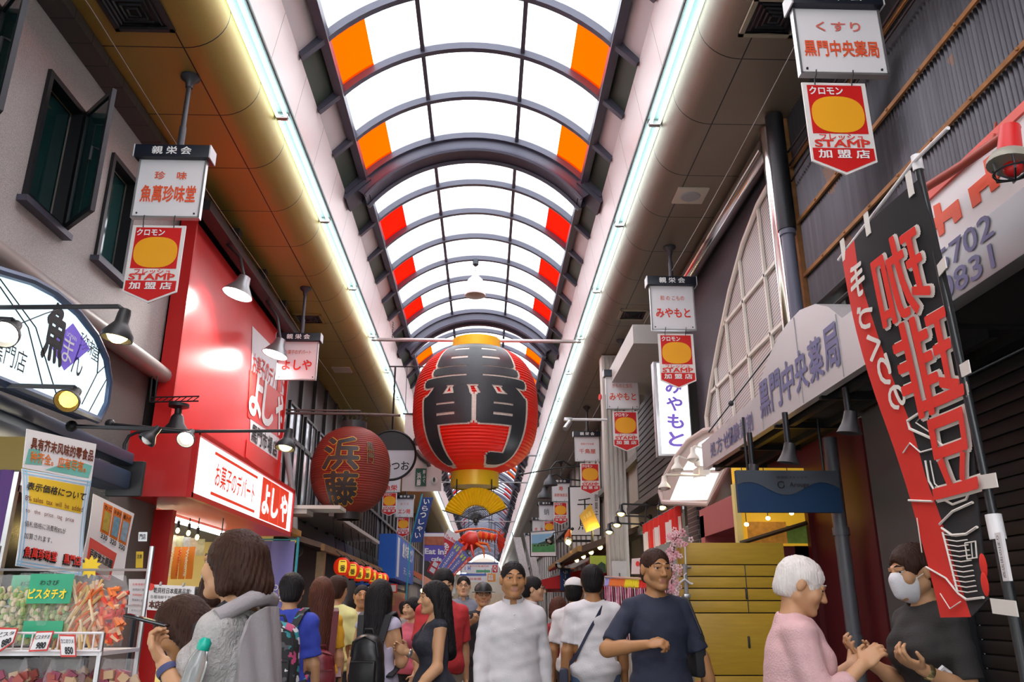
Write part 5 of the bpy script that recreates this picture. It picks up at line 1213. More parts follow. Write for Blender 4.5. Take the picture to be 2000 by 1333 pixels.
for x, y in ((1456, 1160), (1461, 1255)):
    a = at(x, y, Yp); mb = MB(); mb.box(a + V(0, -.025, 0), (.014, .02, .085), ch=.004); mb.build('latch', DARKMETAL, t)
xh = pa.x + .04
mb = MB(); mb.tube([(xh, Yp - .06, zz[1] + .0), (xh, Yp - .06, .02)], .016, 8); mb.tube([(xh, Yp - .06, zz[1] - .02), (xh + .05, Yp - .03, zz[1] - .02)], .01, 6); mb.build('hinge_post', GREY, t)
mb = MB()
for y in (1165, 1190, 1215): a = at(1330, y, Yp); mb.box((xh, Yp - .06, a.z), (.05, .05, .03), ch=.006)
mb.build('bolt', ALU, t)
mb = MB(); a = at(1336, 1062, Yp); b = at(1338, 1120, Yp); mb.tube([a + V(0, -.03, 0), b + V(0, -.03, 0), b + V(-.02, -.03, -.03)], .006, 6); mb.build('cord', WHITEINK, t)
p = at(1337, 1132, Yp - .08)
mb = MB(); mb.tube([p + V(-.075, 0, -.085), p + V(-.03, 0, -.02), p + V(0, 0, 0), p + V(.04, 0, -.03), p + V(.06, 0, -.035)], .008, 6); mb.tube([p, p + V(0, 0, .03), p + V(.02, 0, .045)], .005, 6); tag(mb.build('coat_hanger', WHITE), 'white coat hanger hooked on the left edge of the wooden partition', 'hanger')
# artificial cherry blossom up the partition edge
t = thing('cherry_blossom', 'pink artificial cherry blossom spray climbing the left edge of the wooden partition', 'blossom', V(at(1304, 1230, 6.27).x, 6.27, 0)); rnd = random.Random(4)
br = [at(1304, 1230, 6.27), at(1312, 1170, 6.27), at(1312, 1110, 6.27), at(1318, 1056, 6.27), at(1330, 1042, 6.27)]
mb = MB(); mb.tube([V(br[0].x, 6.27, .0)] + br, .006, 5); mb.build('branch', mat('brown_twig', (.10, .05, .03), .7), t)
mb = MB()
for k in range(120):
    i = rnd.randrange(4); p = lerp(br[i], br[i + 1], rnd.random()) + V(rnd.gauss(0, .035), rnd.gauss(0, .03), rnd.gauss(0, .03)); r = rnd.uniform(.010, .016); a = rnd.uniform(0, 6)
    for j in range(5): c = p + V(r * math.cos(a + j * 1.257), rnd.uniform(-.006, .006), r * math.sin(a + j * 1.257)); mb.ball(c, (r * .62, .004, r * .62), 5, k % 2)
mb.build('petals', [mat('pink_petal', (.80, .38, .44), .6), mat('pale_pink_petal', (.85, .58, .60), .6)], t)
# red and white festival curtain
t = thing('festival_curtain', 'red and white striped festival curtain under the eave beside the brick column', 'curtain', (2.42, 11, 2.4))
ya_, yb__ = 12.6, 10.0; n = 44; rt = []; rb = []
for k in range(n + 1):
    y = ya_ + (yb__ - ya_) * k / n; x = 2.40 + .02 * math.sin(k * 1.1); rt.append((x, y))
mb = MB()
for k in range(n):
    (xa2, y0), (xb2, y1) = rt[k], rt[k + 1]; white = (k // 2) % 2 == 0
    mb.sheet([[V(xa2, y0, 2.66), V(xb2, y1, 2.66)], [V(xa2, y0, 2.53), V(xb2, y1, 2.53)]], .004, 0)
    mb.sheet([[V(xa2, y0, 2.53), V(xb2, y1, 2.53)], [V(xa2, y0, 2.27), V(xb2, y1, 2.27)]], .004, 1 if white else 0)
mb.build('cloth', [mat('festival_red', (.68, .02, .015), .7), mat('festival_white', (.8, .76, .72), .7)], t)
mb = MB(); mb.tube([(2.42, 12.7, 2.67), (2.42, 9.9, 2.67)], .012, 6)
for y in (12.5, 11.5): mb.tube([(2.42, y, 2.67), (2.46, y, 3.0)], .012, 6)
mb.build('rod', DARKMETAL, t)
# cream service post
px_ = 2.32; Yc = 14.65
t = thing('service_post', 'cream fluted service post on the right with a grey junction box and red alarm button', 'post', (px_, Yc, 0))
mb = MB(); mb.box((px_, Yc, 3.0), (.36, .30, 5.98))
mb.build('shaft', mat('cream_post_paint', (.56, .52, .46), .5, 0, .05), t)
for dx in (-.13, -.05, .03, .11):
    mb = MB(); mb.box((px_ + dx, Yc - .16, 3.0), (.035, .03, 5.9), ch=.008); mb.build('flute', mat('post_rib', (.40, .37, .33), .5), t)
mb = MB(); mb.box((px_ - .02, Yc - .2, 2.02), (.26, .12, .42), ch=.01); mb.box((px_ - .02, Yc - .265, 2.0), (.015, .01, .06), mi=1); mb.build('junction_box', [mat('light_grey_box', (.50, .49, .48), .5), BLACK], t)
mb = MB(); mb.lathe([(0, -.03), (.055, -.02), (.06, 0), (0, .0)], at(1171, 776, Yc - .1), V(-1, -.3, 0).cross(V(0, 0, 1)).cross(V(0, 0, 1)) * -1, 14); mb.build('alarm_button', M_stampr, t)
# outdoor cameras on an arm
a = at(1186, 818, 14.0); b = at(1106, 820, 14.0)
t = thing('security_camera', 'grey security camera on a white arm left of the cream post', 'camera', b)
mb = MB(); mb.tube([V(px_ - .18, 14.1, a.z), V(b.x + .05, 14.0, b.z)], .025, 8); mb.build('arm', WHITE, t)
mb = MB(); mb.box(b + V(.03, 0, .0), (.14, .1, .06), ch=.01); mb.build('mount', ALU, t)
mb = MB(); mb.tube([b + V(.06, -.04, -.05), b + V(-.04, -.14, -.2)], .045, 12); mb.build('camera_body', ALU, t)
# spot lamps in the row under the striped curtain
for k, ((x, y), lb) in enumerate((((1293, 985), 'nearest to the curved light box'), ((1213, 998), 'second from the curved light box'), ((1205, 1020), 'third from the curved light box'), ((1190, 1034), 'farthest from the curved light box'))):
    Y = 11.6 + .7 * k; xw = 2.6
    hp_ = at(x, y, Y); arm_lamp(V(xw, Y, hp_.z + .08), hp_ + V(.03, 0, .1), hp_ + V(0, 0, .04), (-.1, -.35, -1), 'black arm lamp beneath the cream post signs, ' + lb, .075, M_bulbw, 8, BLACK, None, group='black arm lamps under the right eave')
mb = MB(); mb.box((2.62, 12.75, 3.05), (.38, 2.8, .1)); mb.box((2.68, 12.75, 2.85), (.1, 2.8, .3)); tag(mb.build('shop_eave', mat('weathered_eave', (.10, .085, .075), .6)), 'dark shop eave carrying the black arm lamps and striped curtain', 'eave')
# ---- ceiling fittings
def vent(px, py, name, label, w=.42, l=.42, m=None, cat='vent'):
    p = atz(px, py, ZS); t = thing(name, label, cat, p)
    mb = MB()
    for s in (-1, 1): mb.box(p + V(s * w / 2, 0, -.012), (.04, l + .04, .025)); mb.box(p + V(0, s * l / 2, -.012), (w + .04, .04, .025))
    mb.build('frame', m or mat('ochre_vent_frame', (.30, .21, .06), .5, .3), t)
    for k in range(5):
        s = .9 - k * .18; mb = MB(); mb.tube([p + V(a * w / 2 * s, b * l / 2 * s, -.008 - .005 * k) for a, b in ((-1, -1), (1, -1), (1, 1), (-1, 1), (-1, -1))], .012, 4); mb.build('louvre', DARKMETAL, t)
    mb = MB(); mb.box(p + V(0, 0, -.001), (w, l, .004)); mb.build('dark_core', BLACK, t); return t
vent(262, 18, 'ceiling_vent', 'black square vent in the left soffit near the top of the picture', .45, .45, BLACK)
vent(604, 622, 'ceiling_vent', 'dark square vent in the left soffit beside the sweets shop hanging sign')
vent(1512, 32, 'ceiling_vent', 'dark square vent in the right soffit by the nearest right sign', m=mat('taupe_vent_frame', (.3, .25, .17), .5))
vent(1236, 614, 'ceiling_vent', 'taupe framed vent in the right soffit beside the second right sign', m=mat('taupe_vent_frame', (.3, .25, .17), .5))
p = atz(1348, 381, ZS); t = thing('ceiling_speaker', 'pale square ceiling speaker plate in the right soffit above the hanging signs', 'speaker', p)
mb = MB(); mb.box(p + V(0, 0, -.01), (.36, .36, .025), ch=.006); mb.build('plate', mat('ivory_plate', (.50, .44, .35), .5), t); mb = MB(); mb.lathe([(.12, -.022), (.10, -.035), (.06, -.03), (0, -.03)], p, ZA, 20); mb.build('cone', GREY, t)
p = atz(668, 722, ZS); t = thing('ceiling_speaker', 'pale square ceiling speaker plate in the left soffit beyond the sweets shop sign', 'speaker', p)
mb = MB(); mb.box(p + V(0, 0, -.01), (.36, .36, .025), ch=.006); mb.build('plate', mat('ivory_plate', (.50, .44, .35), .5), t)
p = atz(432, 432, ZS - .02); t = thing('hook_bracket', 'small black hooked bracket under the left soffit above the billboard', 'bracket', p)
mb = MB(); mb.tube([V(p.x - .16, p.y, ZS), V(p.x - .16, p.y, ZS - .12), V(p.x, p.y, ZS - .13), V(p.x + .02, p.y, ZS - .05)], .025, 8); mb.build('hook', BLACK, t)
# ================================================================ further down the street
# row of small lit lanterns on the left, slung from the old timber eave
M_lamp = mat('lit_red_lantern_paper', (.80, .03, .01), .5, 0, .1, 5, emit=.25, ec=(1, .04, .01)); M_lyel = mat('lit_yellow_panel', (.95, .65, .05), .5, emit=.35, ec=(1, .7, .05))
eave = thing('timber_eave', 'old dark timber eave with a pale post under the weathered dark lantern', 'eave', (XL + .5, 15, 0))
mb = MB(); mb.prism([(XL, 13.2, 2.62), (XL, 13.2, 2.72), (-2.55, 13.2, 2.42), (-2.55, 13.2, 2.34)], (0, 7.5, 0)); mb.build('roof_boards', mat('old_timber', (.10, .065, .05), .7, 0, .4, 5), eave)
mb = MB(); mb.box((-2.56, 16.9, 2.36), (.06, 7.5, .10)); mb.build('fascia', mat('brown_fascia', (.22, .11, .04), .6, 0, .3), eave)
mb = MB(); mb.box((-2.72, 13.9, 1.17), (.13, .13, 2.34)); mb.build('post', mat('worn_post', (.42, .29, .18), .6, 0, .4, 8), eave)
mb = MB(); mb.box((-2.7, 17.6, 3.02), (.12, 6.2, .07)); mb.box((-3.1, 17.6, 3.06), (.8, 6.2, .03))
mb.build('canopy_rail', mat('pale_rail', (.40, .37, .34), .5), eave)
for k in range(6):
    mb = MB(); mb.tube([(-2.72, 14.7 + 1.0 * k, 3.0), (-2.62, 14.7 + 1.0 * k, 2.4)], .008, 5); mb.build('tie_rod', DARKMETAL, eave)
for k in range(7):
    Y = 14.2 + .95 * k; r = .14; p = V(-2.42 + .02 * (k % 2), Y, 2.12 - .015 * (k % 3))
    t = thing('small_lantern', ('%s small glowing red lantern hanging along the timber eave' % ['first', 'second', 'third', 'fourth', 'fifth', 'sixth', 'seventh'][k]) + ', counted from the near end', 'lantern', p, 'small red lanterns along the timber eave')
    lantern(t, p, r, .145, .05, 10, M_lamp, 2.2, .02)
    mb = MB(); mb.lathe([(.05, .145), (.05, .175), (0, .175)], p, ZA, 12); mb.lathe([(0, -.175), (.05, -.175), (.05, -.145)], p, ZA, 12); mb.tube([p + V(0, 0, .17), p + V(-.12, 0, .26)], .01, 5); mb.build('rims', BLACK, t)
    f0 = wrap(p, lambda y: r * (1 - (min(1, abs(y) / .148)) ** 2.2) ** (1 / 2.2), .004, r, .25)
    mb = MB(); rr = [[f0(-.07 + .14 * j / 6, .10 - .2 * i / 6) for j in range(7)] for i in range(7)]; mb.sheet(rr, .002); mb.build('yellow_panel', M_lyel, t)
    lettering(t, '一\n番', None, None, None, .085, .16, BLACKINK, .02, fmap=lambda x, y, f0=f0, p=p: f0(x, y) + V(.001, -.004, 0), cuts=(4, 6))
p = at(578, 1075, 13.5); t = thing('round_lamp', 'round grey lamp hood and a yellow light under the near end of the timber eave', 'lamp', p)
mb = MB(); mb.lathe([(.02, .06), (.10, .04), (.12, -.03), (.09, -.05), (0, -.02)], p, V(.3, -1, -.1), 18); mb.build('hood', DARKMETAL, t); mb = MB(); mb.box(p + V(-.06, 0, .1), (.08, .05, .12), Matrix.Rotation(.2, 3, 'Y')); mb.build('light', M_lyel, t)
mb = MB(); mb.tube([p, p + V(-.3, .1, .35)], .012, 5); mb.build('arm', DARKMETAL, t)
# violet-blue cloth and turquoise pole at the end of the sweets shop
p = at(528, 1120, 12.2); t = thing('noren_curtain', 'lavender blue shop curtain with small white rings at the end of the sweets shop', 'curtain', (p.x, 12.2, 1.3))
rows = [[V(p.x - .30 + .62 * j / 9, 12.2 + .02 * math.sin(j * 1.9), p.z + .45 - 1.3 * i / 6) for j in range(10)] for i in range(7)]; MB().sheet(rows, .006).build('cloth', mat('lavender_blue_cloth', (.20, .20, .52), .8, 0, .06), t)
for x, z in ((.1, -.2), (.2, -.35), (.15, -.5)):
    mb = MB(); mb.tube([V(p.x + x + .035 * math.cos(a), 12.16, p.z + z + .035 * math.sin(a)) for a in arc(13, 0, 2 * PI)], .006, 5, cap=False); mb.build('ring_print', WHITEINK, t)
mb = MB(); mb.tube([V(p.x + .36, 12.2, .0), V(p.x + .36, 12.2, p.z + .5)], .02, 8); mb.tube([V(p.x - .3, 12.2, p.z + .47), V(p.x + .36, 12.2, p.z + .47)], .012, 6); mb.build('pole', mat('turquoise_pole', (.05, .38, .50), .5), t)
# conduit beside the lit sign
mb = MB(); mb.tube([at(560, 880, 13.2), at(566, 925, 13.2), at(574, 980, 13.2), at(576, 1045, 13.2)], .05, 10); tag(mb.build('conduit', GREY), 'bent grey conduit at the far end of the lit white shop sign', 'pipe')
# blue shop box
t = thing('shop_box_sign', 'bright blue box sign projecting over a shop on the left beyond the lanterns', 'sign', (-2.95, 26, 2.3))
M_bl = mat('bright_blue_panel', (.012, .11, .50), .45, 0, .08); a, b = at(737, 1130, 23.0), at(775, 1043, 23.0)
mb = MB(); mb.box(((a.x + b.x) / 2, 25.9, (a.z + b.z) / 2), (b.x - a.x, 5.8, b.z - a.z)); bx = mb.build('box', M_bl, t)
for i, ch in enumerate('創作串カツ'): lettering(bx, ch, (b.x, 25.0 + .75 * i, a.z + .75 * (b.z - a.z)), YA, ZA, .62, .42, WHITEINK, .03, .01)
lettering(bx, '天ぷら', (b.x, 26.4, a.z + .25 * (b.z - a.z)), YA, ZA, 2.4, .2, WHITEINK, .0, .01)
mb = MB(); mb.box((b.x - .02, 23.6, (a.z + b.z) / 2), (.06, .5, (b.z - a.z) * .9)); mb.build('white_strip', M_board, t)
mb = MB(); mb.box((-3.2, 25.9, a.z - .12), (.9, 5.8, .12)); mb.build('lower_lip', M_bl, t)
# red panelled shop below it
t = thing('red_shop_front', 'red shop front panel below the bright blue box sign', 'shop front', (-2.9, 27, 0))
mb = MB(); mb.box((-2.95, 27.5, 1.0), (.3, 4.5, 2.0)); mb.build('panel', mat('red_shop_panel', (.50, .03, .015), .45, 0, .2), t)
lettering(t, 'SUSHI', (-2.8, 25.6, 1.7), YA, ZA, 1.0, .22, M_mus, .03, .01)
t = thing('lit_showcase', 'white lit showcase with a red framed card left of the red shop front', 'showcase', (-2.95, 22.6, 0))
mb = MB(); mb.box((-3.0, 22.6, 1.0), (.5, 1.6, 2.0)); mb.build('body', WHITE, t); mb = MB(); mb.box((-2.98, 21.78, 1.75), (.5, .03, .5)); mb.build('lit_pane', M_litw, t)
a = at(765, 1150, 21.7); mb = MB(); mb.box(a, (.28, .03, .22)); mb.build('red_card', RI, t); mb = MB(); mb.box(a + V(0, -.02, 0), (.22, .02, .16)); mb.build('card_field', M_paper, t)
# slanted orange awning, slatted facade lamps
t = thing('sloping_awning', 'coral orange sloping awning beyond the blue box sign', 'awning', (-2.7, 32, 2.2))
mb = MB(); mb.prism([(XL, 30, 3.3), (XL, 30, 3.24), (-2.2, 30, 2.62), (-2.2, 30, 2.4)], (0, 9, 0)); mb.build('canopy', mat('coral_canvas', (.72, .20, .09), .7, 0, .1), t)
mb = MB(); mb.box((-2.2, 34.5, 2.45), (.03, 9, .3)); mb.build('valance', mat('coral_valance', (.75, .27, .15), .7), t)
for k in range(5):
    p = V(-2.28, 30.6 + 1.4 * k, 2.12); t = thing('hanging_bulb', 'warm bulb in the row hanging under the coral orange awning', 'bulb', p, 'bulbs under the coral awning')
    mb = MB(); mb.ball(p, .07, 8); mb.build('bulb_glass', M_bulbw, t); mb = MB(); mb.tube([p + V(0, 0, .05), p + V(0, 0, .34)], .012, 5); mb.build('cord', BLACK, t)
# banners over the street on the left
def hang_card(name, label, tl, tr, br, bl, m, **k):
    return card(name, label, 'banner', tl, tr, br, bl, m, .012, **k)
M_vban = mat('violet_banner', (.13, .09, .42), .6, 0, .08); M_rban = mat('red_banner', (.60, .02, .03), .6, 0, .06)
Y = 25.0
t, f = hang_card('hanging_banner', 'violet banner reading Eat in with a food picture at its head', (828, 1041, Y), (868, 1041, Y), (868, 1098, Y), (829, 1096, Y), M_vban)
rect(t, f, .0, .03, 1, .44, mat('banner_food_picture', (.42, .12, .06), .5, 0, .7, 9), 'food_picture', .012); rect(t, f, .0, .02, 1, .14, M_paper, 'white_head', .014); on(t, f, 'Eat in', .5, .66, .92, .19, WHITEINK, .04, 0, .016); on(t, f, 'cafe', .6, .92, .5, .14, WHITEINK, .03, 0, .016)
mb = MB(); p0_, p1_ = at(829, 1042, Y + .03), V(at(829, 1042, Y).x, Y + .03, 0); mb.tube([p0_ + V(0, 0, .05), p1_], .02, 6); mb.build('pole', WHITE, t)
t, f = hang_card('hanging_banner', 'red and white tax free banner tilting behind the violet Eat in banner', (875, 1034, Y + 1.4), (899, 1047, Y + 1.4), (860, 1133, Y + 1.4), (834, 1116, Y + 1.4), M_rban)
rect(t, f, .0, .0, 1, .20, M_paper, 'white_head', .012); p0_ = f(.5, .02, -.02); mb = MB(); mb.tube([p0_, f(.5, .98, -.02), V(f(.5, 1).x, f(.5, 1).y, 0)], .02, 6); mb.build('pole', WHITE, t); on(t, f, 'Tax Free', .5, .15, .85, .07, RI, .02, 0, .016); on(t, f, '免\n税\n店', .4, .48, .5, .4, WHITEINK, .03, 0, .016)
for i in range(2):
    for j in range(2): rect(t, f, .12 + .42 * i, .74 + .13 * j, .46 + .42 * i, .84 + .13 * j, M_paper, 'white_square', .012)
M_bban = mat('blue_exchange_banner', (.14, .17, .52), .6, 0, .06); M_mony = mat('lime_currency_print', (.60, .72, .15), .6)
for k, (tl, tr, br, bl, lb) in enumerate(((((892), 1056), ((911), 1069), (873, 1120), (856, 1108), 'blue currency exchange banner between two others, tilted to the left'), ((905, 1075), (921, 1092), (884, 1130), (868, 1120), 'nearest blue currency exchange banner with red edge, tilted to the left'))):
    t, f = hang_card('hanging_banner', lb, (*tl, Y - 1 - k), (*tr, Y - 1 - k), (*br, Y - 1 - k), (*bl, Y - 1 - k), M_bban)
    rect(t, f, .72, 0, 1, 1, mat('red_banner_edge', (.80, .07, .03), .6), 'red_edge', .012); on(t, f, '￥$', .36, .2, .5, .2, M_mony, .04, 0, .016); on(t, f, 'CURRENCY EXCHANGE', .36, .66, .3, .55, WHITEINK, .02, 0, .016) if False else on(t, f, '\n'.join('CURRENCY'), .36, .66, .2, .6, WHITEINK, .03, 0, .016); on(t, f, '\n'.join('外貨両替'), .86, .5, .16, .7, M_paper, .01, 0, .018)
    p0_ = f(.1, .02, -.02); mb = MB(); mb.tube([p0_, f(.0, .98, -.02), V(f(0, 1).x, f(0, 1).y, 0)], .02, 6); mb.build('pole', WHITE, t)
p0_, p1_ = at(829, 972, 24), at(806, 1060, 24)
t = thing('nobori_flag', 'narrow dark blue flag leaning on a turquoise pole beside the Eat in banner', 'flag', V(p1_.x, 24, 0))
u = (p1_ - p0_); MB().sheet([[p0_ + u * i / 8 + V(-.06 + .32 * j / 3, .02 * math.sin(i + j), 0) for j in range(4)] for i in range(9)], .01).build('cloth', mat('indigo_cloth', (.03, .07, .25), .8, 0, .2, 9), t)
for k, ch in enumerate('いらっしゃい'): lettering(t, ch, p0_ + u * (.1 + .15 * k) + V(.10, -.03, 0), XA, ZA, .16, .14, WHITEINK, .02)
mb = MB(); mb.tube([p0_ + V(-.07, .03, .1), p1_ + V(-.07, .03, 0), V(p1_.x - .2, 24.03, 0)], .025, 6); mb.build('pole', mat('turquoise_pole', (.05, .38, .50), .5), t)
# giant red spiny lobster
YO = 27.0; O = at(938, 1060, YO); sc = YO / 1520
t = thing('lobster_sign', 'giant red spiny lobster model hung over the street beneath the fan', 'lobster model', O)
L_ = lambda x, y, d=0.0: at(x, y, YO + d)
M_lob = mat('lobster_red', (.68, .03, .012), .35, 0, .25, 4); M_lob2 = mat('lobster_orange', (.80, .14, .02), .4, 0, .2, 4)
mb = MB(); bp = [L_(896, 1062), L_(906, 1060), L_(920, 1057), L_(934, 1053)]; mb.tube(bp, [.10, .24, .33, .24], 14); mb.build('carapace', M_lob, t)
for k in range(6):
    x = 938 + 5.6 * k; mb = MB(); mb.tube([L_(x - 3, 1051 + .4 * k), L_(x, 1050 + .4 * k), L_(x + 3, 1051 + .4 * k)], [.17 - .008 * k, .215 - .012 * k, .17 - .008 * k], 12); mb.build('tail_segment', M_lob if k % 2 else M_lob2, t)
for k in range(5):
    a = math.radians(-62 + 31 * k); c = L_(971, 1054); mb = MB(); e = c + V(.32 * math.cos(a) * .8, .02 * k, -.36 * math.sin(a) - .05)
    mb.sheet([[c + V(0, 0, .02 * math.sin(a)), lerp(c, e, .6) + V(.05 * math.sin(a), .0, .07 * math.cos(a)), e + V(.03, 0, .08)], [c - V(0, 0, .02), lerp(c, e, .6) - V(.05 * math.sin(a), 0, .07 * math.cos(a)), e - V(.03, 0, .08)]], .03); mb.build('tail_fin', M_lob, t)
for s in (-1, 1):
    for k in range(5):
        x0 = 908 + 6 * k; fx = [(892, 1076), (900, 1088), (926, 1090), (946, 1090), (958, 1078)][k]; kx = [(896, 1066), (908, 1074), (922, 1076), (944, 1072), (952, 1064)][k]
        mb = MB(); mb.tube([L_(x0, 1060, s * .15), L_(*kx, s * .45), L_(*fx, s * .5)], [.05, .045, .02], 7); mb.build('leg', M_lob2 if k > 2 else M_lob, t)
mb = MB(); mb.tube([L_(900, 1060, -.1), L_(892, 1052, -.2), L_(890, 1040, -.25), L_(915, 1034, -.2), L_(945, 1033), L_(968, 1037), L_(984, 1052)], [.06, .06, .045, .035, .03, .025, .012], 7); mb.build('antenna', M_lob2, t)
mb = MB(); mb.tube([L_(900, 1060, .1), L_(886, 1058, .25), L_(878, 1046, .3), L_(868, 1040, .3)], [.06, .05, .03, .012], 7); mb.build('antenna', M_lob2, t)
for s in (-1, 1): mb = MB(); mb.ball(L_(901, 1055, s * .14), .045, 8); mb.build('eye', BLACK, t)
for x in (915, 955):
    a = L_(x, 1048); mb = MB(); mb.tube([a, V(a.x, a.y, 6.38)], .008, 4); mb.build('wire', DARKMETAL, t)
mb = MB(); mb.tube([(XC - 2.0, YO, 6.38), (XC + 2.0, YO, 6.38)], .03, 6); mb.build('carrying_pipe', GREY, t)
mb = MB(); mb.tube([(XC - 2.0, 33, 6.38), (XC + 2.0, 33, 6.38)], .03, 6); tag(mb.build('cross_pipe', GREY), 'thin pipe spanning the arcade behind the fan', 'pipe')
# information boards across the street
YI = 48
t, f = hang_card('street_board', 'white street information board with a red logo square, across the street far ahead', (898, 1099, YI), (974, 1099, YI), (974, 1120, YI), (898, 1120, YI), M_board)
rect(t, f, .0, .0, 1, .18, mat('navy_strip', (.12, .13, .28), .5), 'navy_strip', .02); rect(t, f, .84, .28, .97, .95, M_rban, 'red_square', .02); on(t, f, 'Q', .905, .6, .07, .5, WHITEINK, .03, 0, .04); on(t, f, 'i  H', .2, .55, .14, .36, mat('blue_ink', (.05, .15, .6), .5), .03, 0, .03); rect(t, f, .42, .72, .78, .94, mat('green_strip', (.1, .35, .2), .5), 'green_strip', .02); on(t, f, '黒門市場 案内所', .5, .36, .5, .16, RI, .0, 0, .03)
for u in (.1, .9):
    p = f(u, .0); mb = MB(); mb.tube([p, V(p.x, p.y, 6.4)], .02, 4); mb.build('hanger', DARKMETAL, t)
mb = MB(); mb.tube([(XC - 2.0, YI, 6.38), (XC + 2.0, YI, 6.38)], .03, 6); mb.build('carrying_pipe', GREY, t)
t, f = hang_card('street_board', 'blue headed information board hung below the one with the red logo square', (898, 1121, YI), (950, 1121, YI), (950, 1138, YI), (898, 1137, YI), M_board)
rect(t, f, .0, .0, 1, .25, mat('blue_strip', (.1, .16, .5), .5), 'blue_strip', .02); on(t, f, '→ 日本橋', .5, .62, .6, .3, RI, .0, 0, .03)
for u in (.05, .95): p = f(u, 0); mb = MB(); mb.tube([p, p + V(0, 0, .25)], .02, 4); mb.build('hanger', DARKMETAL, t)
t, f = hang_card('street_board', 'small orange information board right of the blue headed one', (952, 1121, YI), (968, 1121, YI), (968, 1137, YI), (952, 1137, YI), mat('orange_board', (.80, .30, .05), .5)); on(t, f, '営業\n時間', .4, .5, .6, .7, WHITEINK, .02, 0, .03)
p = f(.5, 0); mb = MB(); mb.tube([p, p + V(0, 0, .3)], .02, 4); mb.build('hanger', DARKMETAL, t)
t = thing('market_hall_front', 'lit beige shop front closing the view at the far end of the arcade', 'shop front', (XC, 90, 0))
mb = MB(); mb.box((XC, 90, 1.6), (6.4, .4, 3.2)); mb.build('front', mat('beige_lit_front', (.62, .50, .36), .5, 0, .3, 2), t)
for k in range(5): mb = MB(); mb.box((XC - 2.4 + 1.2 * k, 89.75, 1.3), (.9, .06, 1.6)); mb.build('lit_window', M_litw if k % 2 == 0 else mat('amber_pane', (.9, .6, .2), .5, emit=.8, ec=(1, .7, .3)), t)
# ---- right side, far
t, f = card('shop_plate', 'tall white framed sign with black brush characters beyond the cream post', 'sign', (1112, 952, 20.5), (1171, 952, 20.5), (1172, 1046, 20.5), (1114, 1046, 20.5), M_board, .05)
on(t, f, '千', .5, .38, .5, .3, BLACKINK, .0, 0, .03); on(t, f, '鳥', .5, .75, .5, .3, BLACKINK, .0, 0, .03); on(t, f, '御\n菓\n子', .88, .4, .12, .5, BLACKINK, .0, 0, .03)
mb = MB(); A = [f(u, v, .0) for u, v in ((0, 0), (1, 0), (1, 1), (0, 1), (0, 0))]; mb.tube(A, .035, 4); mb.build('frame', DARKMETAL, t)
mb = MB(); a = f(1, .3); mb.box((a.x + .3, a.y + .05, a.z), (.8, .06, .08)); mb.build('bracket', DARKMETAL, t)
t, f = card('gold_plaque', 'tilted gold plaque lit from below under the tall white brush-lettered sign', 'plaque', (1131, 1008, 17.8), (1153, 985, 17.8), (1172, 1030, 17.8), (1145, 1041, 17.8), mat('gilded_plaque', (.62, .38, .06), .35, .4, .3, 9), .04)
on(t, f, '千鳥屋', .5, .3, .6, .2, mat('gold_relief', (.85, .62, .2), .4, .3), .02, 0, .024)
ld = bpy.data.lights.new('plaque_light', 'POINT'); ld.energy = 14; ld.color = (1, .72, .25); ld.shadow_soft_size = .05; lo = bpy.data.objects.new('plaque_light', ld); COL.objects.link(lo); lo.parent = t; lo.location = f(.6, 1.12, .12) - t.location
mb = MB(); p = f(.5, .9, -.02); mb.tube([p, V(p.x, p.y, 2.6)], .03, 6); mb.build('strut', DARKMETAL, t)
t = thing('timber_canopy', 'dark sloping timber canopy with small spot lights beyond the cream post', 'canopy', (2.2, 18, 2.4))
mb = MB(); mb.prism([(XR, 15.3, 2.95), (XR, 15.3, 2.85), (1.72, 15.3, 2.42), (1.72, 15.3, 2.54)], (0, 7.5, 0)); mb.build('roof', mat('dark_brown_timber', (.09, .05, .03), .6, 0, .4, 4), t)
mb = MB(); mb.box((1.72, 19, 2.5), (.08, 7.5, .10)); mb.build('gold_edge', mat('gilt_timber_edge', (.36, .2, .05), .5, 0, .3), t)
for k in range(4): mb = MB(); mb.ball((2.2, 16 + 1.4 * k, 2.58), .05, 8); mb.build('spot_light', M_bulbw, t)
p = at(1110, 1060, 16.5); t = thing('floodlight', 'dazzling warm floodlight at the lower end of the dark timber canopy', 'lamp', p)
mb = MB(); mb.ball(p, .05, 12); mb.build('bulb', glow('dazzling_warm_bulb', (1, .75, .3), 60), t); mb = MB(); mb.lathe([(.0, .10), (.06, .08), (.08, 0), (.075, 0)], p + V(0, .02, .02), V(.1, .8, .6), 12); mb.tube([p + V(0, .08, .06), V(1.72, 16.5, 2.46)], .015, 5); mb.build('housing', BLACK, t)
p = at(1110, 1047, 17.0); t = thing('lantern_charm', 'small red lobster shaped lamp above the dazzling warm floodlight', 'lamp', p); mb = MB(); mb.tube([p + V(-.05, 0, -.12), p, p + V(.03, 0, .12)], [.05, .07, .03], 8); mb.build('body', M_lob2, t); mb = MB(); mb.tube([p + V(0, 0, -.1), V(1.75, 17, 2.5)], .012, 5); mb.build('stem', DARKMETAL, t)
t, f = card('landscape_picture', 'framed picture of horses grazing on a green meadow under blue sky', 'picture', (1036, 1041, 22.0), (1084, 1037, 22.0), (1086, 1087, 22.0), (1037, 1087, 22.0), M_board, .05)
rect(t, f, .04, .10, .97, .50, mat('printed_blue_sky', (.25, .52, .75), .5, 0, .2, 3), 'printed_sky', .028); rect(t, f, .04, .48, .97, .84, mat('printed_meadow', (.06, .28, .09), .5, 0, .4, 9), 'printed_meadow', .028)
blot(t, f, [(.97, .52), (.97, .28), (.75, .34), (.5, .42), (.3, .47), (.3, .52)], mat('printed_woods', (.03, .08, .05), .5, 0, .5, 20), 'printed_woods', .03)
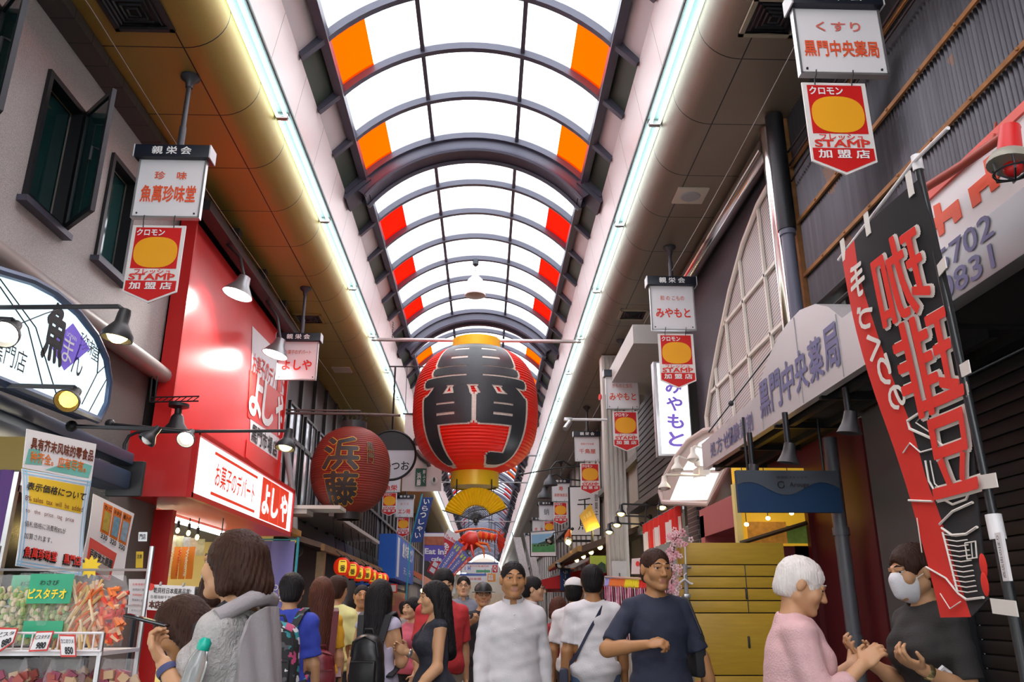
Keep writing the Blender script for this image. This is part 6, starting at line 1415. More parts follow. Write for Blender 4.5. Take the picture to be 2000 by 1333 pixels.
for u in (.15, .28, .42, .52, .66): blot(t, f, [(u - .04, .60), (u + .04, .60), (u + .05, .53), (u - .03, .54)], mat('printed_horse', (.05, .04, .03), .6), 'printed_horse', .032)
mb = MB(); A = [f(u, v, .0) for u, v in ((0, 0), (1, 0), (1, 1), (0, 1), (0, 0))]; mb.tube(A, .03, 4); mb.build('frame', DARKMETAL, t)
mb = MB(); a = f(1, .4); mb.box((a.x + .45, a.y + .06, a.z), (1.0, .05, .06)); mb.build('bracket', DARKMETAL, t)
t = thing('red_canopy', 'red canvas shop canopy on the right beyond the white shirted man', 'canopy', (2.2, 18, 2.0))
mb = MB(); mb.prism([(XR, 20.2, 2.5), (1.35, 20.2, 2.13), (1.35, 20.2, 1.92), (XR, 20.2, 1.92)], (0, 3.6, 0)); mb.build('canvas', mat('red_canvas', (.55, .012, .015), .7, 0, .08), t)
for y in (20.3, 23.7): mb = MB(); mb.cyl((1.45, y, 0), (1.45, y, 1.92), .03, n=8); mb.build('post', ALU, t)
p = at(1104, 1130, 19.5); t = thing('noren_flag', 'short navy flag with white writing hanging before the red canopy', 'flag', p)
MB().sheet([[p + V(-.12 + .24 * j / 3, .01 * math.sin(j + i), .22 - .5 * i / 5) for j in range(4)] for i in range(6)], .01).build('cloth', mat('navy_flag_cloth', (.02, .05, .14), .8), t); lettering(t, 'ラーメン', p + V(0, -.025, -.02), -ZA, XA, .38, .1, WHITEINK, .0)
mb = MB(); mb.tube([p + V(-.16, 0, .24), p + V(.3, .7, .24)], .012, 5); mb.build('rod', M_org, t)
# goose-neck lamps
for k, (x, y, lb) in enumerate(((1075, 943, 'upper'), (1063, 968, 'lower'))):
    p = at(x, y, 21.5 + k); t = thing('gooseneck_lamp', 'dark bell shade on a goose-neck arm above the meadow picture, %s of the pair' % lb, 'lamp', p, 'goose-neck lamps on the right')
    mb = MB(); mb.lathe([(0, .22), (.05, .21), (.07, .12), (.17, .02), (.19, -.08), (.18, -.08), (0, .02)], p, ZA, 18); mb.build('shade', mat('slate_bell_shade', (.05, .055, .065), .5), t)
    mb = MB(); mb.tube([p + V(0, 0, .2), p + V(.02, 0, .38), p + V(.16, 0, .55), p + V(.36, 0, .58), p + V(.55, 0, .45), V(2.79, p.y, p.z + .4)], .022, 8); mb.build('arm', BLACK, t)
a = at(1020, 927, 21.0); b = at(1085, 915, 21.0); mb = MB(); mb.tube([a, b, V(XR, 21, b.z + .1)], .018, 6); mb.lathe([(.0, -.12), (.05, 0), (0, .0)], a, V(1, 0, .1), 8); tag(mb.build('pointer_rod', BLACK), 'thin black pointed rod reaching toward the right light row', 'rod')
# leaning white streamers
for k, (x0, x1, lb) in enumerate(((1010, 1030, 'nearer'), (1032, 1050, 'farther'))):
    Y = 33 + 4 * k; a, b = at(x0, 1050, Y), at(x1, 1135, Y); t = thing('streamer_banner', 'white printed streamer banner slanting beside the right shops, %s of two' % lb, 'banner', V(b.x, Y, 0), 'white streamer banners')
    MB().sheet([[lerp(a, b, i / 8) + V(-.15 + .3 * j / 3, .02 * math.sin(i), 0) for j in range(4)] for i in range(9)], .01).build('cloth', mat('white_streamer_cloth', (.72, .68, .68), .7, 0, .25, 14), t)
    mb = MB(); mb.tube([a + V(-.2, .02, .2), b + V(-.2, .02, 0), V(b.x - .2, Y + .02, 0)], .02, 5); mb.build('pole', GREY, t)
# clothes rail with coloured hangers
t = thing('clothes_rail', 'shop clothes rail packed with pink printed clothes behind the two men', 'rail', (1.75, 9.6, 0))
a, b = at(1182, 1128, 9.6), at(1302, 1134, 8.6)
mb = MB(); mb.tube([a, b], .014, 8)
for p in (a, b): mb.tube([p, V(p.x, p.y, .03)], .016, 8); mb.tube([V(p.x, p.y - .2, .03), V(p.x, p.y + .2, .03)], .016, 8)
mb.build('rail_frame', ALU, t)
hc = [('violet', (.4, .38, .75)), ('orange', (.85, .22, .05)), ('yellow', (.9, .75, .03)), ('red', (.75, .03, .02)), ('slate', (.2, .26, .36))]
for k in range(38):
    f_ = (k + .5) / 38; p = lerp(a, b, f_); nm, cc = hc[min(4, [0, 1, 1, 1, 2, 2, 2, 3, 3, 4, 4, 4][int(f_ * 12)])]
    g = thing('clothes_hanger', '%s plastic clothes hanger on the packed clothes rail' % nm, 'hanger', p, '%s hangers on the clothes rail' % nm)
    dv = V(.25, 1, 0).normalized() * .17
    mb = MB(); mb.tube([p + V(0, 0, .015), p + V(0, 0, -.03), p + dv + V(0, 0, -.10), p - dv + V(0, 0, -.10), p + V(0, 0, -.03)], .009, 5); mb.build('frame', mat(nm + '_plastic', cc, .4), g)
    c2_ = [(.55, .12, .25), (.62, .35, .42), (.35, .06, .1), (.6, .5, .52)][k % 4]
    mb = MB(); mb.sheet([[p + dv * ((j / 2 - 1) * (1.0 + .12 * min(i, 2))) + V(.008 * math.sin(i + k), 0, -.06 - .04 * abs(j / 2 - 1) - (.16 * i)) for j in range(5)] for i in range(5)], .012); mb.build('garment', mat('printed_garment_%d' % (k % 4), c2_, .8, 0, .6, 30), g)
t, f = card('price_board', 'white card with red figures standing on the clothes rail', 'board', (1234, 1092, 9.3), (1275, 1089, 9.2), (1278, 1122, 9.2), (1233, 1122, 9.3), mat('pale_pink_card', (.74, .60, .60), .6), .008)
on(t, f, '● 537', .5, .35, .6, .3, RI, .03, 0, .008); on(t, f, 'T', .6, .78, .2, .3, M_viol2, .03, 0, .008)
mb = MB(); p = f(.5, 1, .0); mb.tube([p, p + V(0, 0, -.10)], .008, 5); mb.build('clip', ALU, t)
t, f = card('leaf_poster', 'lime green poster with dark leaves under the dark timber canopy', 'poster', (1152, 1086, 15.2), (1184, 1086, 15.2), (1184, 1120, 15.2), (1152, 1120, 15.2), mat('lime_poster', (.30, .36, .03), .5, 0, .25, 6, emit=.12))
blot(t, f, [(.3, 1), (1, 1), (.95, .5), (.7, .35), (.45, .55)], mat('dark_leaf_print', (.02, .05, .02), .6, 0, .5, 12), 'leaf_print', .01)
p = f(.5, 1); mb = MB(); mb.tube([V(p.x, p.y + .03, p.z), V(p.x, p.y + .03, 0)], .03, 6); mb.build('stand', DARKMETAL, t)
for k, (x, y, Y, lb) in enumerate(((1078, 1050, 20.0, 'above the meadow picture frame'), (1098, 1098, 19.0, 'at the left foot of the dark timber canopy'))):
    p = at(x, y, Y); arm_lamp(V(p.x + .5, Y, p.z + .2), p + V(.04, 0, .1), p, (-.5, -.4, -.7), 'small black clip lamp ' + lb, .10, M_shw, 0, BLACK, None, group='clip lamps on the right')
# ================================================================ people
import openvdb
class Field:
    """signed distance field sampled on a grid; smooth unions give one continuous surface"""
    def __init__(s, lo, hi, h):
        s.lo = np.array(lo, float); s.h = h; n = np.ceil((np.array(hi, float) - s.lo) / h).astype(int) + 1
        s.d = np.full(n, .5, np.float32); s.ax = [s.lo[i] + h * np.arange(n[i]) for i in range(3)]
    def _sub(s, lo, hi):
        sl = []
        for i in range(3):
            a = max(0, int((lo[i] - s.lo[i]) / s.h)); b = min(s.d.shape[i], int((hi[i] - s.lo[i]) / s.h) + 2)
            if b <= a: return None
            sl.append(slice(a, b))
        X, Y, Z = np.meshgrid(*[s.ax[i][sl[i]] for i in range(3)], indexing='ij'); return tuple(sl), X, Y, Z
    def _mix(s, sl, d, k, sub):
        a = s.d[sl]
        if sub:
            d = -d; h = np.maximum(k - np.abs(a - d), 0) / k; s.d[sl] = np.maximum(a, d) + h * h * k * .25
        else:
            h = np.maximum(k - np.abs(a - d), 0) / k; s.d[sl] = np.minimum(a, d) - h * h * k * .25
    def cap(s, a, b, ra, rb=None, k=.02, sub=False, grow=0.0):
        rb = ra if rb is None else rb; ra += grow; rb += grow
        a = np.array(a, float); b = np.array(b, float); m = max(ra, rb) + k + .03
        q = s._sub(np.minimum(a, b) - m, np.maximum(a, b) + m)
        if q is None: return
        sl, X, Y, Z = q; ba = b - a; L = max(1e-9, ba @ ba)
        x, y, z = X - a[0], Y - a[1], Z - a[2]
        t = np.clip((x * ba[0] + y * ba[1] + z * ba[2]) / L, 0, 1)
        d = np.sqrt((x - t * ba[0]) ** 2 + (y - t * ba[1]) ** 2 + (z - t * ba[2]) ** 2) - (ra + (rb - ra) * t)
        s._mix(sl, d, k, sub)
    def ell(s, c, r, R=None, k=.02, sub=False, grow=0.0):
        c = np.array(c, float); r = np.array(r, float) + grow; m = r.max() + k + .03
        q = s._sub(c - m, c + m)
        if q is None: return
        sl, X, Y, Z = q; x, y, z = X - c[0], Y - c[1], Z - c[2]
        if R is not None:
            R = np.array(R); x, y, z = (R[0, 0] * x + R[1, 0] * y + R[2, 0] * z, R[0, 1] * x + R[1, 1] * y + R[2, 1] * z, R[0, 2] * x + R[1, 2] * y + R[2, 2] * z)
        k0 = np.sqrt((x / r[0]) ** 2 + (y / r[1]) ** 2 + (z / r[2]) ** 2); k1 = np.sqrt((x / r[0] ** 2) ** 2 + (y / r[1] ** 2) ** 2 + (z / r[2] ** 2) ** 2) + 1e-9
        s._mix(sl, k0 * (k0 - 1) / k1, k, sub)
    def half(s, p, n):
        """keep the side of the plane that n points away from"""
        X, Y, Z = np.meshgrid(*s.ax, indexing='ij'); n = np.array(n, float); n /= np.linalg.norm(n)
        s.d = np.maximum(s.d, ((X - p[0]) * n[0] + (Y - p[1]) * n[1] + (Z - p[2]) * n[2]).astype(np.float32))
    def folds(s, amp, seed, sc=1.0, stretch=(1, 1, 1)):
        X, Y, Z = np.meshgrid(*s.ax, indexing='ij'); r = np.random.RandomState(seed); f = 0
        for k in range(6):
            v = r.normal(size=3) * np.array(stretch); v = v / np.linalg.norm(v) * r.uniform(22, 60) * sc
            f = f + np.sin(X * v[0] + Y * v[1] + Z * v[2] + r.uniform(0, 6) + 1.5 * np.sin(12 * Z + k))
        s.d = (s.d + amp * f / 3).astype(np.float32)
    def mesh(s):
        g = openvdb.FloatGrid(.5); g.copyFromArray(np.ascontiguousarray(np.minimum(s.d, .5).astype(np.float32)))
        p, t, q = g.convertToPolygons(0.0, 0.0)
        return p * s.h + s.lo, q[:, ::-1] if len(q) else q
def mesh_obj(name, P, Q, mats, parent, mi=None):
    me = bpy.data.meshes.new(name); me.vertices.add(len(P)); me.vertices.foreach_set('co', np.asarray(P, np.float32).ravel())
    me.loops.add(Q.size); me.loops.foreach_set('vertex_index', Q.ravel().astype(np.int32)); me.polygons.add(len(Q))
    me.polygons.foreach_set('loop_start', np.arange(0, Q.size, 4, dtype=np.int32))
    for m in mats: me.materials.append(m)
    if mi is not None: me.polygons.foreach_set('material_index', mi.astype(np.int32))
    me.polygons.foreach_set('use_smooth', np.ones(len(Q), bool)); me.update(); me.validate()
    o = bpy.data.objects.new(name, me); COL.objects.link(o); o.parent = parent; return o
M_skin = [mat('tan_skin', (.56, .30, .155), .5, 0, .08, 6, .05, 200), mat('fair_skin', (.62, .37, .22), .5, 0, .08, 6, .05, 200), mat('brown_skin', (.46, .22, .09), .5, 0, .08, 6, .05, 200)]
M_lip = mat('lip_skin', (.44, .185, .12), .45); M_eye = mat('eye_white', (.55, .52, .49), .3); M_iris = mat('dark_iris', (.015, .01, .008), .2)
M_hair = {'black': mat('black_hair', (.012, .010, .011), .55, 0, .5, 60, .5, 120, st=(1, 1, .12), spec=.2), 'brown': mat('dark_brown_hair', (.040, .016, .010), .55, 0, .5, 60, .5, 120, st=(1, 1, .12), spec=.2),
          'auburn': mat('auburn_hair', (.075, .022, .012), .55, 0, .5, 60, .5, 120, st=(1, 1, .12), spec=.2), 'white': mat('white_hair', (.74, .70, .66), .5, 0, .2, 60, .5, 90, st=(1, 1, .2))}
def cloth(name, c, **k): return mat(name, c, .8, 0, k.get('var', .1), k.get('sc', 9), k.get('bump', .25), k.get('bsc', 130))
M_shoe = mat('dark_shoe', (.03, .028, .03), .5)
def N3(v): v = np.array(v, float); return v / np.linalg.norm(v)
def rotm(yaw=0, pitch=0, roll=0): return np.array(Matrix.Rotation(math.radians(yaw), 3, 'Z') @ Matrix.Rotation(math.radians(pitch), 3, 'X') @ Matrix.Rotation(math.radians(roll), 3, 'Y'))
def person(label, top, Y, heading, arms, shirt, pants, hair=('short', 'black'), skin=0, fem=False, build=1.0, lean=0.0, head=(0, 0, 0), h=.008, legs=None, height=None, group=None):
    """top: pixel of the crown of the head at depth Y. arms: ((upper dir), (fore dir), curl, palm normal) right then left, in the
    person's own frame (faces -Y, own right hand at -X). shirt: dict(m, sleeve, hem, ...). pants: dict(m, to)"""
    tp = at(top[0], top[1], Y); Hh = height or tp.z; S = Hh / 1.70 if not height else height / 1.70
    root = thing('person', label, 'person', (tp.x, Y, 0), group); seed = int(top[0] * 7 + top[1]) % 9999
    T = lambda x, y, z: np.array((x, y, z), float) * S
    lr = np.array(Matrix.Rotation(math.radians(lean), 3, 'X')); piv = T(0, .01, .95)
    U = lambda x, y, z: piv + lr @ (T(x, y, z) - piv)                       # upper body follows the lean
    sw = (.132 if fem else .153) * build; b = build
    torso = [('e', T(0, .01, .94), (.160 * b, .118 * b, .13)), ('e', U(0, .005, 1.09), ((.128 if fem else .152) * b, (.100 if fem else .108) * b, .17)), ('e', U(0, .0, 1.25), ((.142 if fem else .158) * b, .108 * b, .17)),
             *[('c', U(0, .022, 1.405), U(s * (sw - .005), .014, 1.362), .046, .042) for s in (-1, 1)]]
    if fem: torso += [('e', U(s * .065, -.085, 1.245), (.058, .055, .06)) for s in (-1, 1)]
    joints = []
    for s, (ud, fd, curl, pn) in zip((-1, 1), arms):
        sh = U(s * sw, .015, 1.352); el = sh + N3(ud) * .285 * S; wr = el + N3(fd) * .245 * S; joints.append((sh, el, wr, N3(fd), N3(pn), s, curl))
    legs = legs or ((0, 0), (0, 0)); lj = []
    for s, (sw_, kn) in zip((-1, 1), legs):
        hip = T(s * .088, .01, .90); a = math.radians(sw_); kneep = hip + T(0, -.42 * math.sin(a), -.42 * math.cos(a)); a2 = math.radians(sw_ - kn)
        ank = kneep + T(0, -.40 * math.sin(a2), -.40 * math.cos(a2)); lj.append((hip, kneep, ank, s))
    drop = min(j[2][2] for j in lj) - .075 * S                               # put the lower foot on the floor
    HR = lr @ rotm(*head); hc = U(0, -.012, 1.588); HS_ = 1.06; HD = lambda x, y, z: hc + HR @ (np.array((x, y, z)) * S * HS_)
    allp = [U(0, 0, 1.75), T(0, 0, 0), *[j[i] for j in joints for i in range(3)], *[j[2] + j[3] * .2 for j in joints], *[q[i] for q in lj for i in range(3)]]
    lo = np.min(allp, 0) - .2 * S; hi = np.max(allp, 0) + .2 * S; lo[2] = drop - .01
    F = Field(lo, hi, h)
    def put(F, lst, g=0.0, k=.05):
        for q in lst:
            if q[0] == 'e': F.ell(q[1], np.array(q[2]) * S, lr if q[1][2] > 1.0 else None, k, grow=g)
            else: F.cap(q[1], q[2], q[3] * S, q[4] * S, k, grow=g)
    put(F, torso)
    F.cap(U(0, .025, 1.40), HD(0, .02, -.06), .056 * S, .050 * S, .03)
    for sh, el, wr, fd, pn, s, curl in joints:
        F.cap(sh, el, .047 * S * b, .039 * S, .03); F.cap(el, wr, .041 * S, .026 * S, .015); F.cap(el, lerp3(el, wr, .45), .042 * S, .038 * S, .02)
        hand(F, wr, fd, pn, s, curl, S)
    for hip, kn, an, s in lj:
        F.cap(hip, kn, .088 * S * b, .055 * S, .04); F.cap(kn, an, .052 * S, .036 * S, .02); F.ell(kn + (an - kn) * .3 + T(0, .02, 0), np.array((.05, .055, .11)) * S, None, .03)
        F.cap(an + T(0, .03, -.045), an + T(0, -.13, -.055), .038 * S, .032 * S, .02)
    # head and face
    E = lambda c, r, k=.015, sub=False: F.ell(HD(*c), np.array(r) * S * HS_, HR, k, sub); Cc = lambda a, b_, ra, rb, k=.012, sub=False: F.cap(HD(*a), HD(*b_), ra * S * HS_, rb * S * HS_, k, sub)
    E((0, .014, .022), (.076, .094, .084)); E((0, -.022, -.030), (.062, .074, .086), .02)
    for s in (-1, 1):
        Cc((s * .048, .005, -.055), (s * .012, -.070, -.096), .026, .020, .02); E((s * .040, -.062, -.028), (.026, .024, .028), .02)
        E((s * .031, -.098, .004), (.0155, .015, .0065), .007, True); E((s * .078, .012, -.006), (.010, .020, .032), .008)
        E((s * .012, -.104, -.034), (.009, .010, .008), .006); Cc((s * .012, -.090, .024), (s * .044, -.078, .022), .008, .007, .012)
    for s in (-1, 1): Cc((s * .017, -.0925, .0125), (s * .045, -.083, .0105), .0048, .0042, .005); Cc((s * .018, -.0915, -.0055), (s * .044, -.083, -.004), .0040, .0036, .005)
    Cc((0, -.088, .012), (0, -.113, -.030), .008, .011, .010); Cc((-.019, -.089, -.062), (.019, -.089, -.062), .005, .005, .008); Cc((-.014, -.088, -.071), (.014, -.088, -.071), .006, .006, .008)
    Cc((-.02, -.098, -.0665), (.02, -.098, -.0665), .0022, .0022, .004, True); E((0, -.080, -.096), (.020, .016, .014), .015)
    P, Q = F.mesh(); sk = M_skin[skin]
    cen = P[Q].mean(1); loc = (cen - hc) @ HR / (S * HS_)
    mi = ((np.abs(loc[:, 0]) < .023 * (1 - np.abs(loc[:, 2] + .066) / .03)) & (np.abs(loc[:, 2] + .0665) < .0125) & (loc[:, 1] < -.083)).astype(int)
    sh0 = np.array((0, 0, -drop)); mesh_obj('body', P + sh0, Q, [sk, M_lip], root, mi)
    for s in (-1, 1):
        mb = MB(); c = Vector(HD(s * .031, -.0745, .004) + sh0); mb.ball(c, .0125 * S, 12); fwd = Vector(HR @ np.array((0, -1, 0))); mb.ball(c + fwd * .0082 * S, .0074 * S, 8, 1)
        mb_build(mb, 'eye', [M_eye, M_iris], root)
        mb = MB(); mb.tube([Vector(HD(s * x, y, z) + sh0) for x, y, z in ((.013, -.0935, .027), (.029, -.0915, .032), (.049, -.0785, .026))], [.003 * S, .0042 * S, .002 * S], 6); mb_build(mb, 'eyebrow', M_hair['black' if hair[1] != 'white' else 'white'], root)
    # hair
    st, hcol = hair
    L = {'short': .0, 'crop': 0, 'bob': .015, 'long': .34, 'longer': .42, 'pony': .05, 'bun': .02, 'bald': 0}[st]
    G = Field(np.array(hc) - (.2 + L * .3) * S - np.array((0, 0, L * S)), np.array(hc) + (.2 + L * .25) * S, min(h, .006) if h < .0085 else .008)
    g = {'crop': .004, 'bald': .0025, 'white': .012}.get(st, .011)
    GE = lambda c, r, k=.02, sub=False: G.ell(HD(*c), np.array(r) * S * HS_, HR, k, sub); GC = lambda a, b_, ra, rb, k=.025, sub=False: G.cap(HD(*a), HD(*b_), ra * S * HS_, rb * S * HS_, k, sub)
    GE((0, .016, .026), (.076 + g, .094 + g, .084 + g)); GE((0, .055, -.03), (.066 + g * .5, .055 + g * .6, .07))
    if st in ('bob', 'long', 'longer'):
        for s in (-1, 1): GC((s * .066, .0, .01), (s * .074, .035, -.07 - L * .6), .03, .03 if st == 'bob' else .036)
        GC((0, .06, 0), (0, .105, -.06 - L), .075, .055 if st != 'bob' else .06, .04); GC((-.05, .07, -.02), (-.055, .10, -.04 - L), .045, .03, .03); GC((.05, .07, -.02), (.055, .10, -.04 - L), .045, .03, .03)
    if st == 'bun': GE((0, .09, .07), (.045, .045, .04), .015)
    if st == 'pony': GC((0, .10, .02), (0, .15, -.18), .03, .02)
    # strands
    X, Yy, Z = np.meshgrid(*G.ax, indexing='ij'); lx = X - hc[0]; ly = Yy - hc[1]; a = np.arctan2(lx, ly)
    G.d = (G.d + .0022 * np.sin(a * 46 + 5 * np.sin(Z * 23 + seed)) + .0014 * np.sin(a * 91 + 9 * Z)).astype(np.float32)
    fr = .040 if st not in ('crop', 'bald') else .062
    GE((0, -.125, -.055), (.074, .085, .100 + (.04 - (.062 - fr))), .012, True)          # leave the face free
    if st in ('short', 'crop', 'bun', 'pony', 'bald'):
        for s in (-1, 1): GE((s * .085, -.012, -.035), (.024, .036, .045), .012, True)
        GE((0, .03, -.13), (.12, .11, .052), .012, True)
    P, Q = G.mesh()
    if len(Q): mesh_obj('hair', P + sh0, Q, [M_hair[hcol]], root)
    # shirt
    if shirt:
        ch = max(h, .008); C_ = Field(lo, hi, ch); gr = shirt.get('loose', .012); put(C_, torso, gr, .045); sl = shirt.get('sleeve', .75)
        if sl > 0:
            for sh, el, wr, fd, pn, s, curl in joints:
                C_.cap(sh, sh + (el - sh) * min(1, sl), .049 * S * b, .050 * S, .025, grow=gr * .7)
                if sl > 1: C_.cap(el, el + (wr - el) * (sl - 1), .050 * S, .042 * S, .02, grow=gr * .5)
        if shirt.get('skirt'):
            C_.ell(T(0, .01, .92), np.array((.19, .15, .14)) * S, None, .05); C_.cap(T(0, .01, .90), T(0, .0, shirt['skirt'] + .12), .175 * S, .20 * S, .05); C_.half(T(0, 0, shirt['skirt']), (0, 0, -1))
        else:
            C_.half(T(0, 0, shirt.get('hem', .88)), (0, 0, -1))
            C_.cap(T(0, .01, 1.0), T(0, .01, shirt.get('hem', .88) + .02), .118 * S * b, .128 * S * b, .05); C_.ell(T(0, .01, .95), np.array((.175 * b, .135 * b, .10)) * S, None, .05); C_.half(T(0, 0, shirt.get('hem', .88)), (0, 0, -1))
        C_.folds(.0040, seed, .8, (1, 1, 1.6)); C_.folds(.0028, seed + 5, 1.6, (1, 1, 2.2)); C_.half(T(0, 0, shirt.get('skirt') or shirt.get('hem', .88)), (0, 0, -1))
        if sl > 0 and sl <= 1:
            for sh, el, wr, fd, pn, s, curl in joints: cut_end(C_, sh + (el - sh) * sl, N3(el - sh), .10 * S)
        C_.cap(U(0, .02 - shirt.get('vee', 0) * .3, 1.425), HD(0, .0, -.02), (.062 + shirt.get('neck', .004)) * S, .085 * S, .012, True)
        if shirt.get('vee'): C_.cap(U(0, -.12, 1.27), U(0, -.06, 1.44), .012 * S, .05 * S, .01, True)
        P, Q = C_.mesh()
        if len(Q): mesh_obj(shirt.get('name', 'shirt'), P + sh0, Q, [shirt['m']], root)
        if shirt.get('collar'):
            mb = MB(); pts = [Vector(U(.066 * math.sin(q), .018 - .066 * math.cos(q) - .004, 1.437 - .018 * math.cos(q)) + sh0) for q in arc(15, .35, 2 * PI - .35)]
            mb.sheet([[p + V(0, 0, .0) for p in pts], [p * 1 + V(0, 0, .034 * S) for p in pts]], .006); mb_build(mb, 'collar', shirt['m'], root)
            for k in range(4):
                mb = MB(); mb.ball(Vector(U(0, -.112 - gr + .012 * abs(k - 1), 1.36 - .09 * k) + sh0), .006 * S, 8); mb_build(mb, 'button', WHITEINK, root)
    if pants:
        ch = max(h, .009); D_ = Field(lo, hi, ch); put(D_, torso[:1], .006, .05); to = pants.get('to', .1)
        for hip, kn, an, s in lj:
            D_.cap(hip, kn, .096 * S * b, .068 * S, .04); D_.cap(kn, an, .066 * S, .056 * S, .03)
        D_.folds(.003, seed + 1); D_.half(T(0, 0, 1.0), (0, 0, 1)); D_.half((0, 0, drop + to * S), (0, 0, -1)); P, Q = D_.mesh()
        mesh_obj('trousers' if to < .3 else 'shorts', P + sh0, Q, [pants['m']], root)
    for hip, kn, an, s in lj:
        mb = MB(); a_ = Vector(an + sh0); mb.ball(a_ + V(0, -.055 * S, -.035 * S), (.052 * S, .145 * S, .052 * S), 12); mb.v = [(x, y, max(z, .0)) if an[2] == min(j[2][2] for j in lj) else (x, y, z) for x, y, z in mb.v]; mb_build(mb, 'shoe', pants.get('shoe', M_shoe) if pants else M_shoe, root)
    root.rotation_euler.z = math.radians(heading)
    bpy.context.view_layer.update()
    Rz = np.array(Matrix.Rotation(math.radians(heading), 3, 'Z')); W = lambda p: Vector(Rz @ (np.array(p) + sh0)) + Vector(root.location)
    # line the crown up with the wanted point
    cr = W(HD(0, .01, .11)); dx = Vector((tp.x - cr.x, tp.y - cr.y, 0)); root.location = Vector(root.location) + dx
    return dict(root=root, W=lambda p, d=dx: W(p) , U=U, T=T, HD=HD, S=S, joints=joints, Rz=Rz, HR=HR, sh0=sh0)
def mb_build(mb, name, mats, root):
    """part given in the person's own frame"""
    l0 = Vector(root.location); mb.v = [(a + l0.x, b + l0.y, c + l0.z) for a, b, c in mb.v]; return mb.build(name, mats, root, 60)
def lerp3(a, b, t): return a + (b - a) * t
def cut_end(F, p, n, r):
    """flat cuff: remove what lies beyond p along n within radius r"""
    q = F._sub(p - r * 1.6, p + r * 1.6)
    if q is None: return
    sl, X, Y, Z = q; t = (X - p[0]) * n[0] + (Y - p[1]) * n[1] + (Z - p[2]) * n[2]
    rr = np.sqrt(np.maximum(0, (X - p[0]) ** 2 + (Y - p[1]) ** 2 + (Z - p[2]) ** 2 - t * t))
    slab = np.maximum(np.maximum(-t, rr - r), t - r * 1.2); F.d[sl] = np.maximum(F.d[sl], -slab)
def hand(F, wr, fd, pn, s, curl, S):
    """palm, four unequal curled fingers and a thumb; pn is the way the palm faces"""
    pn = N3(pn - fd * (pn @ fd)); sd = np.cross(fd, pn); th = sd * (-s)       # th: thumb side
    if s > 0: th = -np.cross(fd, pn) * 1.0
    else: th = np.cross(fd, pn) * 1.0
    R = np.stack([th, pn, fd], 1); F.ell(wr + fd * .048 * S, np.array((.040, .015, .052)) * S, R, .014)
    for k, (o, L) in enumerate(((.027, .070), (.009, .079), (-.009, .074), (-.026, .058))):
        p = wr + (fd * (.088 - .004 * abs(k - 1)) + th * o) * S; a = 0; r = .0092
        for seg, fr in enumerate((.45, .32, .25)):
            a += curl * (.75 if seg == 0 else 1.0); dvec = fd * math.cos(a) + pn * math.sin(a) + th * o * 2.0 * (1 if seg == 0 else .4)
            e = p + N3(dvec) * L * fr * S; F.cap(p, e, r * S, (r - .0008) * S, .005); p = e; r -= .0008
    p = wr + (fd * .022 + th * .030) * S; e = p + N3(th * .75 + fd * .7 + pn * .25) * .040 * S; F.cap(p, e, .013 * S, .010 * S, .010)
    F.cap(e, e + N3(fd * .9 + th * .15 + pn * (.2 + .35 * curl)) * .034 * S, .010 * S, .008 * S, .005)
# ---------------------------------------------------------------- the crowd
def DN(sw=0.0, out=.14, el=.2, curl=.35):
    """both arms hanging, swung a little; el bends the elbow forward"""
    return (((-out, -sw, -1), (-out * .4, -sw - el, -1), curl, (1, 0, 0)), ((out, sw, -1), (out * .4, sw - el, -1), curl, (-1, 0, 0)))
class Acc:
    """something worn or carried: a thing of its own, built in its wearer's frame"""
    def __init__(s, p, name, label, cat, c):
        s.p = p; s.c = np.array(c, float); s.t = thing(name, label, cat, p['W'](s.c)); s.t.rotation_euler.z = p['root'].rotation_euler.z; s.c = s.c + p['sh0']
    def v(s, q): return Vector(np.array(q) + s.p['sh0'] - s.c)
    def u(s, x, y, z): return s.v(s.p['U'](x, y, z))
    def build(s, mb, name, m, parent=None):
        l0 = Vector(s.t.location); mb.v = [(a + l0.x, b + l0.y, c + l0.z) for a, b, c in mb.v]; return mb.build(name, m, parent or s.t, 50)
M_white = cloth('white_cotton_shirt', (.74, .72, .74)); M_greyk = cloth('grey_knit', (.46, .44, .43), bump=.8, bsc=90, var=.2, sc=30); M_greyc = cloth('grey_lilac_cloth', (.36, .33, .34))
M_blue = cloth('royal_blue_tee', (.035, .06, .42)); M_must = cloth('mustard_tee', (.72, .36, .015)); M_lem = cloth('pale_yellow_tee', (.78, .74, .32)); M_lav = cloth('lavender_blouse', (.52, .48, .62))
M_blk = cloth('black_cloth', (.018, .018, .022)); M_nvy = cloth('navy_cloth', (.022, .028, .055)); M_redt = cloth('red_tee', (.56, .035, .04)); M_pink = cloth('pale_pink_knit', (.72, .45, .46), bump=.5); M_char = cloth('charcoal_tee', (.032, .029, .029))
M_den = cloth('blue_denim', (.10, .16, .28), var=.3, sc=14); M_khk = cloth('khaki_cloth', (.42, .36, .28)); M_dpt = cloth('dark_trouser_cloth', (.03, .028, .035)); M_dress = cloth('black_speckled_dress', (.02, .022, .035), var=.9, sc=70)
M_strap = mat('black_strap', (.015, .015, .018), .6)
def strap_over(A, pts, w=.022, m=None, name='strap'):
    mb = MB(); P = [A.u(*q) for q in pts]; mb.tube(P, w, 6); return A.build(mb, name, m or M_strap)
